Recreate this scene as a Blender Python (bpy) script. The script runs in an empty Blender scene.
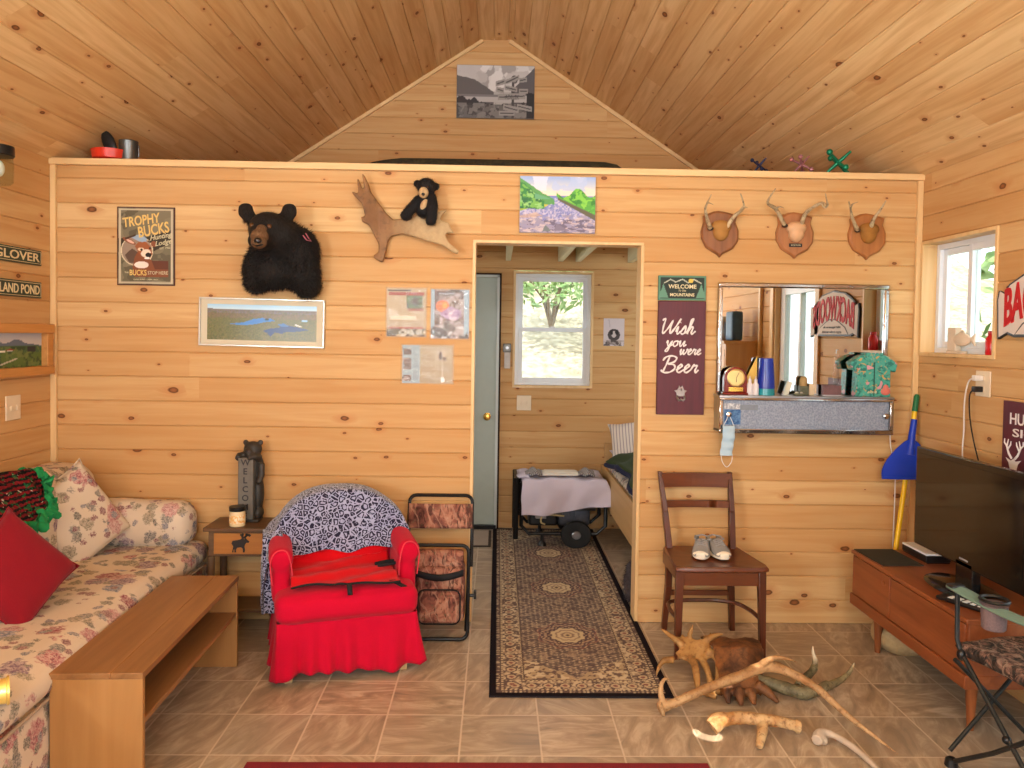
import bpy, bmesh, math, random
import numpy as np
from mathutils import Vector, Matrix, noise as mnoise
random.seed(7); rng = np.random.default_rng(7)
SC = bpy.context.scene; COL = SC.collection
PI = math.pi
def R(d): return math.radians(d)

# ------------------------------------------------------------------ camera
cd = bpy.data.cameras.new('camera'); cam = bpy.data.objects.new('camera', cd); COL.objects.link(cam)
_yaw, _pit, _rol = 0.0206, -0.0285, 0.0145
fw = Vector((math.sin(_yaw)*math.cos(_pit), math.cos(_yaw)*math.cos(_pit), math.sin(_pit)))
rt = Vector((math.cos(_yaw), -math.sin(_yaw), 0)); up = rt.cross(fw)
r2 = rt*math.cos(_rol)+up*math.sin(_rol); u2 = -rt*math.sin(_rol)+up*math.cos(_rol)
cam.matrix_world = Matrix(((r2.x,u2.x,-fw.x,2.3536),(r2.y,u2.y,-fw.y,-4.1424),(r2.z,u2.z,-fw.z,1.5494),(0,0,0,1)))
cd.sensor_width = 36; cd.lens = 774.67/1024*36
cd.shift_x = -1.28/1024; cd.shift_y = -27.13/1024
cd.clip_start = .05; SC.camera = cam
# ------------------------------------------------------------------ world, lamps, exposure
wd = bpy.data.worlds.new('sky'); SC.world = wd; wd.use_nodes = True
_b = wd.node_tree.nodes['Background']; _b.inputs[0].default_value = (.86,.93,1,1); _b.inputs[1].default_value = 3.2
def area(name, loc, size, aim, power, col=(1,1,1), spread=180):
    l = bpy.data.lights.new(name,'AREA'); l.shape = 'RECTANGLE'; l.size, l.size_y = size; l.energy = power; l.color = col
    l.spread = R(spread)
    o = bpy.data.objects.new(name,l); COL.objects.link(o); o.location = loc
    o.rotation_euler = Vector(aim).to_track_quat('-Z','Y').to_euler(); return o
def spot(name, loc, target, ang, power, col=(1,.93,.8), blend=.1, r=.01):
    l = bpy.data.lights.new(name,'SPOT'); l.energy = power; l.spot_size = R(ang); l.spot_blend = blend; l.shadow_soft_size = r; l.color = col
    o = bpy.data.objects.new(name,l); COL.objects.link(o); o.location = loc
    o.rotation_euler = (Vector(target)-Vector(loc)).to_track_quat('-Z','Y').to_euler(); return o
area('daylight_rear_windows', (2.1,-6.9,1.55), (2.9,1.7), (0,1,.6), 72, (.95,1,1.05))
area('bedroom_fill', (4.58,1.1,1.5), (.8,1.0), (-1,0,-.1), 13, (.95,1,1.04))  # added fill lamp out of view, brightens the bed and back room
area('side_room_fill', (.05,1.1,1.5), (.8,1.0), (1,0,-.1), 15, (.95,1,1.04))  # added fill lamp out of view, brightens the back room from the left
area('left_up_fill', (.06,-4.6,1.5), (1.5,1.1), (1,.3,.95), 215, (.95,1,1.04))  # added fill lamp aimed up, lifts the ceiling and right wall
area('right_up_fill', (4.56,-5.3,1.5), (1.5,1.1), (-1,.35,.95), 120, (.95,1,1.04))  # added fill lamp aimed up, lifts the ceiling and left wall
for _n,_l,_s_,_a in (('door_portal',(4.76,-1.78,1.1),(.8,2.0),(-1,0,0)),('side_window_portal',(4.76,-.34,1.775),(.58,.56),(-1,0,0)),('back_window_portal',(2.795,2.12,1.594),(.58,.87),(0,-1,0))):
    area(_n,_l,_s_,_a,1).data.cycles.is_portal = True
area('rear_ceiling_fill', (2.31,-6.9,3.05), (1.5,.6), (0,1,.9), 130, (.95,1,1.04))  # added fill lamp high at the rear, brightens the ceiling
_s = bpy.data.lights.new('sun','SUN'); _s.energy = 4.5; _s.angle = R(.6); _s.color = (1,.94,.84)
_so = bpy.data.objects.new('sun',_s); COL.objects.link(_so); _so.rotation_euler = Vector((.25,.55,-.75)).to_track_quat('-Z','Y').to_euler()
spot('sun_shaft', (4.45,-2.1,1.9), (3.195,-1.178,0), 2.3, 800, r=.004, blend=.3)
spot('sun_shaft_antler', (4.45,-2.0,1.9), (3.45,-1.0,.215), 1.5, 600, r=.004, blend=.3)
vs = SC.view_settings; vs.view_transform = 'Standard'; vs.look = 'None'; vs.exposure = 0.0; vs.gamma = 1; vs.use_curve_mapping = False
SC.cycles.use_denoising = True; SC.cycles.max_bounces = 8; SC.cycles.diffuse_bounces = 5; SC.cycles.sample_clamp_indirect = 6
SC.cycles.caustics_reflective = False; SC.cycles.caustics_refractive = False

# ------------------------------------------------------------------ colour + materials
def s2l(v): v = v/255; return v/12.92 if v <= .04045 else ((v+.055)/1.055)**2.4
def c(r,g,b): return (s2l(r),s2l(g),s2l(b),1)
class Mat:
    def __init__(s, name, col=(.8,.8,.8,1), rough=.6, metal=0, spec=.4):
        s.m = bpy.data.materials.new(name); s.m.use_nodes = True; s.nt = s.m.node_tree; s.p = s.nt.nodes['Principled BSDF']
        s.set('Base Color',col); s.set('Roughness',rough); s.set('Metallic',metal); s.set('Specular IOR Level',spec)
    def n(s, t, **k):
        x = s.nt.nodes.new(t)
        for a,b in k.items(): setattr(x,a,b)
        return x
    def inp(s, sock, v):
        if isinstance(v, bpy.types.NodeSocket): s.nt.links.new(v, sock)
        elif isinstance(v,(int,float)) and sock.type == 'VECTOR': sock.default_value = (v,v,v)
        else: sock.default_value = v
    def set(s, n, v): s.inp(s.p.inputs[n], v); return s
    def co(s, k='Object'): return s.n('ShaderNodeTexCoord').outputs[k]
    def geo(s): return s.n('ShaderNodeNewGeometry').outputs['Position']
    def attr(s, name='Col'): return s.n('ShaderNodeAttribute', attribute_name=name).outputs['Color']
    def map(s, v, sc=(1,1,1), loc=(0,0,0), rot=(0,0,0)):
        x = s.n('ShaderNodeMapping'); s.inp(x.inputs[0],v); x.inputs[1].default_value = loc; x.inputs[2].default_value = rot; x.inputs[3].default_value = sc
        return x.outputs[0]
    def noise(s, v, sc=5, det=3, ro=.5, dist=0, out=0):
        x = s.n('ShaderNodeTexNoise'); s.inp(x.inputs['Vector'],v); x.inputs['Scale'].default_value = sc; x.inputs['Detail'].default_value = det
        x.inputs['Roughness'].default_value = ro; x.inputs['Distortion'].default_value = dist; return x.outputs[out]
    def vor(s, v, sc=5, out='Distance', feat='F1', rnd=1, dim='3D'):
        x = s.n('ShaderNodeTexVoronoi', feature=feat, voronoi_dimensions=dim); s.inp(x.inputs['Vector'],v); x.inputs['Scale'].default_value = sc
        x.inputs['Randomness'].default_value = rnd; return x.outputs[out]
    def wave(s, v, sc=5, dist=2, det=2, dsc=1, typ='BANDS', dr='X'):
        x = s.n('ShaderNodeTexWave', wave_type=typ)
        if typ == 'BANDS': x.bands_direction = dr
        else: x.rings_direction = dr
        s.inp(x.inputs['Vector'],v); x.inputs['Scale'].default_value = sc; x.inputs['Distortion'].default_value = dist
        x.inputs['Detail'].default_value = det; x.inputs['Detail Scale'].default_value = dsc; return x.outputs['Fac']
    def ma(s, op, a, b=0, cl=False):
        x = s.n('ShaderNodeMath', operation=op); x.use_clamp = cl; s.inp(x.inputs[0],a); s.inp(x.inputs[1],b); return x.outputs[0]
    def ramp(s, f, stops, interp='LINEAR'):
        x = s.n('ShaderNodeValToRGB'); s.inp(x.inputs[0],f); r = x.color_ramp; r.interpolation = interp
        while len(r.elements) < len(stops): r.elements.new(.5)
        for e,(p,cc) in zip(r.elements,stops):
            e.position = p; e.color = cc if isinstance(cc,tuple) else (cc,cc,cc,1)
        return x.outputs[0]
    def mix(s, f, a, b, bt='MIX'):
        x = s.n('ShaderNodeMix', data_type='RGBA', blend_type=bt); s.inp(x.inputs[0],f); s.inp(x.inputs[6],a); s.inp(x.inputs[7],b); return x.outputs[2]
    def sep(s, v):
        x = s.n('ShaderNodeSeparateXYZ'); s.inp(x.inputs[0],v); return x.outputs
    def comb(s, x=0, y=0, z=0):
        n = s.n('ShaderNodeCombineXYZ'); s.inp(n.inputs[0],x); s.inp(n.inputs[1],y); s.inp(n.inputs[2],z); return n.outputs[0]
    def white(s, v, out='Value'):
        x = s.n('ShaderNodeTexWhiteNoise', noise_dimensions='3D'); s.inp(x.inputs[0],v); return x.outputs[out]
    def bump(s, h, st=.3, d=.01):
        x = s.n('ShaderNodeBump'); x.inputs['Strength'].default_value = st; x.inputs['Distance'].default_value = d; s.inp(x.inputs['Height'],h)
        s.set('Normal', x.outputs[0]); return s
BW = .13                                                    # board width of the pine panelling
def pine(name, c1, c2, c3, knot=1, rough=.6):
    M = Mat(name, rough=rough, spec=.2); u,v,_ = M.sep(M.co('UV'))
    bi = M.ma('FLOOR', M.ma('DIVIDE', v, BW)); r0 = M.white(M.comb(bi,3.7,.1))
    sg = M.ma('FLOOR', M.ma('DIVIDE', M.ma('ADD', u, M.ma('MULTIPLY', r0, 9.0)), 3.1))
    rc = M.white(M.comb(bi,sg,1.3)); rc2 = M.white(M.comb(bi,sg,7.3))
    # knots: one candidate per cell, elliptical, in the board's own random set
    kv = M.comb(M.ma('ADD', M.ma('DIVIDE',u,.19), M.ma('MULTIPLY',rc,37.0)), M.ma('ADD', M.ma('DIVIDE',v,.105), M.ma('MULTIPLY',rc,11.0)), 0)
    vd = M.n('ShaderNodeTexVoronoi', voronoi_dimensions='2D'); M.inp(vd.inputs['Vector'],kv); vd.inputs['Scale'].default_value = 1
    d = vd.outputs['Distance']; kr,kg,_b = M.sep(vd.outputs['Color'])
    on = M.ma('GREATER_THAN', kr, 1-.30*knot)
    d = M.ma('ADD', d, M.ma('MULTIPLY', M.ma('SUBTRACT', M.noise(M.comb(u,v,rc),26,2),.5), .08))
    size = M.ma('ADD', .032, M.ma('MULTIPLY', M.ma('POWER',kg,3.0), .135))
    q = M.ma('DIVIDE', d, size)
    core = M.ma('MULTIPLY', on, M.ramp(q, [(.75,1.0),(1.08,0.0)]))
    halo = M.ma('MULTIPLY', on, M.ramp(M.ma('MULTIPLY',q,.33), [(.2,1.0),(1.0,0.0)]))
    # grain
    gv = M.comb(M.ma('MULTIPLY',u,.9), M.ma('ADD', M.ma('MULTIPLY',v,15.0), M.ma('MULTIPLY',halo,.5)), M.ma('MULTIPLY',rc,40.0))
    g = M.noise(gv, 1.6, 4, .55, .6); g2 = M.noise(M.comb(M.ma('MULTIPLY',u,3.0), M.ma('MULTIPLY',v,120.0), rc), 1, 2)
    base = M.mix(M.ramp(rc,[(0.0,0.0),(1.0,1.0)]), c1, c2); base = M.mix(M.ma('MULTIPLY',rc2,.6), base, c3)
    base = M.mix(M.ramp(g,[(.40,0.0),(.66,.5)]), base, c(184,130,72)); base = M.mix(M.ma('MULTIPLY',g2,.2), base, c(176,124,72))
    base = M.mix(M.ma('MULTIPLY',halo,.42), base, c(176,98,44)); base = M.mix(M.ma('MULTIPLY',core,.92), base, M.mix(M.ramp(q,[(.25,0.0),(.8,1.0)]), c(140,82,42), c(66,34,15)))
    M.set('Base Color', base); return M.m
def wood(name, c1, c2, sc=1, rough=.45, axis=0, spec=.4, knots=False):
    M = Mat(name, rough=rough, spec=spec); v = M.co(); s = [22,22,22]; s[axis] = 1.6
    g = M.noise(M.map(v,tuple(x*sc for x in s)), 1.3, 5, .6, .8); f = M.noise(M.map(v,tuple(x*sc*5 for x in s)), 1.3, 2)
    b = M.mix(M.ramp(g,[(.3,0.0),(.72,1.0)]), c1, c2); b = M.mix(M.ma('MULTIPLY',f,.25), b, c2)
    if knots:
        k = M.vor(M.map(v,(4,4,4)), 1.0); b = M.mix(M.ramp(k,[(.06,.85),(.13,0.0)]), b, c(70,38,18))
    M.set('Base Color', b); M.bump(g,.12,.004); return M.m
def plain(name, col, rough=.6, metal=0, spec=.4, var=.12, sc=20, bump=0):
    M = Mat(name, col, rough, metal, spec)
    v = M.noise(M.co(), sc, 3); dk = tuple(x*(1-var*2) for x in col[:3])+(1,)
    M.set('Base Color', M.mix(v, tuple(min(1,x*(1+var)) for x in col[:3])+(1,), dk))
    if bump: M.bump(v,bump,.004)
    return M.m
def emit(name, col, st):
    M = Mat(name, col); M.set('Emission Color',col); M.set('Emission Strength',st); return M.m
def cloth(name, col, sc=320, var=.18, rough=.95, fuzz=.3):
    M = Mat(name, col, rough, spec=.15); v = M.co(); w = M.noise(v, sc, 2); l = M.noise(v, 7, 3)
    dk = tuple(x*(1-var*2) for x in col[:3])+(1,); lt = tuple(min(1,x*(1+var)) for x in col[:3])+(1,)
    M.set('Base Color', M.mix(M.ma('ADD',M.ma('MULTIPLY',w,.5),M.ma('MULTIPLY',l,.5)), lt, dk)); M.bump(w,.35,.003)
    M.set('Sheen Weight', fuzz*.15); return M.m
def painted(name, rough=.5, spec=.35):
    M = Mat(name, rough=rough, spec=spec); M.set('Base Color', M.attr()); return M.m
def glass(name, tint=(.93,.97,.96,1), refl=.08):
    M = Mat(name); nt = M.nt; nt.nodes.remove(M.p); out = nt.nodes['Material Output']
    t = M.n('ShaderNodeBsdfTransparent'); t.inputs[0].default_value = tint; g = M.n('ShaderNodeBsdfGlossy'); g.inputs['Roughness'].default_value = .03
    f = M.n('ShaderNodeLayerWeight'); x = M.n('ShaderNodeMixShader')
    nt.links.new(M.ma('ADD',.008,M.ma('MULTIPLY',M.ma('POWER',f.outputs['Facing'],5.0),.55)),x.inputs[0]); nt.links.new(t.outputs[0],x.inputs[1]); nt.links.new(g.outputs[0],x.inputs[2]); nt.links.new(x.outputs[0],out.inputs[0]); return M.m

PINE = pine('pine_boards', c(216,181,129), c(203,161,109), c(186,138,84))
PINE_C = pine('pine_ceiling_boards', c(238,208,154), c(226,190,136), c(206,162,106), .9)
PINE_T = wood('pine_trim', c(228,194,142), c(208,168,114), .6, axis=2, rough=.45)
PINE_TX = wood('pine_trim_across', c(228,194,142), c(208,168,114), .6, axis=0, rough=.45)
PINE_TY = wood('pine_trim_along', c(228,194,142), c(208,168,114), .6, axis=1, rough=.45)
WHITE = plain('white_vinyl', c(232,234,232), .35, var=.03); BLACK = plain('black_plastic', c(22,21,22), .35, var=.1)
STEEL = plain('brushed_steel', c(176,176,178), .28, 1, var=.06); CHROME = plain('chrome', c(225,225,228), .08, 1, var=.02, sc=4)
BRASS = plain('brass', c(214,170,84), .22, 1, var=.05); GLASS = glass('window_glass'); BLKMET = plain('black_tube_metal', c(20,19,20), .38, .3, var=.1)
PAINT = painted('printed_picture', .55); PAINT_G = painted('glossy_print', .28)
CREAM = plain('cream_plastic', c(226,206,176), .4, var=.04)

# ------------------------------------------------------------------ mesh builder
class MB:
    def __init__(s): s.v=[]; s.f=[]; s.mi=[]; s.m=0; s.uv={}; s.T=None
    def add(s, vs, fs):
        o = len(s.v)
        for p in vs:
            p = Vector(p); s.v.append(s.T @ p if s.T else p)
        for f in fs: s.f.append([i+o for i in f]); s.mi.append(s.m)
        return o
    def box(s, x0,x1,y0,y1,z0,z1):
        s.add([(x0,y0,z0),(x1,y0,z0),(x1,y1,z0),(x0,y1,z0),(x0,y0,z1),(x1,y0,z1),(x1,y1,z1),(x0,y1,z1)],
              [(0,3,2,1),(4,5,6,7),(0,1,5,4),(1,2,6,5),(2,3,7,6),(3,0,4,7)]); return s
    def hexa(s, b, t):                                     # bottom and top quads
        s.add(list(b)+list(t), [(0,3,2,1),(4,5,6,7),(0,1,5,4),(1,2,6,5),(2,3,7,6),(3,0,4,7)]); return s
    def tube(s, pts, r, n=10, closed=False, flat=None, cap=True):
        P = [Vector(p) for p in pts]; k = len(P); rr = r if hasattr(r,'__len__') else [r]*k
        vs=[]; prev=None
        for i,p in enumerate(P):
            if closed: t = P[(i+1)%k]-P[i-1]
            else: t = P[min(i+1,k-1)]-P[max(i-1,0)]
            if t.length < 1e-9: t = Vector((0,0,1))
            t.normalize()
            if prev is None:
                a = Vector((0,0,1)) if abs(t.z)<.9 else Vector((1,0,0)); nx = t.cross(a).normalized()
            else: nx = (prev - t*prev.dot(t)).normalized()
            prev = nx; ny = t.cross(nx)
            for j in range(n):
                a = 2*PI*j/n; fx = 1 if flat is None else flat
                vs.append(p+nx*math.cos(a)*rr[i]+ny*math.sin(a)*rr[i]*fx)
        fs=[]
        for i in range(k if closed else k-1):
            i2=(i+1)%k
            for j in range(n): fs.append((i*n+j,i*n+(j+1)%n,i2*n+(j+1)%n,i2*n+j))
        if not closed and cap: fs += [tuple(range(n-1,-1,-1)), tuple((k-1)*n+j for j in range(n))]
        s.add(vs,fs); return s
    def lathe(s, prof, n=24, org=(0,0,0), ax='z'):
        vs=[]; fs=[]; k=len(prof)
        for r_,z_ in prof:
            for j in range(n):
                a=2*PI*j/n; x,y=r_*math.cos(a),r_*math.sin(a)
                q={'z':(x,y,z_),'y':(x,z_,y),'x':(z_,x,y)}[ax]; vs.append((q[0]+org[0],q[1]+org[1],q[2]+org[2]))
        for i in range(k-1):
            for j in range(n): 
                f=(i*n+j,i*n+(j+1)%n,(i+1)*n+(j+1)%n,(i+1)*n+j); fs.append(f if ax!='y' else f[::-1])
        fs += [tuple(range(n-1,-1,-1)),tuple((k-1)*n+j for j in range(n))] if ax!='y' else [tuple(range(n)),tuple((k-1)*n+j for j in range(n-1,-1,-1))]
        s.add(vs,fs); return s
    def ball(s, c0, r, n=16, m=10, rot=None):
        r = r if hasattr(r,'__len__') else (r,r,r); vs=[]; fs=[]
        for i in range(m+1):
            th=PI*i/m
            for j in range(n):
                a=2*PI*j/n; q=Vector((r[0]*math.sin(th)*math.cos(a), r[1]*math.sin(th)*math.sin(a), r[2]*math.cos(th)))
                if rot: q = rot @ q
                vs.append(q+Vector(c0))
        for i in range(m):
            for j in range(n): fs.append((i*n+j,(i+1)*n+j,(i+1)*n+(j+1)%n,i*n+(j+1)%n))
        s.add(vs,fs); return s
    def prism(s, poly, d0, d1, plane='xz'):                # outline extruded along the third axis
        k=len(poly); g={'xz':lambda a,b,d:(a,d,b),'xy':lambda a,b,d:(a,b,d),'yz':lambda a,b,d:(d,a,b)}[plane]
        vs=[g(a,b,d0) for a,b in poly]+[g(a,b,d1) for a,b in poly]
        fs=[tuple(range(k)),tuple(range(2*k-1,k-1,-1))]+[(i,i+k,(i+1)%k+k,(i+1)%k) for i in range(k)]
        s.add(vs,fs); return s
    def grid(s, fn, nu, nv, closeu=False):
        vs=[fn(i/(nu-(0 if closeu else 1)),j/(nv-1)) for j in range(nv) for i in range(nu)]
        fs=[]
        for j in range(nv-1):
            for i in range(nu if closeu else nu-1): fs.append((j*nu+i,j*nu+(i+1)%nu,(j+1)*nu+(i+1)%nu,(j+1)*nu+i))
        s.add(vs,fs); return s
    def rbox(s, x0,x1,y0,y1,z0,z1, r, n=10, puff=(0,0,0), wr=0, wf=6, seed=0):   # soft cushion block
        c0=Vector(((x0+x1)/2,(y0+y1)/2,(z0+z1)/2)); h=Vector(((x1-x0)/2,(y1-y0)/2,(z1-z0)/2)); key={}; vs=[]; fs=[]
        def pt(p):
            k=tuple(round(x,5) for x in p)
            if k in key: return key[k]
            q=Vector([p[i]*h[i] for i in range(3)]); inn=Vector([max(-(h[i]-r),min(h[i]-r,q[i])) for i in range(3)]); d=q-inn
            if d.length>1e-9: q=inn+d.normalized()*min(r,d.length) if d.length>r else inn+d*(r/max(abs(x) for x in d) if False else 1)
            for i in range(3):
                j,k2=(i+1)%3,(i+2)%3; q[i]+=p[i]*puff[i]*max(0,1-p[j]**2)*max(0,1-p[k2]**2)
            if wr:
                nn=mnoise.noise_vector((q+c0)*wf+Vector((seed,seed*2,0))); q+=nn*wr
            key[k]=len(vs); vs.append(q+c0); return key[k]
        for ax in range(3):
            for sg in (-1,1):
                for i in range(n):
                    for j in range(n):
                        def P(a,b):
                            e=[0,0,0]; e[ax]=sg; e[(ax+1)%3]=math.sin((-1+2*a/n)*PI/2); e[(ax+2)%3]=math.sin((-1+2*b/n)*PI/2); return pt(e)
                        f=(P(i,j),P(i+1,j),P(i+1,j+1),P(i,j+1)); fs.append(f if sg>0 else f[::-1])
        s.add(vs,fs); return s
    def mesh(s, off=(0,0,0)):
        me=bpy.data.meshes.new('m'); off=Vector(off); me.from_pydata([tuple(p-off) for p in s.v],[],s.f); me.update(); return me
    def build(s, name, mat, parent=None, off=(0,0,0), smooth=35, bevel=0, sub=0, thick=0, weld=False):
        return link(name, s.mesh(off), mat, parent, smooth, bevel, sub, thick, s.mi)
def link(name, me, mat, parent=None, smooth=35, bevel=0, sub=0, thick=0, mi=None):
    mats = mat if isinstance(mat,(list,tuple)) else [mat]
    for m in mats: me.materials.append(m)
    if mi and len(mats)>1: me.polygons.foreach_set('material_index', mi)
    bm=bmesh.new(); bm.from_mesh(me); bmesh.ops.recalc_face_normals(bm, faces=bm.faces) if thick==0 else None; bm.to_mesh(me); bm.free()
    if smooth:
        me.polygons.foreach_set('use_smooth',[True]*len(me.polygons)); me.set_sharp_from_angle(angle=R(smooth))
    me.name=name; o=bpy.data.objects.new(name,me); COL.objects.link(o)
    if parent: o.parent=parent
    if thick: m=o.modifiers.new('thickness','SOLIDIFY'); m.thickness=thick; m.offset=0
    if bevel: m=o.modifiers.new('bevel','BEVEL'); m.width=bevel; m.segments=2; m.limit_method='ANGLE'; m.angle_limit=R(40)
    if sub: m=o.modifiers.new('sub','SUBSURF'); m.levels=sub; m.render_levels=sub
    return o
def thing(name, label, cat, loc=(0,0,0), rz=0, group=None):
    o=bpy.data.objects.new(name,None); o.empty_display_size=.05; COL.objects.link(o); o.location=loc; o.rotation_euler=(0,0,rz); return tag(o,label,cat,group)
def tag(o, label, cat, group=None):
    o['label']=label; o['category']=cat
    if group: o['group']=group
    return o
def struct(o): o['kind']='structure'; return o
def sroot(name, loc=(0,0,0), rz=0):
    o=bpy.data.objects.new(name,None); COL.objects.link(o); o.location=loc; o.rotation_euler=(0,0,rz); return struct(o)
def evalmesh(o):
    dg=bpy.context.evaluated_depsgraph_get(); me=bpy.data.meshes.new_from_object(o.evaluated_get(dg)); d=o.data
    bpy.data.objects.remove(o); bpy.data.meshes.remove(d) if isinstance(d,bpy.types.Mesh) else bpy.data.curves.remove(d); me.materials.clear(); return me
def blob(mb, vox=.01, it=4, fac=.5, off=(0,0,0)):          # one continuous surface from overlapping volumes
    o=bpy.data.objects.new('tmp',mb.mesh(off)); COL.objects.link(o)
    m=o.modifiers.new('r','REMESH'); m.mode='VOXEL'; m.voxel_size=vox
    m=o.modifiers.new('s','SMOOTH'); m.iterations=it; m.factor=fac; return evalmesh(o)
def cat(pts, n=6):                                         # Catmull-Rom through points of any dimension
    P=[np.array(p,float) for p in pts]; P=[2*P[0]-P[1]]+P+[2*P[-1]-P[-2]]; out=[]
    for i in range(1,len(P)-2):
        for k in range(n):
            t=k/n; a,b,c_,d=P[i-1:i+3]; out.append(.5*((2*b)+(-a+c_)*t+(2*a-5*b+4*c_-d)*t*t+(-a+3*b-3*c_+d)*t**3))
    out.append(P[-2]); return out
def taper(mb, pts, n=5, sides=10, wob=0, flat=None):         # pts: (x,y,z,r)
    q=cat(pts,n); mb.tube([p[:3] for p in q],[max(.0008,p[3]*(1+(random.uniform(-wob,wob) if wob else 0))) for p in q],sides,flat=flat); return mb
def text(body, mat, name, parent, x, z, w=None, h=None, y=-.004, shear=0, depth=.0015, bold=0, arc=None, rot=0, space=1, upright=False):
    cu=bpy.data.curves.new('t','FONT'); cu.body=body; cu.size=1; cu.shear=shear; cu.offset=bold; cu.space_character=space; cu.resolution_u=3
    o=bpy.data.objects.new('tmp',cu); COL.objects.link(o); me=evalmesh(o)
    co=np.array([v.co[:] for v in me.vertices]); lo=co.min(0); hi=co.max(0); sz=hi-lo
    sx=(w/sz[0]) if w else h/sz[1]; sy=(h/sz[1]) if h else sx
    X=(co[:,0]-(lo[0]+hi[0])/2)*sx; Z=(co[:,1]-(lo[1]+hi[1])/2)*sy
    if arc: Z=Z*(1+0*X)+arc*(1-(2*X/(sz[0]*sx))**2)
    ca,sa=math.cos(rot),math.sin(rot); X,Z=X*ca-Z*sa,X*sa+Z*ca
    fs=[list(p.vertices) for p in me.polygons]; bpy.data.meshes.remove(me); k=len(X)
    mb=MB(); mb.add([(x+X[i],y,z+Z[i]) for i in range(k)],fs)
    ob=link(name,mb.mesh(),mat,parent,smooth=0)
    m=ob.modifiers.new('depth','SOLIDIFY'); m.thickness=depth; m.offset=0
    return ob
# ------------------------------------------------------------------ small painter for printed pictures (colours in sRGB 0..1)
def lin(a): return np.where(a<=.04045,a/12.92,((a+.055)/1.055)**2.4)
def vnoise(X,Y,seed=0):
    g=np.random.default_rng(seed).random((64,64)); xi=np.floor(X).astype(int); yi=np.floor(Y).astype(int); fx=X-xi; fy=Y-yi
    fx=fx*fx*(3-2*fx); fy=fy*fy*(3-2*fy); a=g[yi%64,xi%64]; b=g[yi%64,(xi+1)%64]; c_=g[(yi+1)%64,xi%64]; d=g[(yi+1)%64,(xi+1)%64]
    return (a*(1-fx)+b*fx)*(1-fy)+(c_*(1-fx)+d*fx)*fy
def fbm(X,Y,seed=0,o=4): return sum(vnoise(X*2**i,Y*2**i,seed+i)/2**(i+1) for i in range(o))/(1-.5**o)
class Canvas:                                              # u right, v up, both 0..1
    def __init__(s,nx,ny,asp):
        s.nx,s.ny,s.asp=nx,ny,asp; u,v=np.meshgrid(np.linspace(0,1,nx),np.linspace(0,1,ny)); s.u,s.v=u,v; s.a=np.zeros((ny,nx,3))
    def col(s,cc): return np.array(cc)/255.
    def put(s,mask,cc,al=1):
        m=np.clip(mask.astype(float),0,1)[...,None]*al; cc=s.col(cc) if not isinstance(cc,np.ndarray) or cc.ndim==1 else cc
        s.a=s.a*(1-m)+cc*m
    def fill(s,cc): s.a[:]=s.col(cc)
    def grad(s,c0,c1,v0=0,v1=1,mask=None):
        t=np.clip((s.v-v0)/(v1-v0),0,1)[...,None]; g=s.col(c0)*(1-t)+s.col(c1)*t; s.put(np.ones_like(s.u) if mask is None else mask,g)
    def ell(s,u0,v0,a,b,cc,al=1,rot=0):
        x=(s.u-u0)*s.asp; y=s.v-v0; ca,sa=math.cos(rot),math.sin(rot); x,y=x*ca+y*sa,-x*sa+y*ca
        s.put(((x/(a*s.asp))**2+(y/b)**2)<1,cc,al)
    def rect(s,u0,u1,v0,v1,cc,al=1): s.put((s.u>=u0)&(s.u<=u1)&(s.v>=v0)&(s.v<=v1),cc,al)
    def poly(s,pts,cc,al=1): s.put(s.inside(pts),cc,al)
    def inside(s,pts):
        m=np.zeros(s.u.shape,bool); k=len(pts); j=k-1
        for i in range(k):
            (xi,yi),(xj,yj)=pts[i],pts[j]
            if yi!=yj: m^=((yi>s.v)!=(yj>s.v))&(s.u<(xj-xi)*(s.v-yi)/(yj-yi)+xi)
            j=i
        return m
    def below(s,f,cc,al=1,top=None):
        m=s.v<f(s.u)
        if top is not None: m&=s.v>top
        s.put(m,cc,al)
    def speck(s,mask,cols,sc,seed,th=.5,al=.8):
        for k,cc in enumerate(cols):
            n=fbm(s.u*s.asp*sc,s.v*sc,seed+k*7,3); s.put(mask&(n>th+.02*k),cc,al)
    def line(s,pts,w,cc,al=1):
        d=np.full(s.u.shape,9.)
        for (x0,y0),(x1,y1) in zip(pts,pts[1:]):
            px=(s.u-x0)*s.asp; py=s.v-y0; dx=(x1-x0)*s.asp; dy=y1-y0; L=dx*dx+dy*dy+1e-12; t=np.clip((px*dx+py*dy)/L,0,1)
            d=np.minimum(d,np.hypot(px-t*dx,py-t*dy))
        s.put(d<w,cc,al)
def picture(name,cv,x0,x1,z0,z1,parent,mat=None,y=-.003,plane='xz',depth=0):
    nx,ny=cv.nx,cv.ny; xs=np.linspace(x0,x1,nx); zs=np.linspace(z0,z1,ny)
    vs=[(x,y,z) if plane=='xz' else (x,z,y) for z in zs for x in xs]
    fs=[(j*nx+i,j*nx+i+1,(j+1)*nx+i+1,(j+1)*nx+i) for j in range(ny-1) for i in range(nx-1)]
    me=bpy.data.meshes.new(name); me.from_pydata(vs,[],fs); at=me.color_attributes.new('Col','FLOAT_COLOR','POINT')
    d=np.ones((ny*nx,4)); d[:,:3]=lin(np.clip(cv.a,0,1)).reshape(-1,3); at.data.foreach_set('color',d.ravel()); me.materials.append(mat or PAINT)
    o=bpy.data.objects.new(name,me); COL.objects.link(o); o.parent=parent; return o
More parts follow.
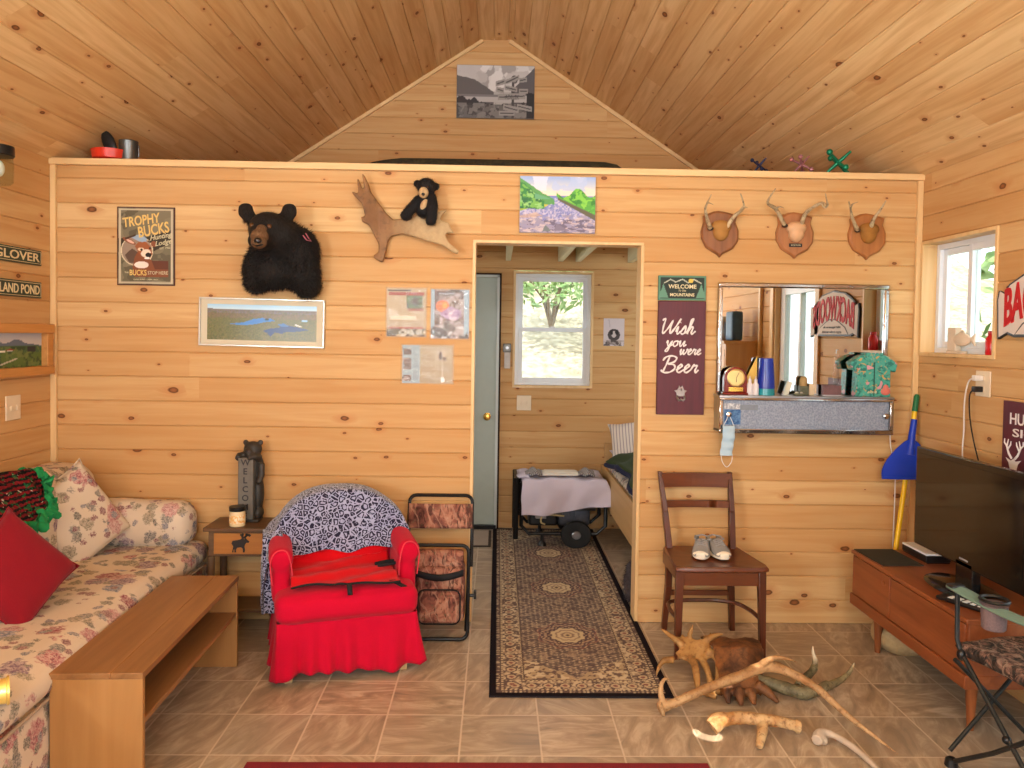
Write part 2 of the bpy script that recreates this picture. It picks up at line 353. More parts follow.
# ================================================================== THE SHELL
W_=4.623; YB=2.028; YF=-7.0; EZ=2.43; RZ=3.87; RX0,RX1=2.2,2.423
def boards(name, P0,U,V,N, v0,v1, spans, mat, brk=(), gd=.006, gw=.005, uoff=0, bw=BW):
    P0,U,V,N=map(Vector,(P0,U,V,N)); vs=[];fs=[];uv=[]
    k0=math.floor(v0/bw+1e-6); k=k0
    while k*bw<v1-1e-6:
        lv=[(k*bw,gd),(k*bw+gw,0),((k+1)*bw-gw,0),((k+1)*bw,gd)]
        def dep(v):
            for (a,da),(b,db) in zip(lv,lv[1:]):
                if a-1e-9<=v<=b+1e-9: return da+(db-da)*(v-a)/(b-a)
            return 0
        L=sorted(set([max(v0,min(v1,a)) for a,_ in lv]+[b for b in brk if k*bw<b<(k+1)*bw and v0<b<v1]))
        for a,b in zip(L,L[1:]):
            if b-a<1e-6: continue
            for (ua,ub),(ua2,ub2) in zip(spans(a+1e-5),spans(b-1e-5)):
                if ub-ua<1e-4 and ub2-ua2<1e-4: continue
                o=len(vs)
                for u,v in ((ua,a),(ub,a),(ub2,b),(ua2,b)):
                    vs.append(P0+U*u+V*v-N*dep(v)); uv.append((u+uoff,min(max(v,k*bw+1e-4),(k+1)*bw-1e-4)))
                fs.append((o,o+1,o+2,o+3))
        k+=1
    me=bpy.data.meshes.new(name); me.from_pydata([tuple(p) for p in vs],[],fs); l=me.uv_layers.new(name='UVMap')
    l.data.foreach_set('uv',[x for f in fs for i in f for x in uv[i]]); me.materials.append(mat)
    o=bpy.data.objects.new(name,me); COL.objects.link(o); return struct(o)
# --- partition wall facing the camera, with its doorway
DX0,DX1,DZ=2.216,3.13,2.05
def sp_part(v): return [(0,DX0),(DX1,W_)] if v<DZ else [(0,W_)]
boards('wall_front',(0,0,0),(1,0,0),(0,0,1),(0,-1,0),0,2.405,sp_part,PINE,(DZ,))
o=boards('wall_inner',(0,.11,0),(1,0,0),(0,0,1),(0,1,0),0,2.12,sp_part,PINE,(DZ,),uoff=11)
# door lining of the opening, cap on top and corner strips
mb=MB(); mb.box(DX0-.001,DX0+.016,-.004,.114,0,DZ-.014); mb.box(DX1-.016,DX1+.002,-.004,.114,0,DZ-.014); mb.box(DX0,DX1,-.004,.114,DZ-.014,DZ+.002)
struct(mb.build('trim_1',PINE_T,bevel=.002))
struct(MB().box(-.002,W_+.002,-.028,.13,2.405,2.44).build('trim_2',PINE_TX,bevel=.003))
struct(MB().box(0,.03,-.02,.0,0,2.405).build('trim_3',PINE_T,bevel=.003)); struct(MB().box(W_-.03,W_,-.02,.0,0,2.405).build('trim_4',PINE_T,bevel=.003))
# --- far wall with the gable
def slope_x(z): return 0 if z<EZ else (z-EZ)/(RZ-EZ)*RX0
def sp_back(v):
    a=slope_x(v); 
    return [(a,2.475),(3.115,W_-a)] if 1.13<v<2.06 else [(a,W_-a)]
boards('wall_back',(0,YB,0),(1,0,0),(0,0,1),(0,-1,0),0,RZ,sp_back,PINE,(1.13,2.06,EZ),uoff=23)
mb=MB()
for a,b in (((RX0,RZ),(0,EZ)),((RX1,RZ),(W_,EZ))):
    d=Vector((b[0]-a[0],0,b[1]-a[1])).normalized(); n=Vector((d.z,0,-d.x)); n=n if n.z<0 else -n
    q=[Vector((a[0],0,a[1])),Vector((b[0],0,b[1]))]; y0,y1=YB-.02,YB
    mb.hexa([q[0]+Vector((0,y0,0)),q[1]+Vector((0,y0,0)),q[1]+Vector((0,y1,0)),q[0]+Vector((0,y1,0))],[p+n*.028+Vector((0,y,0)) for p,y in ((q[0],y0),(q[1],y0),(q[1],y1),(q[0],y1))])
struct(mb.build('trim_5',PINE_TX,bevel=.003))
# --- side walls
WY0,WY1,WZ0,WZ1=-.64,-.04,1.487,2.06                       # side window; GY: glazed door further back
GY0,GY1,GZ=-2.2,-1.36,2.04
boards('wall_left',(0,YF,0),(0,1,0),(0,0,1),(1,0,0),0,EZ+.04,lambda v:[(0,1.6),(3.2,7.7),(8.5,YB-YF)] if .9<v<2.1 else [(0,YB-YF)],PINE,(.9,2.1),uoff=37)
def sp_right(v):
    L=[0]
    if .9<v<2.1: L+=[.9,2.5]
    if v<GZ: L+=[GY0-YF,GY1-YF]
    if WZ0<v<WZ1: L+=[WY0-YF,WY1-YF]
    if .9<v<2.1: L+=[7.7,8.5]
    L.append(YB-YF); return [(L[i],L[i+1]) for i in range(0,len(L),2)]
boards('wall_right',(W_,YF,0),(0,1,0),(0,0,1),(-1,0,0),0,EZ+.04,sp_right,PINE,(GZ,WZ0,WZ1,.9,2.1),uoff=53)
def sp_rear(v):
    a=slope_x(v)
    if .65<v<2.4: return [(a,.55),(4.05,W_-a)]
    return [(a,1.51),(3.1,W_-a)] if 2.7<v<3.4 else [(a,W_-a)]
boards('wall_rear',(0,YF,0),(1,0,0),(0,0,1),(0,1,0),0,RZ,sp_rear,PINE,(.65,2.4,EZ,2.7,3.4),uoff=71)
# --- ceiling
sl=Vector((RX0,0,RZ-EZ)); SL=sl.length; sl.normalize(); ft=lambda v:[(0,YB-YF)]
boards('ceiling',(0,YF,EZ),(0,1,0),sl,(sl.z,0,-sl.x),0,SL,ft,PINE_C,uoff=5)
boards('ceiling_right_slope',(W_,YF,EZ),(0,1,0),(-sl.x,0,sl.z),(-sl.z,0,-sl.x),0,SL,ft,PINE_C,uoff=91)
boards('ceiling_ridge',(RX0-.015,YF,RZ-.004),(0,1,0),(1,0,0),(0,0,-1),0,RX1-RX0+.03,ft,PINE_C,uoff=17,bw=.112)
# --- floor tiles (vinyl slate squares)
M=Mat('slate_tile_floor',rough=.42,spec=.45); P=M.co(); T=.3048; x,y,_=M.sep(P)
tx=M.ma('DIVIDE',M.ma('SUBTRACT',x,1.3183),T); ty=M.ma('DIVIDE',M.ma('ADD',y,1.3351),T)
ix=M.ma('FLOOR',tx); iy=M.ma('FLOOR',ty); fx=M.ma('FRACT',tx); fy=M.ma('FRACT',ty)
e=M.ma('MINIMUM',M.ma('MINIMUM',fx,M.ma('SUBTRACT',1.0,fx)),M.ma('MINIMUM',fy,M.ma('SUBTRACT',1.0,fy)))
gr=M.ramp(e,[(.007,1.0),(.016,0.0)]); rn=M.white(M.comb(ix,iy,.5)); rn2=M.white(M.comb(ix,iy,4.5))
a_=M.ma('MULTIPLY',rn2,1.1); rx=M.ma('ADD',M.ma('MULTIPLY',x,1.0),M.ma('MULTIPLY',y,M.ma('SUBTRACT',a_,.5)))
th=M.ma('MULTIPLY',M.ma('ROUND',M.ma('MULTIPLY',rn2,1.6)),1.2); ct=M.ma('COSINE',th); st_=M.ma('SINE',th)
qx=M.ma('ADD',M.ma('MULTIPLY',x,ct),M.ma('MULTIPLY',y,st_)); qy=M.ma('SUBTRACT',M.ma('MULTIPLY',y,ct),M.ma('MULTIPLY',x,st_))
gv=M.comb(M.ma('MULTIPLY',qx,4.5),M.ma('MULTIPLY',qy,15.0),M.ma('MULTIPLY',rn,50.0))
n1=M.noise(gv,1.0,5,.62,1.2); n2=M.noise(gv,3.5,3,.5,.6)
bs=M.ramp(n1,[(.30,c(132,116,98)),(.48,c(168,147,123)),(.66,c(206,188,164))]); bs=M.mix(M.ma('MULTIPLY',n2,.35),bs,c(150,126,102)); bs=M.mix(M.ma('MULTIPLY',rn,.45),bs,c(146,134,116))
M.set('Base Color',M.mix(M.ma('MULTIPLY',gr,.75),bs,c(210,192,168))); M.set('Roughness',M.ramp(n1,[(.3,.36),(.7,.5)])); M.bump(M.ma('SUBTRACT',M.ma('MULTIPLY',n1,.4),gr),.2,.004)
struct(MB().box(-.05,W_+.05,YF-.05,YB+.05,-.06,0).build('floor',M.m,smooth=0))
# --- loft over the back rooms
GREENW=wood('aged_framing_lumber',c(226,220,184),c(200,190,150),.6,axis=1,rough=.6)
struct(MB().box(.02,W_-.02,.13,YB-.01,2.375,2.404).build('floor_loft',wood('loft_decking',c(214,170,124),c(190,142,98),.6,axis=0),smooth=0))
for i,x in enumerate((.45,.86,1.26,1.66,2.04,2.43,2.845,2.985,3.4,3.8,4.2)):
    struct(MB().box(x-.02,x+.02,.125,YB-.004,2.135,2.374).build('trim_%d'%(6+i),GREENW,smooth=0,bevel=.002))
# --- windows: outer frame, two sashes, panes
BLUEV=plain('window_vinyl',c(226,230,234),.3,var=.03)
def window(name, rz, loc, w, h, vertical, inset=.05, cs=.018, lining=True):
    r=sroot(name,loc,rz)                                    # local: x along wall, origin at opening's lower left, -y into the room
    mb=MB()
    for x0,x1,z0,z1 in ((-cs,0,-cs,h+cs),(w,w+cs,-cs,h+cs),(0,w,-cs,0),(0,w,h,h+cs)): mb.box(x0,x1,-.008,.11,z0,z1)
    struct(mb.build('window_lining',PINE_T,r,bevel=.002))
    f=.028; y0=inset; mb=MB()
    for x0,x1,z0,z1 in ((0,f,0,h),(w-f,w,0,h),(f,w-f,0,f),(f,w-f,h-f,h)): mb.box(x0,x1,y0,y0+.05,z0,z1)
    struct(mb.build('window_frame',BLUEV,r,bevel=.002))
    def sash(x0,x1,z0,z1,y,t=.032):
        mb=MB()
        for a,b,p,q in ((x0,x0+t,z0,z1),(x1-t,x1,z0,z1),(x0+t,x1-t,z0,z0+t),(x0+t,x1-t,z1-t,z1)): mb.box(a,b,y,y+.022,p,q)
        s_=struct(mb.build('window_sash',BLUEV,r,bevel=.002)); struct(MB().box(x0+t,x1-t,y+.009,y+.013,z0+t,z1-t).build('window_pane',GLASS,s_,smooth=0))
    if vertical: sash(f,w-f,f,h*.5+.016,y0-.004); sash(f,w-f,h*.5-.016,h-f,y0+.02)
    else: sash(f,w*.5+.016,f,h-f,y0+.02); sash(w*.5-.016,w-f,f,h-f,y0-.004)
    return r
w1=window('window_1',0,(2.493,YB,1.149),.604,.89,True,inset=.035)
struct(MB().box(.28,.32,.02,.035,.455,.47).build('sash_lock',BLUEV,w1,bevel=.003))
window('window_2',-PI/2,(W_,WY1,WZ0),WY1-WY0,WZ1-WZ0,False,inset=.07)
r=sroot('window_3',(.55,YF,.65),PI); r.location=(4.05,YF,.65)   # big rear windows that light the room
mb=MB()
for x in (0,1.13,2.3,3.44): mb.box(x,x+.06,0,.06,0,1.75)
mb.box(0,3.5,0,.06,0,.05); mb.box(0,3.5,0,.06,1.7,1.75); struct(mb.build('window_frame',WHITE,r)); struct(MB().box(.02,3.48,.03,.034,.03,1.72).build('window_pane',GLASS,r,smooth=0))
r=sroot('added_window_4',(3.1,YF,2.7),PI)  # unseen gable window, added to go with the ceiling fill lamp
mb=MB()
for x in (0,.77,1.54): mb.box(x,x+.05,0,.05,0,.7)
mb.box(0,1.59,0,.05,0,.05); mb.box(0,1.59,0,.05,.65,.7); struct(mb.build('window_frame',WHITE,r)); struct(MB().box(.02,1.57,.02,.024,.02,.68).build('window_pane',GLASS,r,smooth=0))
window('added_window_5',PI/2,(0,YF+1.62,.92),1.56,1.16,False)  # unseen window added behind the left fill lamp
window('added_window_7',PI/2,(0,YF+7.72,.92),.76,1.16,False)  # unseen window, added to match the side room fill lamp
window('added_window_8',-PI/2,(W_,YF+8.48,.92),.76,1.16,False)  # unseen window, added to match the bedroom fill lamp
window('added_window_6',-PI/2,(W_,YF+2.48,.92),1.56,1.16,False)  # unseen window added behind the right fill lamp
# --- glazed white door in the right wall (seen in the mirror), casing
r=sroot('door_1',(W_,GY1,0),-PI/2); w=GY1-GY0; mb=MB()
for x0,x1,z0,z1 in ((-.07,0,0,GZ+.07),(w,w+.07,0,GZ+.07),(0,w,GZ,GZ+.07)): mb.box(x0,x1,-.018,.002,z0,z1)
for x0,x1,z0,z1 in ((0,.02,0,GZ),(w-.02,w,0,GZ),(.02,w-.02,GZ-.02,GZ)): mb.box(x0,x1,-.002,.11,z0,z1)
struct(mb.build('door_casing',PINE_T,r,bevel=.002)); mb=MB()
for x0,x1,z0,z1 in ((.02,.12,.01,GZ-.02),(w-.12,w-.02,.01,GZ-.02),(.12,w-.12,.01,.25),(.12,w-.12,1.9,GZ-.02),(w*.5-.02,w*.5+.02,.25,1.9)): mb.box(x0,x1,.04,.085,z0,z1)
struct(mb.build('door_panel',BLUEV,r,bevel=.003)); struct(MB().box(.12,w-.12,.06,.066,.25,1.9).build('door_pane',GLASS,r,smooth=0))
struct(MB().lathe([(.008,0),(.008,-.04),(.026,-.045),(.028,-.07),(.012,-.08)],16,(.07,.04,.98),'y').build('door_handle',BRASS,r))
# --- grey-green door in the far wall
GD=plain('grey_green_paint',c(172,182,172),.42,var=.03)
r=sroot('door_2',(1.56,YB,0)); 
struct(MB().box(0,.785,-.016,.0,.03,2.0).build('door_panel',GD,r,bevel=.002)); 
mb=MB(); mb.box(.785,.806,-.026,0,.0,2.02); mb.box(-.02,0,-.026,0,.0,2.02); mb.box(-.02,.806,-.026,0,2.002,2.022); struct(mb.build('door_jamb',plain('pale_grey_paint',c(198,204,200),.45,var=.03),r,bevel=.002))
mb=MB(); mb.box(.806,.82,-.012,0,0,2.035); mb.box(-.03,.82,-.012,0,2.022,2.036); struct(mb.build('door_weatherstrip',plain('dark_gap_foam',c(54,32,22),.9),r))
struct(MB().box(-.02,.80,-.05,0,0,.03).build('door_sill',BLACK,r,bevel=.004))
struct(MB().lathe([(.03,-.016),(.03,-.02),(.012,-.024),(.012,-.045),(.026,-.05),(.029,-.065),(.02,-.078),(.001,-.08)],20,(.718,0,.897),'y').build('door_handle',BRASS,r))
# --- outdoors: hillside behind the far window, trees beside the right wall
M=Mat('leafy_bank',rough=1,spec=.1); n=M.noise(M.co(),1.6,5,.65); n2=M.noise(M.co(),9,4,.7)
M.set('Base Color',M.mix(M.ramp(n2,[(.4,0.0),(.62,.8)]),M.ramp(n,[(.35,c(176,160,136)),(.55,c(206,190,164)),(.7,c(160,150,120))]),c(136,120,98)))
def hill(u,v):
    x=-6+u*18; y=YB+.3+v*10; z=-.3+max(0,(v*10-1.2))*.42+.12*mnoise.noise(Vector((x*.8,y*.8,0))); return (x,y,z)
struct(MB().grid(hill,50,40).build('ground_bank',M.m))
M=Mat('yard_ground',c(150,150,110),1); struct(MB().box(W_+.15,16,-12,YB+.2,-.4,-.3).build('ground_yard',plain('yard_grass',c(150,156,108),1,var=.3,sc=3),smooth=0))
def leafmat(n,a,b):
    M=Mat(n,rough=.8,spec=.2); q=M.noise(M.geo(),7,3); M.set('Base Color',M.mix(M.ramp(q,[(.35,0.0),(.65,1.0)]),a,b)); return M.m
LEAF=leafmat('shrub_leaves',c(120,150,92),c(168,184,130)); BARK=plain('grey_bark',c(128,108,88),.9,var=.25,bump=.4)
def shrub(name,label,loc,rad,h,n,ls,stems):
    r=thing(name,label,'shrub' if 'shrub' in name else 'tree',loc); mb=MB()
    for _ in range(n):
        d=Vector((random.gauss(0,1),random.gauss(0,1),random.gauss(0,1))).normalized()*random.random()**.4; p=Vector((d.x*rad,d.y*rad,h*.58+d.z*h*.42))
        a=Vector((random.gauss(0,1),random.gauss(0,1),random.gauss(0,1))).normalized(); b=a.orthogonal().normalized(); s=ls*random.uniform(.6,1.3)
        mb.add([p-a*s,p+b*s*.4,p+a*s,p-b*s*.4],[(0,1,2,3)])
    mb.build('foliage',LEAF,r,smooth=0); mb=MB()
    for k in range(stems):
        a=2*PI*k/stems; mb.tube([(0,0,-.1),(.12*rad*math.cos(a),.12*rad*math.sin(a),h*.3),(.5*rad*math.cos(a),.5*rad*math.sin(a),h*.75)],[.03,.022,.008],6)
    mb.build('stem',BARK,r)
shrub('shrub','broad pale green shrub seen through the upper pane of the far window',(3.15,7.4,1.75),1.05,1.15,700,.09,6)
shrub('tree','leafy tree outside the small sliding window of the right wall',(7.2,1.6,-.3),1.1,4.2,1800,.12,4)
# ================================================================== THINGS ON THE WALLS
def at(x,z,y):                                             # a point at depth y lying on the sight line to wall spot (x,z)
    k=(y+4.142)/4.142; return (2.354+(x-2.354)*k, y, 1.55+(z-1.55)*k)
GREEN_S=plain('dark_green_sign_paint',c(44,58,44),.5); LETT=plain('cream_lettering',c(222,204,160),.5,var=.05); WLET=plain('white_lettering',c(228,220,214),.5,var=.04)
def place_sign(nm,label,word,y0,y1,z0,z1):
    L=(y1-y0)/2; H=(z1-z0)/2; r=thing(nm,label,'sign',(0,(y0+y1)/2,(z0+z1)/2),PI/2,'town name signs on the left wall')
    MB().box(-L,L,-.014,0,-H,H).build('sign_board',GREEN_S,r,bevel=.003)
    mb=MB(); a,b=L-.007,H-.007; t=.0022
    for x0,x1,z0,z1 in ((-a,a,b-t,b),(-a,a,-b,-b+t),(-a,-a+t,-b,b),(a-t,a,-b,b)): mb.box(x0,x1,-.0155,-.013,z0,z1)
    mb.build('border_line',LETT,r,smooth=0); text(word,LETT,'lettering',r,0,0,w=2*L-.04,h=2*H*.56,y=-.015,bold=.012)
place_sign('town_sign','green sign lettered GLOVER on the left wall, upper of two','GLOVER',-.512,-.114,1.866,1.942)
place_sign('town_sign','green sign lettered ISLAND POND on the left wall, below the other green sign','ISLAND POND',-.51,-.115,1.70,1.782)
# wall lamp at the frame's edge
r=thing('wall_lamp','jar wall lamp with black cap and clear glass high on left wall','lamp',(0,-.585,2.28),PI/2)
MB().lathe([(.055,0),(.055,-.012),(.03,-.02)],20,(0,0,.05),'y').build('wall_plate',BLACK,r)
MB().tube([(0,-.012,.05),(0,-.05,.1),(0,-.09,.09)],.01,8).build('arm',BLACK,r)
MB().lathe([(.02,.09),(.068,.085),(.07,.045),(.066,.04),(.001,.04)],24,(0,-.09,0)).build('cap',BLACK,r)
MB().lathe([(.06,.042),(.064,.0),(.062,-.075),(.05,-.085)],24,(0,-.09,0)).build('glass_jar',GLASS,r,thick=.003)
MB().ball((0,-.09,-.015),(.03,.03,.04)).build('bulb',plain('frosted_bulb',c(235,228,215),.3,var=.02),r)
# landscape print in a pine box frame
cv=Canvas(120,40,3.6); cv.grad((206,196,188),(176,178,186),.55,1)
f=lambda u:.62+.16*np.exp(-((u-.72)/.1)**2)+.13*np.exp(-((u-.5)/.07)**2)+.06*fbm(u*9,u*0,3)
cv.below(f,(92,104,122)); cv.below(lambda u:.6+.04*fbm(u*8,u*0,9),(66,96,62)); cv.below(lambda u:.42+.03*fbm(u*6,u*0,5),(84,108,54))
cv.speck(cv.v<.6,[(48,70,44),(110,124,70)],9,11,.56); cv.rect(.52,.6,.46,.5,(228,226,220)); cv.rect(.62,.68,.47,.51,(214,210,206)); cv.poly([(.6,.5),(.65,.56),(.7,.5)],(150,60,50)); cv.rect(.84,.93,.45,.6,(44,44,52)); cv.ell(.3,.14,.03,.1,(176,176,150)); cv.line([(.55,.1),(.72,.26)],.02,(196,190,176))
r=thing('framed_picture','pine box framed print of green valley and mountains, left wall','picture',(0,-.46,1.44),PI/2)
PF=wood('honey_pine_frame',c(206,148,84),c(178,118,58),.8,axis=0)
MB().box(-.44,.40,-.05,0,.083,.13).build('frame_rail',PF,r,bevel=.003); MB().box(-.44,.40,-.05,0,-.128,-.085).build('frame_rail',PF,r,bevel=.003)
MB().box(-.44,-.39,-.045,0,-.085,.083).build('frame_stile',PF,r,bevel=.003); MB().box(.345,.395,-.045,0,-.085,.083).build('frame_stile',PF,r,bevel=.003)
picture('print',cv,-.39,.346,-.086,.084,r,PAINT,y=-.012)
def switch(nm,label,loc,rz,w,h,n,cat_='light switch'):
    r=thing(nm,label,cat_,loc,rz); MB().box(-w/2,w/2,-.006,0,-h/2,h/2).build('cover_plate',CREAM,r,bevel=.003)
    for i in range(n):
        x=(i-(n-1)/2)*.045; MB().box(x-.006,x+.006,-.014,-.006,-.013,.011).build('toggle',CREAM,r,bevel=.002)
switch('light_switch','cream double light switch on the left wall above the sofa',(0,-.336,1.16),PI/2,.115,.12,2)
# tin poster: deer lodge
cv=Canvas(110,150,.73); cv.grad((104,98,76),(124,114,92)); cv.speck(cv.u>-1,[(92,84,66),(132,122,98)],6,2,.54)
cv.poly([(.0,.42),(0,.6),(.5,.62),(.97,.72),(.97,.56),(.6,.42)],(58,50,38)); cv.ell(.34,.44,.29,.2,(220,206,172)); cv.ell(.34,.44,.275,.19,(150,130,112)); cv.poly([(.12,.38),(.25,.47),(.36,.42),(.4,.28),(.2,.28)],(92,72,60)); cv.poly([(.22,.62),(.4,.66),(.52,.6),(.5,.54),(.35,.57)],(150,170,190))
cv.poly([(.26,.22),(.3,.36),(.38,.46),(.5,.36),(.62,.31),(.9,.31),(.9,.1),(.3,.1)],(128,74,48)); cv.poly([(.6,.31),(.9,.31),(.9,.2),(.66,.2)],(96,54,38))
cv.poly([(.3,.5),(.36,.55),(.5,.56),(.58,.5),(.62,.4),(.56,.33),(.48,.34),(.38,.4)],(150,88,54)); cv.ell(.2,.565,.13,.028,(134,78,52),rot=-.45); cv.ell(.22,.56,.08,.016,(220,180,160),rot=-.45); cv.ell(.64,.53,.05,.04,(134,78,52),rot=.5)
cv.ell(.41,.46,.055,.022,(226,200,172)); cv.ell(.42,.455,.024,.015,(26,18,14)); cv.ell(.575,.475,.02,.014,(26,18,14)); cv.ell(.5,.41,.09,.05,(226,206,186),rot=.3); cv.ell(.545,.385,.055,.032,(30,24,24)); cv.ell(.52,.345,.05,.014,(236,230,222)); cv.ell(.42,.255,.13,.045,(236,214,200)); cv.line([(.3,.64),(.14,.6)],.012,(70,50,36)); cv.line([(.54,.57),(.58,.55)],.008,(60,30,20))
cv.line([(.03,.02),(.97,.02),(.97,.98),(.03,.98),(.03,.02)],.012,(190,178,150)); cv.line([(.06,.03),(.94,.03)],.006,(160,150,128))
r=thing('tin_poster','tin poster reading TROPHY BUCKS over a painted deer head','poster',(.4945,0,1.9875))
RIM=plain('dark_red_rim',c(74,32,26),.5)
MB().box(-.151,.151,-.007,0,-.206,.206).build('backing',RIM,r,bevel=.002); picture('print',cv,-.145,.145,-.2,.2,r,PAINT_G,y=-.0075)
GOLDL=plain('gold_lettering',c(226,190,110),.5,var=.12,sc=60); PALE=plain('pale_lettering',c(206,196,160),.5)
text('TROPHY',GOLDL,'lettering',r,-.022,.137,w=.196,h=.052,y=-.0085,rot=.16,shear=.1,bold=.02); text('BUCKS',GOLDL,'lettering',r,.04,.088,w=.165,h=.058,y=-.0085,rot=.2,shear=.1,bold=.02)
text('Hunting',PALE,'lettering',r,.08,.05,w=.12,y=-.0085,rot=.2,shear=.4,bold=.012); text('Lodge',PALE,'lettering',r,.092,.018,w=.09,y=-.0085,rot=.2,shear=.4,bold=.012); text('EST. 1962',PALE,'lettering',r,.1,-.008,w=.055,y=-.0085,rot=.1)
text('THE',PALE,'lettering',r,-.1,-.139,w=.022,y=-.0085); text('BUCKS',GOLDL,'lettering',r,-.04,-.139,w=.088,h=.03,y=-.0085,bold=.015); text('STOP HERE',PALE,'lettering',r,.063,-.139,w=.105,h=.018,y=-.0085); text('GUIDED HUNTS - CABINS - MEALS',PALE,'lettering',r,0,-.175,w=.13,y=-.0085)
# panorama
cv=Canvas(170,56,3.3); cv.grad((196,216,224),(150,196,226),.84,1); cv.below(lambda u:.85+.03*fbm(u*6,u*0,4),(112,104,110)); cv.below(lambda u:.74+.04*fbm(u*8,u*0,6),(116,98,76)); cv.below(lambda u:.6+.03*fbm(u*8,u*0,8),(104,104,54))
cv.speck(cv.v<.84,[(82,86,48),(132,112,74),(92,100,58)],30,21,.55,.45); cv.speck(cv.v<.4,[(74,82,38),(126,116,58)],34,31,.54,.45)
blue=np.array((52,116,186))/255.
wig=.02*(fbm(cv.u*14,cv.v*8,3)-.5)
m=(cv.inside([(.2,.45),(.33,.5),(.42,.6),(.5,.64),(.58,.62),(.62,.56),(.52,.52),(.44,.46),(.33,.42)])); cv.put(m,(58,124,196)); cv.ell(.545,.6,.02,.03,(40,60,50))
m=cv.inside([(.51,.27),(.56,.34),(.66,.38),(.68,.48),(.75,.44),(.86,.38),(.93,.33),(.84,.28),(.7,.25),(.69,.2),(.62,.24),(.58,.12),(.55,.22)]); cv.put(m,(36,62,112)); cv.poly([(.64,.47),(.7,.5),(.75,.42),(.68,.4)],(64,110,170)); cv.poly([(.8,.49),(.87,.42),(.86,.4),(.8,.45)],(216,212,196)); cv.ell(.89,.58,.03,.03,(150,190,220))
r=thing('framed_picture','long framed panorama of a blue lake under the bear mount','picture',(1.1055,0,1.594)); r.rotation_euler=(0,.012,0)
MATB=plain('mat_board',c(206,194,168),.8,var=.04); SILV=plain('silver_frame',c(190,184,172),.3,.6,var=.05)
mb=MB(); a,b,t=.3305,.128,.009
for x0,x1,z0,z1 in ((-a,a,b-t,b),(-a,a,-b,-b+t),(-a,-a+t,-b+t,b-t),(a-t,a,-b+t,b-t)): mb.box(x0,x1,-.02,0,z0,z1)
mb.build('frame',SILV,r,bevel=.002); MB().box(-a+.005,a-.005,-.01,0,-b+.005,b-.005).build('mat_board',MATB,r); picture('print',cv,-.288,.287,-.095,.093,r,PAINT_G,y=-.0105)
# river painting
cv=Canvas(120,94,1.29); cv.grad((238,222,196),(150,172,216),.68,.98); cv.ell(.75,.72,.3,.1,(240,214,196),.8); cv.speck((cv.v>.75),[(214,214,230),(170,186,220)],5,4,.55)
cv.grad((150,140,160),(120,130,190),0,.66,cv.v<.66); 
for k in range(5): cv.speck((cv.v<.62)&(cv.v>.2),[[(150,146,196),(96,104,168),(196,190,214),(120,128,184),(210,200,206)][k]],30,40+k*3,.57,.6)
cv.put((cv.v<.32)&(fbm(cv.u*12+cv.v*9,cv.v*30,50)>.52),(150,140,158),.8); cv.put((cv.v<.24)&(fbm(cv.u*14+cv.v*16,cv.v*28,54)>.56),(96,86,106),.8); cv.put((cv.v<.28)&(fbm(cv.u*16,cv.v*30,57)>.6),(200,180,178),.8); cv.poly([(.3,.02),(.34,.14),(.42,.03)],(108,116,116)); cv.poly([(.45,.04),(.5,.16),(.66,.04)],(120,110,130))
cv.poly([(0,.38),(.1,.42),(.3,.42),(.38,.5),(.3,.56),(0,.56)],(150,176,60)); cv.poly([(.18,.44),(.36,.47),(.38,.52),(.25,.53)],(206,196,72)); cv.poly([(0,.3),(.22,.36),(.3,.3),(.12,.26),(0,.26)],(196,160,130),.6)
ed=.03*(fbm(cv.u*14,cv.v*14,8)-.5)
cv.put((cv.v+ed*2<.98-cv.u*.9)&(cv.v+ed*2>.5)&(cv.u<.46),(88,150,84)); cv.put((cv.v+ed*3<.92-cv.u*1.05)&(cv.v>.42+ed)&(cv.u<.32),(58,128,64)); cv.speck((cv.v<.9-cv.u*1.0)&(cv.v>.42)&(cv.u<.35),[(128,184,80),(40,96,60),(150,200,120)],12,60,.55); cv.put((cv.v<.72-(cv.u-.2)*.4)&(cv.v>.6)&(cv.u>.2)&(cv.u<.44)&(cv.v<.7-(cv.u-.2)*.45),(98,158,118))
top=.72+.08*np.sin(cv.u*17+1)+.06*(fbm(cv.u*9,cv.u*0,5)-.5); cv.put((cv.u>.48)&(cv.v<top)&(cv.v>.64-(cv.u-.48)*.62),(86,160,62)); cv.speck((cv.u>.48)&(cv.v<top)&(cv.v>.66-(cv.u-.48)*.62),[(52,120,48),(140,206,72),(104,180,70)],11,70,.54); cv.put((cv.u>.5)&(cv.v<.64-(cv.u-.48)*.6)&(cv.v>.6-(cv.u-.48)*.72),(96,90,70))
r=thing('canvas_painting','unframed painting of a rocky river between green banks, above doorway','painting',(2.662,0,2.242))
MB().box(-.201,.201,-.018,0,-.149,.149).build('canvas_board',plain('canvas_edge',c(170,160,166),.7),r); picture('print',cv,-.2,.2,-.148,.148,r,PAINT,y=-.0185)
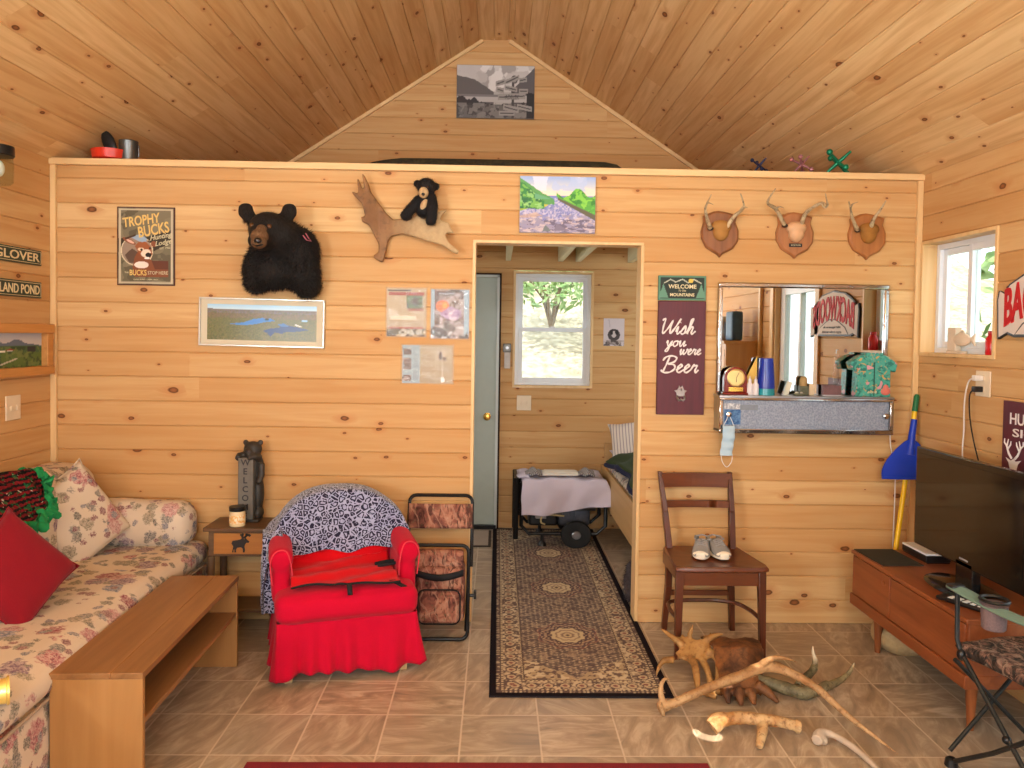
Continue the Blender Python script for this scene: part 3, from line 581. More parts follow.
# laminated pages
def page(label,x0,x1,z0,z1,cv):
    r=thing('laminated_page',label,'page',((x0+x1)/2,0,(z0+z1)/2),0,'laminated magazine pages beside the doorway'); a,b=(x1-x0)/2,(z1-z0)/2
    mb=MB(); mb.grid(lambda u,v:(-a+2*a*u,-.002-.004*math.sin(u*3.1)*math.sin(v*2.6+.3)-.0015*math.sin(v*22+u*9),-b+2*b*v),14,16); mb.build('plastic_sleeve',SLEEVE,r,thick=.0006)
    nx,ny=cv.nx,cv.ny; o=picture('print',cv,-a*.94,a*.94,-b*.95,b*.95,r,PAINT,y=-.001)
SL=Mat('clear_sleeve',c(235,235,235),.06,spec=.7); SL.set('Alpha',.10); SL.bump(SL.noise(SL.co(),30,3),.35,.006); SLEEVE=SL.m
cv=Canvas(50,60,.8); cv.fill((184,166,134)); cv.rect(.05,.95,.86,.93,(150,44,34)); cv.rect(.0,.9,.94,.99,(40,34,32),.0); cv.line([(.04,.965),(.6,.965)],.016,(48,40,38)); cv.rect(.5,.9,.58,.85,(70,104,58)); cv.ell(.7,.72,.13,.1,(44,36,28)); cv.speck((cv.u>.5)&(cv.v>.58)&(cv.v<.85)&(cv.u<.9),[(100,140,80),(34,40,26)],14,3,.55); cv.rect(.55,.92,.54,.58,(150,60,40)); cv.rect(.05,.92,.04,.16,(84,78,56)); cv.speck((cv.v<.16),[(210,206,190),(50,46,36)],12,6,.55); cv.rect(.05,.92,.16,.19,(160,60,44))
for k in range(18):
    v=.22+k*.034
    if v<.83: cv.rect(.07,.45,v,v+.012,(150,132,108),.7)
    if v<.52: cv.rect(.52,.9,v,v+.012,(150,132,108),.7)
cv.rect(.1,.75,.34,.44,(236,228,206),.7)
page('laminated article with red headline bar and small animal photo',1.756,1.977,1.526,1.794,cv)
cv=Canvas(50,60,.8); cv.fill((150,178,196)); cv.rect(.1,.86,.04,.97,(96,82,80)); cv.speck((cv.u>.1)&(cv.u<.86),[(60,54,52),(150,128,120),(120,104,110),(186,172,170)],9,13,.53); cv.ell(.3,.66,.17,.12,(226,108,40)); cv.ell(.36,.68,.07,.06,(240,160,60)); cv.poly([(.22,.5),(.5,.66),(.8,.56),(.7,.38),(.4,.4)],(170,140,178)); cv.speck((cv.v<.6)&(cv.v>.36)&(cv.u>.24)&(cv.u<.8),[(222,202,214),(120,84,130)],10,15,.55); cv.rect(.15,.62,.88,.95,(40,40,46),.7); cv.line([(.2,.915),(.6,.915)],.012,(170,180,190)); cv.speck(cv.v<.25,[(230,232,236),(40,40,46)],8,17,.56)
page('laminated magazine cover with orange hunter vest, beside the red headlined page',1.99,2.206,1.518,1.792,cv)
cv=Canvas(60,50,1.3); cv.fill((176,158,124)); cv.rect(0,.34,0,1,(150,172,182))
for k,(v) in enumerate((.75,.5,.36,.05)): cv.rect(.03,.18,v,v+.16,(106,84,80)); cv.speck((cv.u<.18)&(cv.v>v)&(cv.v<v+.16),[(60,48,46),(186,168,160)],14,20+k,.52)
for k in range(24): cv.rect(.37,.66,.04+k*.038,.052+k*.038,(150,132,104),.6); cv.rect(.69,.96,.04+k*.038,.052+k*.038,(150,132,104),.6 if k<14 or k>21 else 0); cv.rect(.22,.32,.1+k*.036,.115+k*.036,(110,120,126),.5)
cv.rect(.69,.88,.58,.86,(190,172,146)); cv.ell(.76,.72,.04,.12,(84,66,56)); cv.ell(.83,.65,.05,.06,(110,90,76)); cv.ell(.8,.1,.035,.08,(246,244,238)); cv.rect(.78,.81,.1,.9,(224,214,196),.6)
page('laminated three column article with blue side strip, lowest of the pages',1.839,2.124,1.279,1.492,cv)
# gable print (grey signpost by a lake)
cv=Canvas(130,92,1.46); cv.grad((170,166,162),(206,204,202),.45,1); cv.speck(cv.v>.5,[(150,146,144),(222,220,218),(186,182,180)],4,5,.5)
cv.below(lambda u:np.where(u<.48,.78-u*.25-np.where(u>.22,(u-.22)*.7,0)+.03*fbm(u*16,u*0,4),.0),(96,92,92)); cv.put((cv.v<.52+(cv.u-.7)*1.5)&(cv.u>.7),(92,88,90)); cv.rect(0,1,.3,.43,(176,172,170)); cv.put((cv.v<.44)&(cv.v>.4)&(cv.u<.6),(120,116,116)); cv.below(lambda u:.3+.14*fbm(u*22,u*0,7)-.1*(u>.28),(52,48,50)); cv.below(lambda u:.22+.05*fbm(u*9,u*0,9),(104,100,98)); cv.speck(cv.v<.28,[(66,62,62),(132,128,124)],12,12,.53); cv.put((cv.v<.45+.1*fbm(cv.u*20,cv.u*0,3))&(cv.u>.9),(40,38,40)); cv.rect(.71,.74,.0,.8,(70,66,66)); cv.ell(.74,.74,.045,.08,(84,80,80)); cv.ell(.74,.74,.03,.055,(140,136,134))
for u0,u1,v0,v1,rg in ((.5,.62,.6,.7,.05),(.51,.61,.5,.6,-.03),(.62,.8,.64,.73,.1),(.62,.78,.54,.63,-.04),(.8,.9,.68,.77,.02),(.8,.92,.48,.57,0),(.53,.89,.34,.46,.03),(.6,.8,.16,.27,-.06),(.78,.97,.18,.28,-.05),(.55,.75,.05,.14,0)): cv.poly([(u0,v0),(u1,v0+rg),(u1,v1+rg),(u0,v1)],(150,146,142)); cv.line([(u0+.02,(v0+v1)/2),(u1-.02,(v0+v1)/2+rg)],.011,(78,74,74))
r=thing('canvas_print','grey print of a signpost by a mountain lake on the gable','print',(2.311,YB,3.457))
MB().box(-.306,.306,-.02,0,-.206,.206).build('canvas_board',plain('grey_canvas',c(120,116,114),.7),r); picture('print',cv,-.304,.304,-.204,.204,r,PAINT,y=-.0205); text('ADELEK',plain('grey_lettering',c(60,58,58),.6),'lettering',r,.13,-.039,w=.11,h=.034,y=-.022)
# ------------------------------------------------------------------ bear shoulder mount
def FUR(nm,col,tip): 
    M=Mat(nm,col,.7,spec=.25); n=M.noise(M.co(),60,3); M.set('Base Color',M.mix(n,col,tip)); M.bump(M.noise(M.map(M.co(),(1,1,.35)),140,3,.7),.9,.01); return M.m
BFUR=FUR('black_bear_fur',c(16,13,12),c(34,28,25)); MUZ=FUR('brown_muzzle_fur',c(128,92,60),c(84,60,42)); NOSE=plain('black_nose',c(18,15,16),.3); EYE=plain('brown_glass_eye',c(86,54,30),.08)
def furblades(me,n,ln,w,down=(0,0,-.6),seed=1,keep=None):
    rr=random.Random(seed); mb=MB(); P=[p for p in me.polygons if keep is None or keep(p)]; cum=[]; t=0
    for p in P: t+=p.area; cum.append(t)
    import bisect
    for _ in range(n):
        p=P[min(len(P)-1,bisect.bisect(cum,rr.random()*t))]; vs=[me.vertices[i].co for i in p.vertices]; a=rr.random(); b=rr.random()
        q=vs[0].lerp(vs[1],a).lerp(vs[-1].lerp(vs[-2],a),b); d=(p.normal*.75+Vector(down)+Vector((rr.gauss(0,.25),rr.gauss(0,.25),rr.gauss(0,.25)))).normalized(); s=d.cross(Vector((rr.gauss(0,1),rr.gauss(0,1),rr.gauss(0,1)))).normalized()*w; l=ln*rr.uniform(.6,1.3)
        mb.add([q-s-p.normal*.004,q+s-p.normal*.004,q+d*l],[(0,1,2)])
    return mb
r=thing('bear_mount','stuffed black bear head and shoulders mounted on the front wall','taxidermy',(1.2,0,1.95)); o_=Vector((1.2,0,1.95))
mb=MB()
def E(x,z,y,rx,ry,rz): mb.ball(at(x,z,y),(rx,ry,rz))
E(1.20,1.93,-.09,.175,.10,.15); E(1.30,1.96,-.10,.10,.10,.14); E(1.32,1.85,-.09,.088,.085,.10); E(1.34,1.80,-.08,.07,.075,.07); E(1.08,1.87,-.09,.075,.09,.12); E(1.07,1.81,-.09,.062,.075,.06); E(1.16,1.87,-.13,.10,.08,.10); E(1.2,2.03,-.14,.13,.12,.11)
E(1.135,2.09,-.23,.10,.105,.085); E(1.11,2.08,-.28,.07,.07,.06); E(1.19,2.06,-.2,.09,.1,.09); E(1.1,2.025,-.27,.07,.075,.05)
E(1.092,2.045,-.335,.05,.06,.05); E(1.084,2.02,-.37,.04,.045,.034)
for ex,ez in ((1.014,2.182),(1.243,2.184)): E(ex,ez,-.17,.044,.02,.046); E(ex+.018*(1 if ex<1.1 else -1),ez-.03,-.18,.038,.03,.035)
me=blob(mb,.011,5,off=o_); body=link('bear_body',me,BFUR,r,smooth=180)
fb=furblades(me,9000,.020,.0016,keep=lambda p:p.center.y>-.2 and p.center.z<.16); f_=fb.build('fur',BFUR,r,smooth=0); f_['kind']='stuff'
fb=furblades(me,2600,.010,.0010,down=(0,.5,-.4),seed=3,keep=lambda p:-.26<p.center.y<=-.2); f_=fb.build('fur',BFUR,r,smooth=0); f_['kind']='stuff'
mb=MB(); E(1.0885,2.046,-.352,.044,.053,.044); E(1.083,2.018,-.386,.038,.042,.030); E(1.098,2.082,-.338,.03,.032,.03); link('muzzle',blob(mb,.006,4,off=o_),MUZ,r,smooth=180)
mb=MB(); mb.ball(at(1.077,2.028,-.423),(.02,.012,.014)); mb.build('nose',NOSE,r,off=o_)
mb=MB(); mb.tube([at(1.05,2.008,-.415),at(1.075,2.0,-.425),at(1.1,2.006,-.412),at(1.12,2.018,-.38)],[.002,.004,.004,.002],6); mb.build('mouth',NOSE,r,off=o_)
for ex,ez,ey in ((1.049,2.108,-.318),(1.138,2.104,-.327)): mb=MB(); mb.ball(at(ex,ez,ey),.0125); mb.build('eye',EYE,r,off=o_)
PINK=plain('pink_tag_ribbon',c(196,110,130),.6)
mb=MB(); mb.tube([at(1.315,2.06,-.185),at(1.335,2.035,-.195),at(1.36,2.03,-.19),at(1.345,2.045,-.195),at(1.33,2.07,-.18)],.005,6,flat=.5); mb.build('ribbon',PINK,r,off=o_)
# ------------------------------------------------------------------ moose antler on the wall with plush bear
ANT=[(1.635,2.383),(1.647,2.368),(1.668,2.328),(1.681,2.283),(1.727,2.222),(1.76,2.178),(1.797,2.145),(1.876,2.155),(1.949,2.177),(2.016,2.161),(2.04,2.187),(2.085,2.196),(2.053,2.169),(2.049,2.141),(2.094,2.126),(2.1,2.105),(2.12,2.073),(2.083,2.076),(2.074,2.064),(2.091,2.027),(2.146,1.983),(2.146,1.97),(2.125,1.967),(2.059,2.01),(1.976,2.033),(1.901,2.057),(1.843,2.07),(1.786,2.059),(1.77,2.034),(1.758,1.968),(1.742,1.918),(1.726,1.926),(1.698,1.942),(1.696,1.957),(1.721,1.975),(1.721,2.017),(1.691,2.074),(1.67,2.114),(1.637,2.128),(1.633,2.151),(1.653,2.159),(1.636,2.22),(1.587,2.273),(1.587,2.283),(1.62,2.269),(1.611,2.347),(1.619,2.349),(1.644,2.282),(1.654,2.274),(1.635,2.372)]
def antlermat(nm,a,b,d,sc=9,sp=70):
    M=Mat(nm,rough=.6,spec=.3); v=M.co(); n=M.noise(v,sc,4,.6); s=M.noise(v,sp,3,.6); k=M.mix(M.ramp(n,[(.35,0.0),(.65,1.0)]),a,b)
    M.set('Base Color',M.mix(M.ramp(s,[(.5,0.0),(.72,.8)]),k,d)); M.bump(s,.5,.006); return M.m
ANTL=antlermat('weathered_moose_antler',c(120,82,50),c(144,104,66),c(88,60,38),5,30)
_m=ANTL; _p=_m.node_tree.nodes['Principled BSDF']; MM=Mat.__new__(Mat); MM.m=_m; MM.nt=_m.node_tree; MM.p=_p; _x=MM.sep(MM.co())[0]; _o=_p.inputs['Base Color'].links[0].from_socket; MM.set('Base Color',MM.mix(MM.ramp(MM.ma('ADD',MM.ma('MULTIPLY',_x,3.0),MM.ma('ADD',.35,MM.ma('MULTIPLY',MM.noise(MM.co(),18,4),.3))),[(.42,0.0),(.95,.85)]),_o,MM.mix(MM.noise(MM.co(),40,4),c(206,178,132),c(160,128,88))))
mb=MB(); mb.prism([(x*1.0,z) for x,z in ANT],-.012,-.042); me=blob(mb,.0055,6,.5)
for v in me.vertices: x,y,z=v.co; v.co.y-=.02+.06*max(0,(x-1.76)/.4)**1.0*(1 if x>1.76 else 0)-.0+.05*max(0,(1.72-x)/.13); v.co.y+=.02
o_=Vector((1.8,0,2.1)); me.transform(Matrix.Translation(-o_)); a=link('moose_antler',me,ANTL,None,smooth=180); a.location=o_; tag(a,'brown moose antler hung on the front wall under the plush bear','antler')
r=thing('plush_bear','small black plush bear with tan muzzle sitting on the wall antler','toy bear',(1.95,-.07,2.2)); o_=Vector((1.95,-.07,2.2))
PLF=FUR('black_plush',c(14,12,13),c(30,27,28)); TAN=FUR('tan_plush',c(206,176,132),c(176,140,98))
mb=MB(); Y_=-.1
for x,z,y,rx,ry,rz in ((1.965,2.327,-.11,.05,.045,.046),(1.915,2.343,-.1,.019,.014,.02),(2.016,2.330,-.1,.019,.014,.02),(1.962,2.25,-.09,.045,.045,.07),(1.962,2.2,-.085,.05,.045,.04)): mb.ball(at(x,z,y),(rx,ry,rz))
q=[at(1.93,2.265,-.1),at(1.895,2.22,-.11),at(1.86,2.18,-.115),at(1.835,2.163,-.115)]; mb.tube(q,[.026,.028,.027,.016],12); q=[at(1.99,2.28,-.1),at(1.997,2.22,-.125),at(1.992,2.15,-.13)]; mb.tube(q,[.028,.03,.028],12); mb.ball(at(1.99,2.145,-.132),(.028,.024,.022)); mb.ball(at(1.86,2.17,-.118),(.03,.024,.024))
me=blob(mb,.006,3,off=o_); link('plush_body',me,PLF,r,smooth=180); f_=furblades(me,3500,.009,.0009,down=(0,0,-.2),seed=5).build('fur',PLF,r,smooth=0); f_['kind']='stuff'
mb=MB(); mb.ball(at(1.95,2.296,-.152),(.026,.022,.029)); mb.build('muzzle',TAN,r,off=o_); mb=MB(); mb.ball(at(1.948,2.288,-.174),(.0095,.006,.008)); mb.build('nose',NOSE,r,off=o_)
mb=MB(); mb.ball(at(1.953,2.235,-.132),(.016,.008,.03),rot=Matrix.Rotation(.5,3,'Y')); mb.build('chest_patch',TAN,r,off=o_)
for ex in (1.94,1.972): mb=MB(); mb.ball(at(ex,2.325,-.155),.005); mb.build('eye',EYE,r,off=o_)
# ------------------------------------------------------------------ deer antler plaques
PLA=[(3.439,2.197),(3.469,2.211),(3.495,2.222),(3.523,2.226),(3.55,2.222),(3.578,2.216),(3.622,2.201),(3.614,2.167),(3.632,2.12),(3.63,2.065),(3.603,2.024),(3.549,1.996),(3.533,1.978),(3.515,1.996),(3.459,2.029),(3.434,2.076),(3.43,2.116),(3.443,2.164)]
PLA=[(x-3.532,z-2.105) for x,z in PLA]; PLA=[((x-PLA[(-i)%18][0])/2 if False else x,z) for i,(x,z) in enumerate(PLA)]
OAK=[wood('oak_plaque',c(150,96,56),c(112,66,36),.8,axis=2),wood('cherry_plaque',c(170,112,68),c(142,88,50),.8,axis=2),wood('honey_plaque',c(176,114,62),c(146,88,44),.8,axis=2)]
SK=[plain('tan_hide',c(168,118,58),.8,bump=.4),plain('bare_skull_cap',c(206,160,118),.6,var=.06),plain('brown_hide',c(156,104,42),.85,bump=.4,var=.25)]
DANT=antlermat('deer_antler',c(146,120,86),c(196,176,140),c(84,60,36),8,50); BURR=plain('dark_burr',c(62,44,32),.8)
def plaque(i,cx,label,ants):
    r=thing('antler_plaque',label,'antler mount',(cx,0,2.105),0,'deer antler plaques in a row'); o_=Vector((cx,0,2.105))
    p=[(x,z) for x,z in PLA]; k=len(p); mb=MB(); q=[(x*.9,z*.9) for x,z in p]
    vs=[(x,0,z) for x,z in p]+[(x,-.016,z) for x,z in p]+[(x,-.026,z) for x,z in q]
    fs=[tuple(range(k)),tuple(range(3*k-1,2*k-1,-1))]+[(a+j*k,(a+1)%k+j*k,(a+1)%k+(j+1)*k,a+(j+1)*k) for j in (0,1) for a in range(k)]
    mb.add(vs,fs); mb.build('shield_board',OAK[i],r,smooth=25,bevel=.0015)
    mb=MB(); mb.ball((0,-.03,.034),(.056,.04,.036)); mb.ball((0,-.03,.004),(.043,.036,.046)); link('skull_cap',blob(mb,.005,5),SK[i],r,smooth=180)
    for name,q,tines in ants:
        mb=MB(); z0=q[0]
        taper(mb,[at(*p_[:2],y)+(rr,) for p_,y,rr in zip(q,np.linspace(-.05,-.15,len(q)),np.linspace(.0125,.0035,len(q)))],5,9,.08)
        for t in tines: taper(mb,[at(*p_[:2],y)+(rr,) for p_,y,rr in zip(t,np.linspace(-.11,-.16,len(t)),np.linspace(.007,.002,len(t)))],5,8)
        link('antler',blob(mb,.003,2,off=o_),DANT,r,smooth=180)
        mb=MB(); a=at(*q[0][:2],-.048); mb.ball(a,(.016,.014,.011)); mb.build('burr',BURR,r,off=o_)
    return r
plaque(0,3.532,'deer antlers on an oak shield, leftmost of the three plaques',[('l',[(3.484,2.133),(3.462,2.196),(3.457,2.248),(3.486,2.315)],[[(3.453,2.238),(3.468,2.269),(3.502,2.259)]]),('r',[(3.57,2.138),(3.609,2.198),(3.655,2.239),(3.661,2.265),(3.642,2.324)],[[(3.645,2.235),(3.66,2.25),(3.684,2.246)]])])
r=plaque(1,3.935,'deer antlers on shield with bare pale skull cap and black nameplate',[('l',[(3.885,2.155),(3.835,2.242),(3.794,2.268),(3.794,2.294),(3.832,2.354)],[[(3.835,2.235),(3.85,2.255),(3.88,2.249)]]),('r',[(3.971,2.16),(4.003,2.232),(4.082,2.28),(4.112,2.262),(4.1,2.333)],[[(4.082,2.275),(4.1,2.255),(4.118,2.27),(4.112,2.29)]])])
MB().box(-.035,.035,-.03,-.026,-.066,-.047).build('nameplate',plain('black_nameplate',c(30,26,24),.4),r,bevel=.001); text('BOLTON',PALE,'lettering',r,0,-.0565,w=.05,h=.007,y=-.031)
plaque(2,4.325,'small two point deer antlers on shield, rightmost of the three plaques',[('l',[(4.28,2.136),(4.25,2.2),(4.241,2.236),(4.228,2.292)],[[(4.236,2.25),(4.25,2.278),(4.28,2.289)]]),('r',[(4.347,2.142),(4.366,2.2),(4.40,2.25),(4.43,2.3)],[])])
# ------------------------------------------------------------------ wooden welcome sign and bottle opener board
cv=Canvas(70,38,1.95); cv.fill((84,128,104)); cv.rect(.04,.96,.07,.93,(30,42,34)); cv.line([(.12,.7),(.25,.85),(.36,.74),(.5,.86),(.62,.72),(.74,.86),(.9,.7)],.02,(190,190,170)); cv.ell(.68,.8,.05,.09,(214,180,70))
for u in (.1,.9):
    cv.poly([(u-.11,.1),(u,.62),(u+.11,.1)],(96,140,116)); cv.poly([(u-.06,.3),(u,.68),(u+.06,.3)],(96,140,116))
r=thing('welcome_sign','green WELCOME TO THE MOUNTAINS sign above the maroon board','sign',(3.336,0,1.812))
MB().box(-.128,.128,-.016,0,-.066,.066).build('sign_board',plain('green_edge',c(70,108,88),.6),r,bevel=.002); picture('print',cv,-.127,.127,-.065,.065,r,PAINT,y=-.0165); text('WELCOME',LETT,'lettering',r,0,.008,w=.15,h=.022,y=-.018,bold=.02); text('To The',LETT,'lettering',r,0,-.014,w=.04,y=-.018,shear=.3); text('MOUNTAINS',LETT,'lettering',r,0,-.036,w=.13,h=.017,y=-.018,bold=.02)
MAR=Mat('maroon_stained_board',rough=.5); n=MAR.noise(MAR.map(MAR.co(),(26,26,2)),1.5,5,.6); MAR.set('Base Color',MAR.mix(n,c(104,34,46),c(58,20,30)))
r=thing('bottle_opener_sign','maroon board lettered Wish you were Beer with bottle opener','sign',(3.337,0,1.4385))
MB().box(-.128,.128,-.02,0,-.304,.304).build('sign_board',MAR.m,r,bevel=.003)
GL={'W':(1.5,[[(0,1.75),(.12,2),(.25,1.9),(.2,.9),(.3,.05),(.75,.9),(.98,1.8),(.92,.8),(1.02,.05),(1.4,.9),(1.75,2.05)]]),'i':(.5,[[(0,.3),(.18,1.0),(.14,.3),(.24,.02),(.5,.35)],[(.27,1.5),(.3,1.56)]]),'s':(.58,[[(0,.25),(.34,1.1),(.42,.6),(.4,.15),(.18,0),(.02,.14)],[(.4,.1),(.58,.35)]]),'h':(.8,[[(0,.3),(.38,1.7),(.34,2.05),(.2,1.7),(.1,0)],[(.12,.3),(.38,.98),(.54,.8),(.46,.2),(.58,.02),(.85,.4)]]),'y':(.75,[[(0,.6),(.14,1),(.16,.4),(.3,.1),(.58,.9)],[(.66,1),(.5,.1),(.28,-.9),(.06,-.8),(.3,-.2),(.8,.35)]]),'o':(.68,[[(.38,.98),(.1,.75),(.06,.2),(.28,.0),(.52,.3),(.5,.8),(.36,.98),(.72,.8)]]),'u':(.78,[[(0,.5),(.14,1),(.12,.3),(.26,.02),(.58,.9)],[(.62,1),(.56,.3),(.64,.02),(.84,.35)]]),'w':(1.05,[[(0,.5),(.16,1),(.12,.3),(.24,.02),(.52,.9),(.48,.3),(.6,.02),(.92,.6),(.9,1.0),(1.08,.85)]]),'e':(.6,[[(0,.3),(.3,.6),(.44,.9),(.3,1.02),(.12,.7),(.12,.2),(.3,.0),(.62,.35)]]),'r':(.62,[[(0,.3),(.2,1.05),(.24,.85),(.46,.9),(.38,.3),(.46,.02),(.66,.35)]]),'B':(1.25,[[(.5,2.0),(.36,1.0),(.2,.0)],[(.0,1.5),(.2,1.95),(.7,2.1),(1.08,1.85),(.95,1.35),(.5,1.1),(.98,.98),(1.12,.5),(.8,.05),(.3,-.02),(.0,.3)]])}
def script(word,parent,x0,z0,w,s_,y,r_,mat=WLET):
    tot=sum(GL[ch][0] for ch in word); k=w/tot; x=x0; mb=MB()
    for ch in word:
        adv,st=GL[ch]
        for q in st: 
            P=cat([(x+a*k+.22*b*s_,z0+b*s_) for a,b in q],5); mb.tube([(p[0],y,p[1]) for p in P],[r_*(.75+.5*abs(math.sin(i*.55))) for i in range(len(P))],8,flat=.3 if False else None)
        x+=adv*k
    o=mb.build('lettering',mat,parent,smooth=60); o.scale=(1,.35,1); o.location=(0,y*.65,0); return o
script('Wish',r,-.118,.128,.185,.040,-.021,.0042); script('you',r,-.085,.062,.105,.030,-.021,.0034); script('were',r,-.012,.018,.115,.030,-.021,.0034); script('Beer',r,-.112,-.078,.20,.042,-.021,.0044)
IRON=plain('pewter_opener',c(150,138,132),.4,.7,var=.2,sc=40)
mb=MB(); mb.prism([(-.022,.01),(-.034,.022),(-.018,.026),(-.008,.05),(.0,.038),(.008,.05),(.018,.026),(.034,.022),(.022,.01),(.022,-.008),(-.022,-.008)],-.026,-.02); mb.tube([(-.02,-.022,-.006),(-.018,-.036,-.022),(-.012,-.034,-.03),(0,-.03,-.024),(.012,-.034,-.03),(.018,-.036,-.022),(.02,-.022,-.006)],.006,8); mb.ball((0,-.024,.03),(.008,.006,.008)); o=mb.build('bottle_opener',IRON,r,bevel=.001); o.location=(0,0,-.197)
# ================================================================== MIRROR CABINET AND ITS SHELF
MIR=Mat('mirror_silver',c(212,212,208),.015,1); MIRROR=MIR.m
CHR2=Mat('worn_chrome',c(190,184,178),.16,1); n=CHR2.noise(CHR2.co(),30,3,.6); CHR2.set('Base Color',CHR2.ramp(n,[(.28,c(120,104,92)),(.42,c(190,186,182))])); CHR2.set('Roughness',CHR2.ramp(n,[(.3,.35),(.45,.12)]))
r=thing('mirror_cabinet','chrome framed mirror cabinet with a shelf on the front wall','mirror',(4.0,0,1.25)); o_=Vector((4.0,0,1.25))
mb=MB(); x0,x1,z0,z1,t=3.528,4.452,1.252,1.846,.026
for a,b,p,q in ((x0,x1,z1-t,z1),(x0,x0+t,z0,z1-t),(x1-t,x1,z0,z1-t)): mb.box(a,b,-.026,0,p,q)
mb.build('mirror_frame',CHR2.m,r,off=o_,bevel=.007)
MB().box(x0+.012,x1-.012,-.014,-.002,z0-.01,z1-.012).build('mirror',MIRROR,r,off=o_,smooth=0)
x0,x1=3.524,4.438; zs=1.249
MB().box(x0-.006,x1+.008,-.118,0,zs-.012,zs).build('shelf',STEEL,r,off=o_,bevel=.002)
mb=MB(); mb.box(x0,x0+.014,-.11,0,1.058,zs-.012); mb.box(x1-.014,x1,-.11,0,1.058,zs-.012); mb.box(x0,x1,-.11,0,1.054,1.068); mb.box(x0+.014,x1-.014,-.02,-.004,1.068,zs-.012); mb.build('cabinet_box',STEEL,r,off=o_,bevel=.001)
mb=MB(); t=.016
for a,b,p,q in ((x0-.004,x1+.004,zs-.026,zs-.012),(x0-.004,x1+.004,1.05,1.074),(x0-.004,x0+t,1.074,zs-.026),(x1-t,x1+.004,1.074,zs-.026)): mb.box(a,b,-.122,-.108,p,q)
mb.build('cabinet_frame',CHR2.m,r,off=o_,bevel=.004)
M=Mat('pebbled_glass',c(150,156,166),.4,spec=.4); v=M.co(); n=M.vor(v,110); n2=M.noise(v,5,3); e=M.noise(v,60,3,.7)
M.set('Base Color',M.mix(M.ramp(n,[(.1,0.0),(.8,.8)]),M.mix(n2,c(124,134,152),c(100,110,128)),c(158,166,180))); M.bump(n,.7,.004)
d1=MB().box(x0+t,x0+.46,-.112,-.107,1.074,zs-.026).build('sliding_door',M.m,r,off=o_,smooth=0); d2=MB().box(x0+.45,x1-t,-.106,-.101,1.074,zs-.026).build('sliding_door',M.m,r,off=o_,smooth=0)
for d_,x in ((d1,3.566),(d2,4.395)): MB().lathe([(.006,-.1),(.006,-.122),(.013,-.127),(.014,-.136),(.001,-.141)],16,(x,0,1.150),'y').build('knob',CHROME,d_,off=o_)
M=Mat('label_sheet',c(176,178,180),.5); n=M.noise(M.map(M.co(),(90,1,40)),1,3,.7); M.set('Base Color',M.ramp(n,[(.45,c(206,206,206)),(.55,c(140,142,148))]))
def sticker(nm,label,x0,x1,z0,z1,mat): o=MB().box(-(x1-x0)/2,(x1-x0)/2,-.001,0,-(z1-z0)/2,(z1-z0)/2).build(nm,mat,d1,smooth=0); o.location=((x0+x1)/2-4.0,-.1122,(z0+z1)/2-1.25); o['label']=label
sticker('sticker','torn white paper sticker',3.545,3.63,1.178,1.206,M.m); sticker('sticker','grey paper sticker',3.632,3.725,1.172,1.200,plain('grey_label',c(128,134,142),.5,sc=60)); M=Mat('blue_label',c(52,92,140),.5); n=M.noise(M.co(),45,3,.7); M.set('Base Color',M.ramp(n,[(.4,c(38,78,130)),(.6,c(88,128,168))])); sticker('sticker','blue product sticker',3.548,3.634,1.096,1.174,M.m)
ZS=zs+.0005
# face mask on the left knob
MASK=cloth('pale_blue_mask',c(176,200,214),400,.06); LOOP=plain('white_elastic',c(226,224,220),.7)
r=thing('face_mask','pale blue disposable face mask hanging from the mirror cabinet knob','mask',(3.566,-.132,1.143))
MB().grid(lambda u,v:(-.034+.064*u-.006*(v)+.004*math.sin(v*5),-.006-.008*math.sin(u*PI)-.004*math.sin(v*20),-.052-.155*v),12,26).build('mask_body',MASK,r,thick=.002)
MB().tube(cat([(-.03,-.006,-.052),(-.012,-.003,-.02),(.0,.003,.004),(.013,-.003,-.02),(.026,-.006,-.052)],5),.0018,6).build('ear_loop',LOOP,r); MB().tube(cat([(-.038,-.004,-.2),(-.03,-.004,-.24),(-.006,-.004,-.268),(.018,-.004,-.24),(.022,-.004,-.2)],5),.0018,6).build('ear_loop',LOOP,r)
# objects on the cabinet shelf
RW=plain('red_lacquer_wood',c(118,26,16),.18,var=.12,spec=.6)
r=thing('mantel_clock','small red wooden arched clock with brass dial on cabinet shelf','clock',(3.612,-.07,ZS))
P=[(-.06,.012),(.06,.012)]+[(.06*math.cos(a),.085+.062*math.sin(a)) for a in np.linspace(0,PI,14)]; MB().prism(P,-.022,.022).build('case',RW,r,bevel=.004); MB().box(-.066,.066,-.027,.026,0,.012).build('base',RW,r,bevel=.003)
MB().lathe([(.047,-.022),(.047,-.028),(.042,-.03),(.04,-.027),(.001,-.027)],28,(0,0,.09),'y').build('dial',plain('pale_gold_dial',c(214,184,120),.3,.7,var=.08),r)
mb=MB(); mb.hexa([(-.0015,-.030,.09),(.0015,-.030,.09),(.0015,-.029,.09),(-.0015,-.029,.09)],[(.012,-.030,.118),(.014,-.030,.117),(.014,-.029,.117),(.012,-.029,.118)]); mb.hexa([(-.002,-.030,.068),(.002,-.030,.068),(.002,-.029,.068),(-.002,-.029,.068)],[(-.001,-.030,.09),(.001,-.030,.09),(.001,-.029,.09),(-.001,-.029,.09)]); mb.build('hand',BLACK,r); MB().box(-.038,.038,-.024,-.021,.018,.042).build('nameplate',BRASS,r,bevel=.001)
YEL=plain('yellow_card',c(232,188,92),.7,var=.05); o=MB().prism([(-.05,.03),(-.04,0),(.035,0),(.035,.205)],-.002,.002).build('paper_pennant',YEL,None); o.location=(3.705,-.036,ZS); tag(o,'yellow triangular card leaning behind the clock on mirror shelf','card')
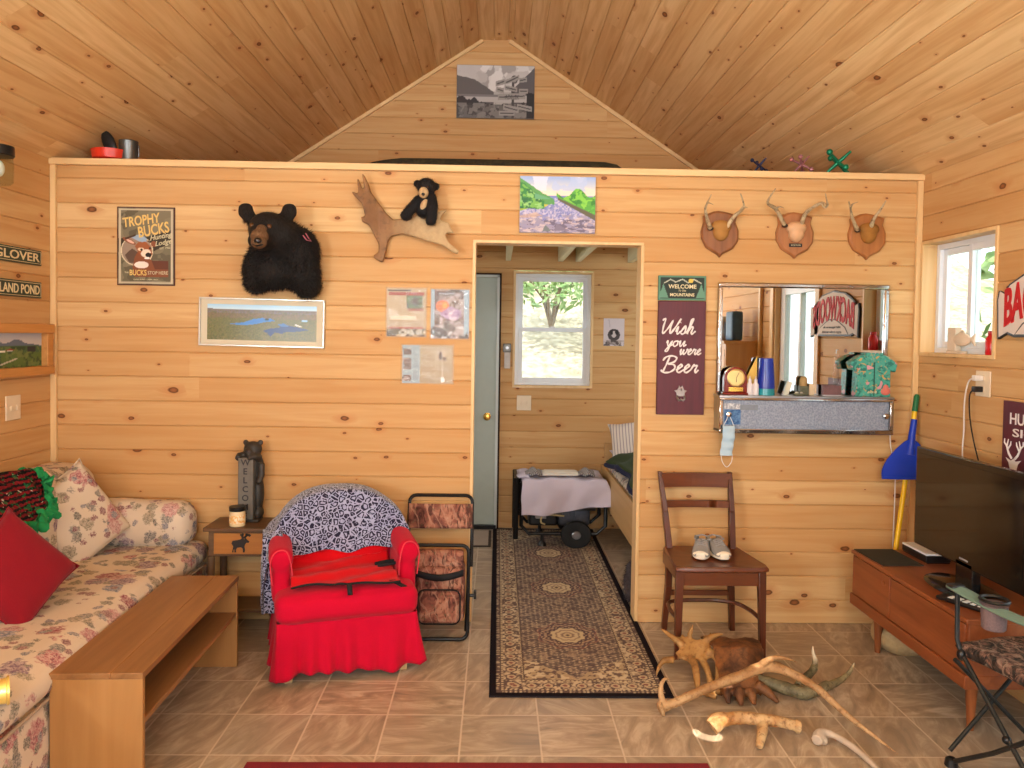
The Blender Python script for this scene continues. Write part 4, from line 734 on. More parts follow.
WB=plain('milky_white_plastic',c(214,206,206),.35,var=.04)
for i,(x,y,l) in enumerate(((3.688,-.085,'small white bottle nearest the red clock'),(3.716,-.095,'small white bottle nearest the blue cups'))):
    r=thing('dropper_bottle',l,'bottle',(x,y,ZS),0,'small white bottles on the shelf'); MB().lathe([(.015,0),(.016,.004),(.016,.055),(.009,.066),(.008,.07)],16).build('body',WB,r); MB().lathe([(.009,.07),(.009,.082),(.004,.086),(.002,.1)],12).build('cap',WB,r)
BLU=plain('blue_tumbler',c(18,48,150),.2,var=.06,spec=.6); TEAL=plain('teal_tumbler',c(24,132,142),.2,var=.06,spec=.6)
def cup(label,mat,z,x=3.776):
    r=thing('tumbler',label,'cup',(x,-.075,z),0,'upturned plastic tumblers on the shelf'); MB().lathe([(.046,0),(.0475,.002),(.047,.006),(.036,.158),(.034,.16),(.001,.16)],24).build('cup_wall',mat,r)
cup('teal plastic tumbler upside down underneath the blue tumbler',TEAL,ZS); cup('blue plastic tumbler upside down over the teal one',BLU,ZS+.036)
r=thing('photo_frame','small tilted pale photo card beside the blue tumbler','photo',(3.888,-.06,ZS)); o=MB().box(-.014,.014,-.003,.003,0,.075).build('card',plain('pale_card',c(206,200,178),.5),r,bevel=.001); o.rotation_euler=(0,.3,0); mb=MB(); mb.box(-.012,.012,0,.03,0,.003); mb.build('stand',WB,r)
DT=plain('olive_trinket',c(96,96,72),.5,var=.3,sc=60); 
r=thing('trinket_tray','low dark olive trinket lying at the middle of mirror shelf','trinket',(3.955,-.075,ZS)); mb=MB(); mb.box(-.03,.03,-.012,.012,0,.012); mb.build('tray',DT,r,bevel=.003); mb=MB(); mb.ball((-.012,0,.014),(.01,.009,.007)); mb.ball((.012,0,.014),(.008,.008,.006)); mb.build('stones',plain('pale_pebbles',c(196,190,170),.6,var=.3),r)
r=thing('upright_card','small upright cream card on the mirror shelf beside olive box','card',(4.035,-.04,ZS)); MB().box(-.014,.014,-.002,.002,0,.06).build('card',plain('cream_card',c(212,186,150),.7),r); mb=MB(); mb.box(-.014,.014,-.004,.02,0,.002); mb.build('foot',plain('cream_card_foot',c(196,170,136),.7),r)
r=thing('trinket_box','olive patterned little box with a figure on mirror shelf','box',(3.99,-.04,ZS)); MB().box(-.022,.022,-.02,.02,0,.05).build('box_body',DT,r,bevel=.002); mb=MB(); mb.lathe([(.02,.05),(.021,.052),(.019,.09),(.012,.1)],14); mb.build('lid',plain('ochre_lid',c(176,142,88),.6,var=.3,sc=50),r)
r=thing('printed_block','dull purple printed block standing on the right of mirror shelf','block',(4.14,-.045,ZS)); MB().box(-.05,.05,-.012,.012,0,.055).build('block',plain('dull_purple_print',c(120,84,84),.5,var=.25,sc=50),r,bevel=.002); MB().box(-.05,.05,-.013,.013,-.0,.004).build('base',WB,r)
# aloha shirt tin
M=Mat('aloha_print',rough=.45); v=M.co(); a=M.vor(M.map(v,(1,1,1),rot=(.4,0,.7)),42,'Color'); s_=M.sep(a)[0]; d=M.noise(v,30,3,.6,1.5); k=M.mix(M.ramp(d,[(.42,0.0),(.5,1.0)]),c(34,112,102),c(72,156,138)); k=M.mix(M.ramp(M.noise(v,22,2,.5,2.5),[(.60,0.0),(.64,1.0)]),k,c(196,148,78)); k=M.mix(M.ma('GREATER_THAN',s_,.94),k,c(198,142,150)); M.set('Base Color',k)
r=thing('shirt_tin','green flowered shirt shaped tin on the right end of mirror shelf','tin',(4.335,-.08,ZS))
P=[(-.09,0),(.09,0),(.088,.14),(.115,.13),(.125,.175),(.075,.215),(.045,.222),(-.045,.222),(-.075,.215),(-.125,.18),(-.112,.138),(-.085,.145)]
MB().prism(P,-.035,.035).build('tin_body',M.m,r,bevel=.006); mb=MB(); mb.prism([(-.05,.215),(-.005,.195),(-.012,.178),(-.06,.2)],-.042,-.034); mb.prism([(.05,.215),(.005,.195),(.012,.178),(.06,.2)],-.042,-.034); mb.box(-.045,.045,-.036,.03,.215,.232); mb.build('collar',M.m,r,bevel=.003); mb=MB(); mb.box(-.002,.002,-.038,-.034,.005,.18); mb.build('button_placket',plain('dark_green_trim',c(24,70,62),.5),r)
mb=MB(); mb.ball((.062,-.036,.03),(.026,.006,.02)); mb.ball((.062,-.036,.045),(.016,.006,.022)); mb.build('flower_badge',plain('coral_flower',c(206,112,98),.5,var=.1),r); text('aloha',LETT,'lettering',r,-.01,.028,w=.05,y=-.0365,shear=.4)
# white cord hanging beside the cabinet
WC=plain('white_cord',c(222,214,204),.5,var=.03); o_=Vector((4.47,-.03,1.0)); mb=MB(); mb.tube(cat([(4.466,-.04,1.11),(4.474,-.03,1.0),(4.488,-.03,.93),(4.502,-.035,.88),(4.507,-.03,.70),(4.508,-.02,.36)],6),.003,6); o=mb.build('power_cord',WC,None,off=o_); o.location=o_; tag(o,'thin white cord hanging from the mirror cabinet behind the dustpan','cord'); MB().box(.014,.026,-.012,.004,-.085,-.055).build('inline_switch',WC,o,bevel=.003)
# ================================================================== RIGHT WALL (local x runs toward the camera side)
def rw(y,z): return (W_,y,z)
r=thing('wall_outlet','cream outlet plate below the small window on right wall','outlet',rw(-.581,1.353),-PI/2); MB().box(-.055,.055,-.006,0,-.06,.06).build('cover_plate',CREAM,r,bevel=.003)
for z in (-.026,.026): MB().lathe([(.017,-.006),(.017,-.009),(.001,-.009)],16,(0,0,z),'y').build('socket',CREAM,r)
BC=plain('black_cord',c(24,18,16),.5)
for nm,lab,pts,mat,px in (('power_cord','black power cord plugged into the right wall outlet',[(4.60,-.578,1.327),(4.575,-.575,1.322),(4.57,-.56,1.29),(4.58,-.55,1.20),(4.592,-.56,1.10),(4.59,-.62,.98),(4.56,-.75,.86)],BC,0),('power_cord','white cord plugged into right wall outlet beside the black cord',[(4.60,-.578,1.379),(4.58,-.565,1.378),(4.585,-.52,1.35),(4.59,-.49,1.26),(4.60,-.475,1.12),(4.60,-.47,1.0),(4.60,-.5,.85)],WC,1)):
    o_=Vector(pts[0]); mb=MB(); mb.tube(cat(pts,6),.0035,6); o=mb.build(nm,mat,None,off=o_); o.location=o_; tag(o,lab,'cord'); mb=MB(); mb.box(-.026,.014,-.014,.014,-.013,.013); mb.build('plug',mat,o,bevel=.003)
# window sill ornaments
BONE=plain('whitewashed_wood',c(216,196,170),.7,var=.12)
r=thing('fish_ornament','pale carved wooden fish on a block on the right window sill','ornament',(W_+.035,-.30,WZ0),-PI/2+.15)
MB().box(-.05,.05,-.02,.02,0,.014).build('base',BONE,r,bevel=.002); MB().box(-.045,.01,-.018,.018,.014,.13).build('block',BONE,r,bevel=.003)
mb=MB(); mb.ball((.045,-.01,.07),(.062,.014,.034)); mb.prism([(.095,.07),(.135,.105),(.128,.07),(.135,.035)],-.014,-.004); mb.prism([(.02,.1),(.05,.122),(.075,.096)],-.013,-.005); link('fish',blob(mb,.004,3),BONE,r,smooth=180)
r=thing('red_bottle','small red bottle at the near corner of right window sill','bottle',(W_+.03,-.585,WZ0)); MB().lathe([(.026,0),(.028,.004),(.028,.075),(.018,.09),(.017,.094)],18).build('body',plain('red_plastic',c(196,28,30),.3),r); MB().lathe([(.019,.094),(.019,.112),(.001,.113)],14).build('cap',plain('red_cap',c(176,24,26),.35),r)
# red arched sign
RED=plain('sign_red',c(186,28,32),.7,var=.05); SW=plain('sign_white',c(214,200,188),.75,var=.04); SBK=plain('sign_black',c(26,24,28),.5)
r=thing('shaped_sign','red lettered cutout sign with black outline on right wall','sign',rw(-1.06,1.69),-PI/2); A=.37
OUT=[(-A,-.13),(-A-.01,.05),(-A+.0,.09),(-A+.03,.075),(-.3,.115),(-.18,.165),(0,.19),(.18,.165),(.3,.115),(A-.03,.075),(A,.09),(A+.01,.05),(A,-.13),(A-.06,-.115),(.26,-.12),(-.26,-.12),(-A+.06,-.105)]
MB().prism(OUT,-.016,0).build('sign_board',SBK,r,bevel=.002); MB().prism([(x*.965,z*.93+.002) for x,z in OUT],-.018,-.016).build('white_face',SW,r)
text('BACKWOODS',RED,'lettering',r,0,.008,w=.64,h=.17,y=-.0195,bold=.03,arc=.06,depth=.004)
MB().prism([(-.25,-.11),(-.2,-.06),(-.1,-.02),(-.03,-.0),(0,-.015),(.03,0),(.1,-.02),(.2,-.06),(.25,-.11)],-.021,-.0205).build('banner_outline',SBK,r); MB().prism([(-.24,-.107),(-.19,-.063),(-.1,-.028),(-.03,-.01),(0,-.024),(.03,-.01),(.1,-.028),(.19,-.063),(.24,-.107)],-.022,-.0212).build('banner',SW,r)
text('what happens in the',SBK,'lettering',r,0,-.06,w=.27,h=.022,y=-.0235,shear=.2); text('stays in the woods',SBK,'lettering',r,0,-.092,w=.30,h=.022,y=-.0235,shear=.2)
r=thing('hunting_sign','maroon sign with white HUNTING SIGN letters and deer head, right wall','sign',rw(-.93,1.11),-PI/2); MB().box(-.185,.185,-.014,0,-.18,.18).build('sign_board',MAR.m,r,bevel=.002)
text('HUNTING',WLET,'lettering',r,.02,.105,w=.31,h=.05,y=-.015,bold=.01); text('SIGNS',WLET,'lettering',r,.02,.045,w=.27,h=.036,y=-.015,bold=.01)
mb=MB(); mb.prism([(-.13,-.17),(-.125,-.12),(-.135,-.09),(-.155,-.07),(-.12,-.08),(-.105,-.07),(-.09,-.08),(-.055,-.07),(-.075,-.09),(-.085,-.12),(-.075,-.17)],-.016,-.0145)
for s_ in (-1,1):
    q=lambda pts:[(-.105+s_*a,-.0155,b) for a,b in pts]; mb.tube(q([(.01,-.07),(.03,-.05),(.045,-.02),(.035,.012)]),[.005,.005,.004,.002],6); mb.tube(q([(.04,-.035),(.02,-.01),(.018,.005)]),[.004,.003,.002],6); mb.tube(q([(.044,-.02),(.062,-.005),(.06,.012)]),[.004,.003,.002],6)
mb.build('deer_head',WLET,r)
# things behind the viewer that the mirror shows: shelf unit, sacks, hook card
r=thing('pine_shelf_unit','plain pine shelf cupboard against right wall, seen in mirror','cupboard',(W_,-2.98,0),-PI/2); PB=wood('pale_plywood',c(214,166,106),c(190,140,84),.5,axis=2)
MB().box(-.45,.45,-.30,-.005,0,1.5).build('cupboard_body',PB,r,bevel=.003); MB().box(-.46,.46,-.32,-.005,1.5,1.525).build('shelf_board',PB,r,bevel=.003); MB().box(-.5,-.46,-.03,-.003,0,2.2).build('upright',PINE_T,r,bevel=.003); MB().box(-.42,.42,-.304,-.299,.1,1.45).build('cupboard_door',PB,r,bevel=.002)
r=thing('blue_package','blue packaged item standing on the pine cupboard, seen in mirror','package',(4.45,-2.72,1.5255)); MB().rbox(-.05,.05,-.1,.1,0,.26,.02,6).build('bag',plain('blue_foil',c(52,88,124),.5,0,var=.3),r)
r=thing('coffee_pot','silver and black coffee pot on the pine cupboard, seen in mirror','coffee pot',(4.43,-2.97,1.5255)); MB().lathe([(.06,0),(.07,.02),(.06,.14),(.045,.2),(.03,.22)],20).build('pot',STEEL,r); MB().tube([(0,-.06,.06),(0,-.11,.1),(0,-.1,.17),(0,-.05,.19)],.01,8).build('handle',BLACK,r)
r=thing('dark_canister','dark red canister on the pine cupboard, seen in mirror','canister',(4.45,-3.2,1.5255)); MB().lathe([(.06,0),(.062,.01),(.062,.17),(.05,.18)],20).build('can',plain('dark_red_tin',c(92,50,48),.4,var=.3),r); MB().lathe([(.062,.18),(.062,.2),(.001,.205)],20).build('lid',BLACK,r)
r=thing('hanging_bag','clear plastic bag hanging on right wall below the red sign','bag',rw(-.99,1.33),-PI/2); MB().grid(lambda u,v:(-.04+.08*u,-.012-.02*math.sin(u*PI)*math.sin(v*PI)-.004*math.sin(v*17+u*9),.12-.24*v),10,18).build('bag_film',SLEEVE,r,thick=.002); MB().tube([(0,0,.15),(0,-.015,.15),(0,-.018,.125)],.003,6).build('hook',STEEL,r)
# ================================================================== BROOM AND DUSTPAN IN THE CORNER
BLUEP=plain('blue_dustpan_plastic',c(16,56,176),.35,var=.06); YLW=plain('yellow_pole',c(236,190,24),.4,var=.04); GRN=plain('green_grip',c(24,104,62),.45)
a=Vector((4.395,-.185,.06)); b=Vector((4.6,-.052,1.262)); d=b-a
r=thing('broom','yellow handled broom with green grip standing in the right corner','broom',(4.395,-.185,0)); o_=Vector((4.395,-.185,0))
MB().tube([a,a+d*.93],.0125,14).build('handle',YLW,r,off=o_); MB().tube([a+d*.925,a+d*.99,b],[.0145,.0145,.009],14).build('grip',GRN,r,off=o_)
MB().rbox(4.34,4.50,-.20,-.15,.06,.12,.02,6).build('broom_head',GRN,r,off=o_); MB().hexa([(4.34,-.20,0),(4.51,-.20,0),(4.51,-.14,0),(4.34,-.14,0)],[(4.345,-.195,.07),(4.49,-.195,.07),(4.49,-.155,.07),(4.345,-.155,.07)]).build('bristles',plain('grey_bristles',c(120,110,96),.9),r,off=o_)
r=thing('dustpan','blue plastic dustpan clipped to the yellow broom handle','dustpan',(4.52,-.12,.83)); o_=Vector((4.52,-.12,.83))
N_=24
def fan(u,v):
    s=-1+2*u; w=.026+(.123-.026)*math.sin(min(1,(1-v)*1.05)*PI/2)**.75; z=.83+.185*v; cx=4.497+.06*v; y=-.13+.045*v+.012*s*s*(1-v)-.03*(1-v)**6; return (cx+w*s,y,z+.012*(1-s*s)*v)
MB().grid(fan,N_,18).build('pan',BLUEP,r,off=o_,thick=.006)
mb=MB(); mb.tube([fan(u/20,0) for u in range(21)],.007,8); mb.build('pan_lip',BLUEP,r,off=o_)
q=[a+d*t for t in (.735,.79,.86,.89)]; MB().tube([p+Vector((0,-.006,0)) for p in q],[.026,.019,.0165,.0155],16).build('sleeve',BLUEP,r,off=o_)
# ================================================================== TV AND CONSOLE
TEAK=wood('teak_veneer',c(152,84,46),c(120,62,32),.7,axis=1,rough=.38); TEAKZ=wood('teak_legs',c(152,88,46),c(116,60,30),.7,axis=2,rough=.4)
r=thing('media_console','low teak media console on tapered legs along right wall','console',(4.39,-.77,0)); o_=Vector((4.39,-.77,0)); x0,x1,y0,y1=4.165,4.612,-1.245,-.285
MB().box(x0-.004,x1,y0-.005,y1+.005,.468,.487).build('top',TEAK,r,off=o_,bevel=.003)
mb=MB(); mb.box(x0+.008,x1,y0,y1,.215,.468); mb.build('carcass',TEAK,r,off=o_,bevel=.002)
MB().box(x0-.006,x1,y0-.004,y1+.004,.215,.268).build('plinth_rail',TEAK,r,off=o_,bevel=.003)
ym=(y0+y1)/2+.1; mb=MB(); d1=MB().box(x0-.001,x0+.012,ym+.003,y1-.012,.275,.463).build('door',TEAK,r,off=o_,bevel=.002); d2=MB().box(x0-.001,x0+.012,y0+.012,ym-.003,.275,.463).build('door',TEAK,r,off=o_,bevel=.002)
MB().lathe([(.012,0),(.012,-.004),(.006,-.006),(.001,-.006)],14,(x0,ym+.06,.42),'x').build('finger_pull',TEAK,d1,off=o_)
for x in (4.262,4.53):
    for y in (-1.13,-.375): MB().lathe([(.013,0),(.014,.02),(.0255,.215)],16,(x,y,0)).build('leg',TEAKZ,r,off=o_)
TVB=plain('tv_gloss_black',c(12,11,12),.14,var=.04,spec=.6); SCR=Mat('tv_screen',c(26,22,17),.09,spec=.55).m
r=thing('television','flat black television standing on the teak console','television',(4.36,-.895,.4875),-PI/2); L=.398
MB().box(-L,L,0,.035,.095,.56).build('bezel',TVB,r,bevel=.006); MB().box(-L+.03,L-.03,-.002,.001,.155,.532).build('screen',SCR,r,smooth=0); MB().rbox(-L+.06,L-.06,.03,.085,.14,.52,.02,6).build('back_shell',TVB,r)
MB().box(-.06,.06,.0,.04,.015,.12).build('stand_neck',TVB,r,bevel=.005); MB().lathe([(.13,0),(.135,.004),(.12,.014),(.04,.02)],28).build('stand_base',TVB,r).scale=(1.6,.9,1)
MB().box(-.03,.03,-.0025,.0,.124,.132).build('maker_badge',plain('silver_print',c(150,150,150),.3),r,bevel=.001)
o=MB().box(-.1,.1,-.14,.14,0,.004).build('desk_mat',plain('dark_grey_felt',c(48,46,36),.85),None,bevel=.001); o.location=(4.275,-.425,.4875); o.rotation_euler=(0,0,.03); tag(o,'flat dark grey mat on the far end of the console','mat')
r=thing('media_box','thin white topped black box behind television on the console','media box',(4.47,-.42,.4875),-.0); MB().box(-.06,.06,-.1,.12,.006,.036).build('case',BLACK,r,bevel=.003); MB().box(-.06,.06,-.1,.12,.036,.046).build('lid',WHITE,r,bevel=.002); MB().box(-.055,.055,-.1,.115,0,.006).build('feet',BLACK,r)
r=thing('remote_control','black remote control with rows of white buttons lying by television','remote',(4.245,-1.09,.4875),.5); MB().box(-.03,.03,-.1,.1,0,.018).build('handset',BLACK,r,bevel=.006)
for j in range(5):
    for i in range(3): MB().box(-.018+.014*i-.005,-.018+.014*i+.005,-.085+.03*j,-.066+.03*j,.018,.021).build('button',WHITE,r,bevel=.001)
o_=Vector((4.36,-.34,0)); M=Mat('cream_burlap',rough=.95); w_=M.noise(M.co(),60,3); M.set('Base Color',M.mix(w_,c(196,172,128),c(160,132,92))); M.bump(w_,.4,.005)
o=MB().rbox(-.14,.08,-.10,.13,.002,.13,.06,10,(0,0,.02),.015,9).build('cloth_sack',M.m,None,smooth=180); o.location=(4.42,-.36,0); tag(o,'crumpled cream sack on floor under the console','sack')
# ================================================================== SOFA
M=Mat('floral_upholstery',rough=.9,spec=.2); v=M.co(); wv=M.noise(v,6,3,.5,0,out=1); w_=M.map(v,(1,1,1))
vv=M.n('ShaderNodeVectorMath',operation='ADD'); M.inp(vv.inputs[0],v); sc_=M.n('ShaderNodeVectorMath',operation='SCALE'); M.inp(sc_.inputs[0],wv); sc_.inputs['Scale'].default_value=.07; M.inp(vv.inputs[1],sc_.outputs[0]); P=vv.outputs[0]
base=M.mix(M.noise(v,5,3),c(216,200,180),c(198,180,158))
def bloom(base,sc,th,cols,soft,seed):
    x=M.n('ShaderNodeTexVoronoi'); M.inp(x.inputs['Vector'],M.map(P,(1,1,1),(seed,seed*1.7,0))); x.inputs['Scale'].default_value=sc
    a,b,_=M.sep(x.outputs['Color']); pet=M.ma('MULTIPLY',M.ma('SUBTRACT',M.noise(v,sc*6,2,.6,.5),.5),.5); d=M.ma('ADD',x.outputs['Distance'],pet)
    m=M.ma('MULTIPLY',M.ma('LESS_THAN',a,th),M.ramp(d,[(soft,1.0),(soft+.07,0.0)]))
    k=M.ramp(b,[(i/len(cols),cc) for i,cc in enumerate(cols)],'CONSTANT'); k=M.mix(M.ramp(M.noise(v,sc*9,3,.6,1.),[(.38,0.0),(.6,.75)]),k,M.mix(.62,k,c(232,212,194)))
    k=M.mix(M.ramp(M.noise(v,sc*12,2,.5,1.2),[(.56,0.0),(.66,.55)]),k,c(70,58,66)); return M.mix(m,base,k)
base=bloom(base,13,.75,[c(116,114,98),c(104,104,100),c(134,124,102)],.36,2); base=bloom(base,8,.66,[c(166,100,104),c(122,96,116),c(110,120,140),c(176,126,124),c(140,70,80)],.36,5); base=bloom(base,20,.5,[c(92,92,82),c(120,66,74),c(104,106,118)],.33,9)
M.set('Base Color',base); M.bump(M.noise(v,300,2),.25,.003); FLOR=M.m
r=thing('sofa','floral cream sofa with pink and blue flowers along the left wall','sofa',(.47,-1.15,0)); o_=Vector((.47,-1.15,0)); YS0,YS1=-2.35,-.025
def splay(mb):
    for p in mb.v: p.x+=max(0,p.x-.3)/.55*max(0,-p.y-.8)*.058
    return mb
splay(MB().rbox(.05,.838,YS0,YS1,.012,.335,.035,14,(.012,0,0),.006,5)).build('skirted_base',FLOR,r,off=o_,smooth=180)
splay(MB().rbox(.08,.852,YS0,YS1-.0,.325,.452,.062,18,(.01,0,.012),.010,4,3)).build('seat_cushion',FLOR,r,off=o_,smooth=180)
mb=MB(); 
for k in range(3):
    y0=YS1-.02-(k+1)*.755; mb=MB(); mb.rbox(.035,.29,y0,y0+.745,.43,.86,.09,12,(.03,0,.02),.012,5,k+5)
    for i,p in enumerate(mb.v): mb.v[i].x-= (p.z-.43)*.16-.05
    mb.build('back_cushion',FLOR,r,off=o_,smooth=180)
mb=MB(); mb.rbox(.27,.80,-.235,-.03,.44,.668,.085,12,(.0,0,.01),.010,5,9)
for i,p in enumerate(mb.v): mb.v[i].z-=(p.x-.3)*.02
mb.build('arm_bolster',FLOR,r,off=o_,smooth=180)
PIP=plain('seam_welt',c(176,152,128),.9)
mb=MB(); mb.tube([(.850,YS0+.06+i*(YS1-YS0-.12)/20,.333) for i in range(21)],.006,8); splay(mb); mb.build('seam_piping',PIP,r,off=o_)
def pillow(name,label,cat_,loc,n,upv,w,h,t,mat,seed=0,group=None):
    n=Vector(n).normalized(); upv=Vector(upv); upv=(upv-n*upv.dot(n)).normalized(); x=upv.cross(n); Mx=Matrix((x,n*-1,upv)).transposed()  # local x right, -y toward viewer, z up
    def f(sg):
        def g(u,v):
            a,b=-1+2*u,-1+2*v; e=(max(0,1-a*a)*max(0,1-b*b))**.42; pin=1-.10*(1-abs(a)**3)*abs(b)**6; pin2=1-.10*(1-abs(b)**3)*abs(a)**6
            q=Vector((a*w/2*pin2,sg*t/2*e,b*h/2*pin)); q+=mnoise.noise_vector(q*7+Vector((seed,0,sg)))*.012*e; return q
        return g
    mb=MB(); k=22; mb.grid(f(-1),k,k); mb.grid(f(1),k,k); o=link(name,mb.mesh(),mat,None,smooth=180)
    bm=bmesh.new(); bm.from_mesh(o.data); bmesh.ops.remove_doubles(bm,verts=bm.verts,dist=1e-5); bmesh.ops.recalc_face_normals(bm,faces=bm.faces); bm.to_mesh(o.data); bm.free()
    o.location=loc; o.rotation_euler=Mx.to_euler(); tag(o,label,cat_,group)
    mb=MB(); q=[]
    for s in np.linspace(0,4,64,endpoint=False):
        i=int(s); f_=-1+2*(s-i); a,b=[(f_,-1),(1,f_),(-f_,1),(-1,-f_)][i]; q.append((a*w/2*(1-.10*(1-abs(b)**3)*abs(a)**6),0,b*h/2*(1-.10*(1-abs(a)**3)*abs(b)**6)))
    mb.tube(q,.004,6,closed=True); mb.build('piping',mat,o); return o
pillow('throw_pillow','floral throw pillow matching the sofa fabric, standing on its corner','pillow',(.350,-.42,.648),(.78,-.52,.34),(-.27,-.42,1),.38,.43,.15,FLOR,3)
REDP=cloth('dark_red_velvet',c(132,18,30),260,.14,.9,.5)
pillow('throw_pillow','dark red throw pillow leaning on the sofa back','pillow',(.540,-1.20,.625),(.82,-.42,.38),(-.31,-.6,1),.35,.36,.15,REDP,11)
# crocheted throw with green ruffle on the sofa back
M=Mat('crochet_yarn',rough=.95,spec=.15); v=M.co(); q=M.wave(v,16,3,2,3,'BANDS','Z'); n=M.noise(v,90,2); m_=M.noise(v,24,3,.6,1.2)
k=M.mix(M.ramp(q,[(.45,0.0),(.5,1.0)]),c(24,18,20),c(112,24,30)); k=M.mix(M.ramp(m_,[(.58,0.0),(.62,.9)]),k,c(26,96,56)); k=M.mix(M.ramp(M.noise(v,40,2,.5,1),[(.68,0.0),(.7,.9)]),k,c(196,180,160)); M.set('Base Color',k); M.bump(n,.9,.01)
YARN=M.m; GY=plain('green_yarn',c(26,140,76),.9,var=.3,sc=40,bump=.5)
r=thing('crochet_throw','black and red crocheted throw with green ruffled edge on sofa back','throw',(.22,-.70,.85)); o_=Vector((.22,-.70,.85))
def thr(u,v):
    a,b=-1+2*u,-1+2*v; R_=max(abs(a),abs(b)) or 1e-6; L=math.hypot(a,b) or 1e-6; a2,b2=a*R_/L,b*R_/L; d=R_
    y=-.86+b2*.27; s=a2*.19
    x=.20+s*.75; z=.905-.9*max(0,s)**1.0*.95-.25*max(0,-s)-.03*d**2
    nn=mnoise.noise(Vector((a2*3,b2*3,1)))*.018; return (x+.05+nn,y,z+.02+nn)
MB().grid(thr,26,26).build('crocheted_panel',YARN,r,off=o_,smooth=180,thick=.018)
mb=MB(); K=150; q=[]
for i in range(K):
    a=2*PI*i/K; w=.10*math.sin(i*1.35); c_,s_=math.cos(a),math.sin(a)
    m_=max(abs(c_),abs(s_)); u,v_=.5+.5*c_/1,.5+.5*s_/1; u=.5+.5*c_/m_*1.0; v_=.5+.5*s_/m_
    p=Vector(thr(u,v_)); ctr=Vector(thr(.5,.5)); d=(p-ctr).normalized(); q.append(p+d*(.018+.024*math.sin(i*1.7))+Vector((.018*math.sin(i*2.3)+.014,0,.018*math.sin(i*2.9))))
mb.tube(q,[.017+.006*math.sin(i*2.1) for i in range(K)],7,closed=True); mb.build('ruffled_edge',GY,r,off=o_)
GOLD=Mat('gold_foil',c(255,226,130),.3,.75).m
r=thing('gold_cup','shiny gold cup lying on the near edge of the sofa','cup',(.862,-1.90,.44),.58); o_=Vector((.862,-1.90,.44))
mb=MB(); mb.lathe([(.028,-.07),(.030,-.066),(.034,.03),(.037,.058),(.039,.062),(.0365,.062),(.032,.03),(.028,-.06),(.001,-.06)],24,(.875,-1.90,.481),'x'); mb.build('cup_wall',GOLD,r,off=o_); mb=MB(); mb.lathe([(.038,.058),(.0415,.06),(.0415,.066),(.0375,.067)],24,(.875,-1.90,.481),'x'); mb.build('rim',GOLD,r,off=o_)
# ================================================================== PLANK COFFEE TABLE
TBW=wood('stained_plank',c(158,112,68),c(120,80,44),.5,axis=1,rough=.42); TBE=wood('birch_ply_end',c(170,124,72),c(150,104,56),.35,axis=2,rough=.5); 
r=thing('coffee_table','long plank coffee table with lower shelf in front of sofa','table',(1.036,-1.085,0),R(1.6)); 
mb=MB(); 
for k in range(2): mb.box(-.152+k*.2,-.152+k*.2+(.1995 if k==0 else .104),-.52,.515,.398,.419)
mb.build('top',TBW,r,bevel=.0025); MB().box(-.15,.15,-.517,-.497,0,.398).build('end_panel',TBE,r,bevel=.002); MB().box(-.15,.15,.492,.512,0,.398).build('end_panel',TBE,r,bevel=.002); MB().box(-.146,.146,-.497,.492,.236,.255).build('shelf',TBW,r,bevel=.002)
# ================================================================== END TABLE WITH MOOSE, BEAR, CANDLE
DKW=wood('dark_walnut_stain',c(112,80,50),c(76,50,30),.7,axis=0); DKZ=wood('dark_walnut_leg',c(104,76,50),c(70,48,32),.7,axis=2); HON=wood('honey_drawer',c(178,116,52),c(146,88,36),.7,axis=0)
r=thing('end_table','small dark wood end table with moose on its drawer','end table',(1.075,-.135,0)); 
MB().box(-.185,.185,-.125,.115,.54,.56).build('top',DKW,r,bevel=.004); 
mb=MB(); mb.box(-.165,.165,-.10,.10,.41,.54); mb.build('case',DKW,r,bevel=.002); d_=MB().box(-.135,.135,-.109,-.099,.425,.53).build('drawer',HON,r,bevel=.002)
MO=[(-.042,.0),(-.036,.03),(-.045,.045),(-.04,.058),(-.015,.062),(.0,.066),(.012,.078),(.018,.064),(.024,.074),(.034,.062),(.044,.056),(.04,.048),(.03,.05),(.022,.04),(.018,.028),(.022,.012),(.02,0),(.012,0),(.012,.018),(.004,.026),(-.016,.024),(-.024,.012),(-.022,0),(-.03,0),(-.03,.016),(-.036,.012),(-.036,0)]
mb=MB(); mb.prism([(x*1.0,z+.435) for x,z in MO],-.113,-.109); 
for s_ in ([(.012,.505),(.008,.518),(-.002,.526)],[(.018,.508),(.03,.52),(.044,.526)],[(.03,.518),(.03,.53)],[(.008,.516),(.012,.53)],[(.04,.524),(.05,.518)]): mb.tube([(a,-.111,b) for a,b in s_],[.006,.006,.004][:len(s_)],6)
mb.build('moose_silhouette',plain('dark_brown_moose',c(38,26,20),.5),d_)
for x in (-.155,.155):
    for y in (-.09,.09): MB().lathe([(.012,0),(.016,.02),(.019,.08),(.012,.1),(.02,.12),(.022,.14),(.012,.16),(.018,.26),(.019,.41)],14,(x,y,0)).build('leg',DKZ,r)
MB().box(-.165,.165,-.10,.10,.125,.14).build('lower_shelf',DKW,r,bevel=.002)
DARK=plain('dark_bronze_resin',c(56,50,44),.55,.15,var=.25,sc=30,bump=.25)
r=thing('bear_statue','dark bear statue hugging a WELCOME post on the end table','statue',(1.075,-.10,.56)); 
mb=MB(); mb.box(-.055,.055,-.04,.05,0,.015); mb.build('base',DARK,r,bevel=.004)
MB().box(-.05,.028,-.042,.012,.015,.335).build('post',plain('grey_bronze_post',c(104,97,88),.6,.1,var=.15,sc=30),r,bevel=.004)
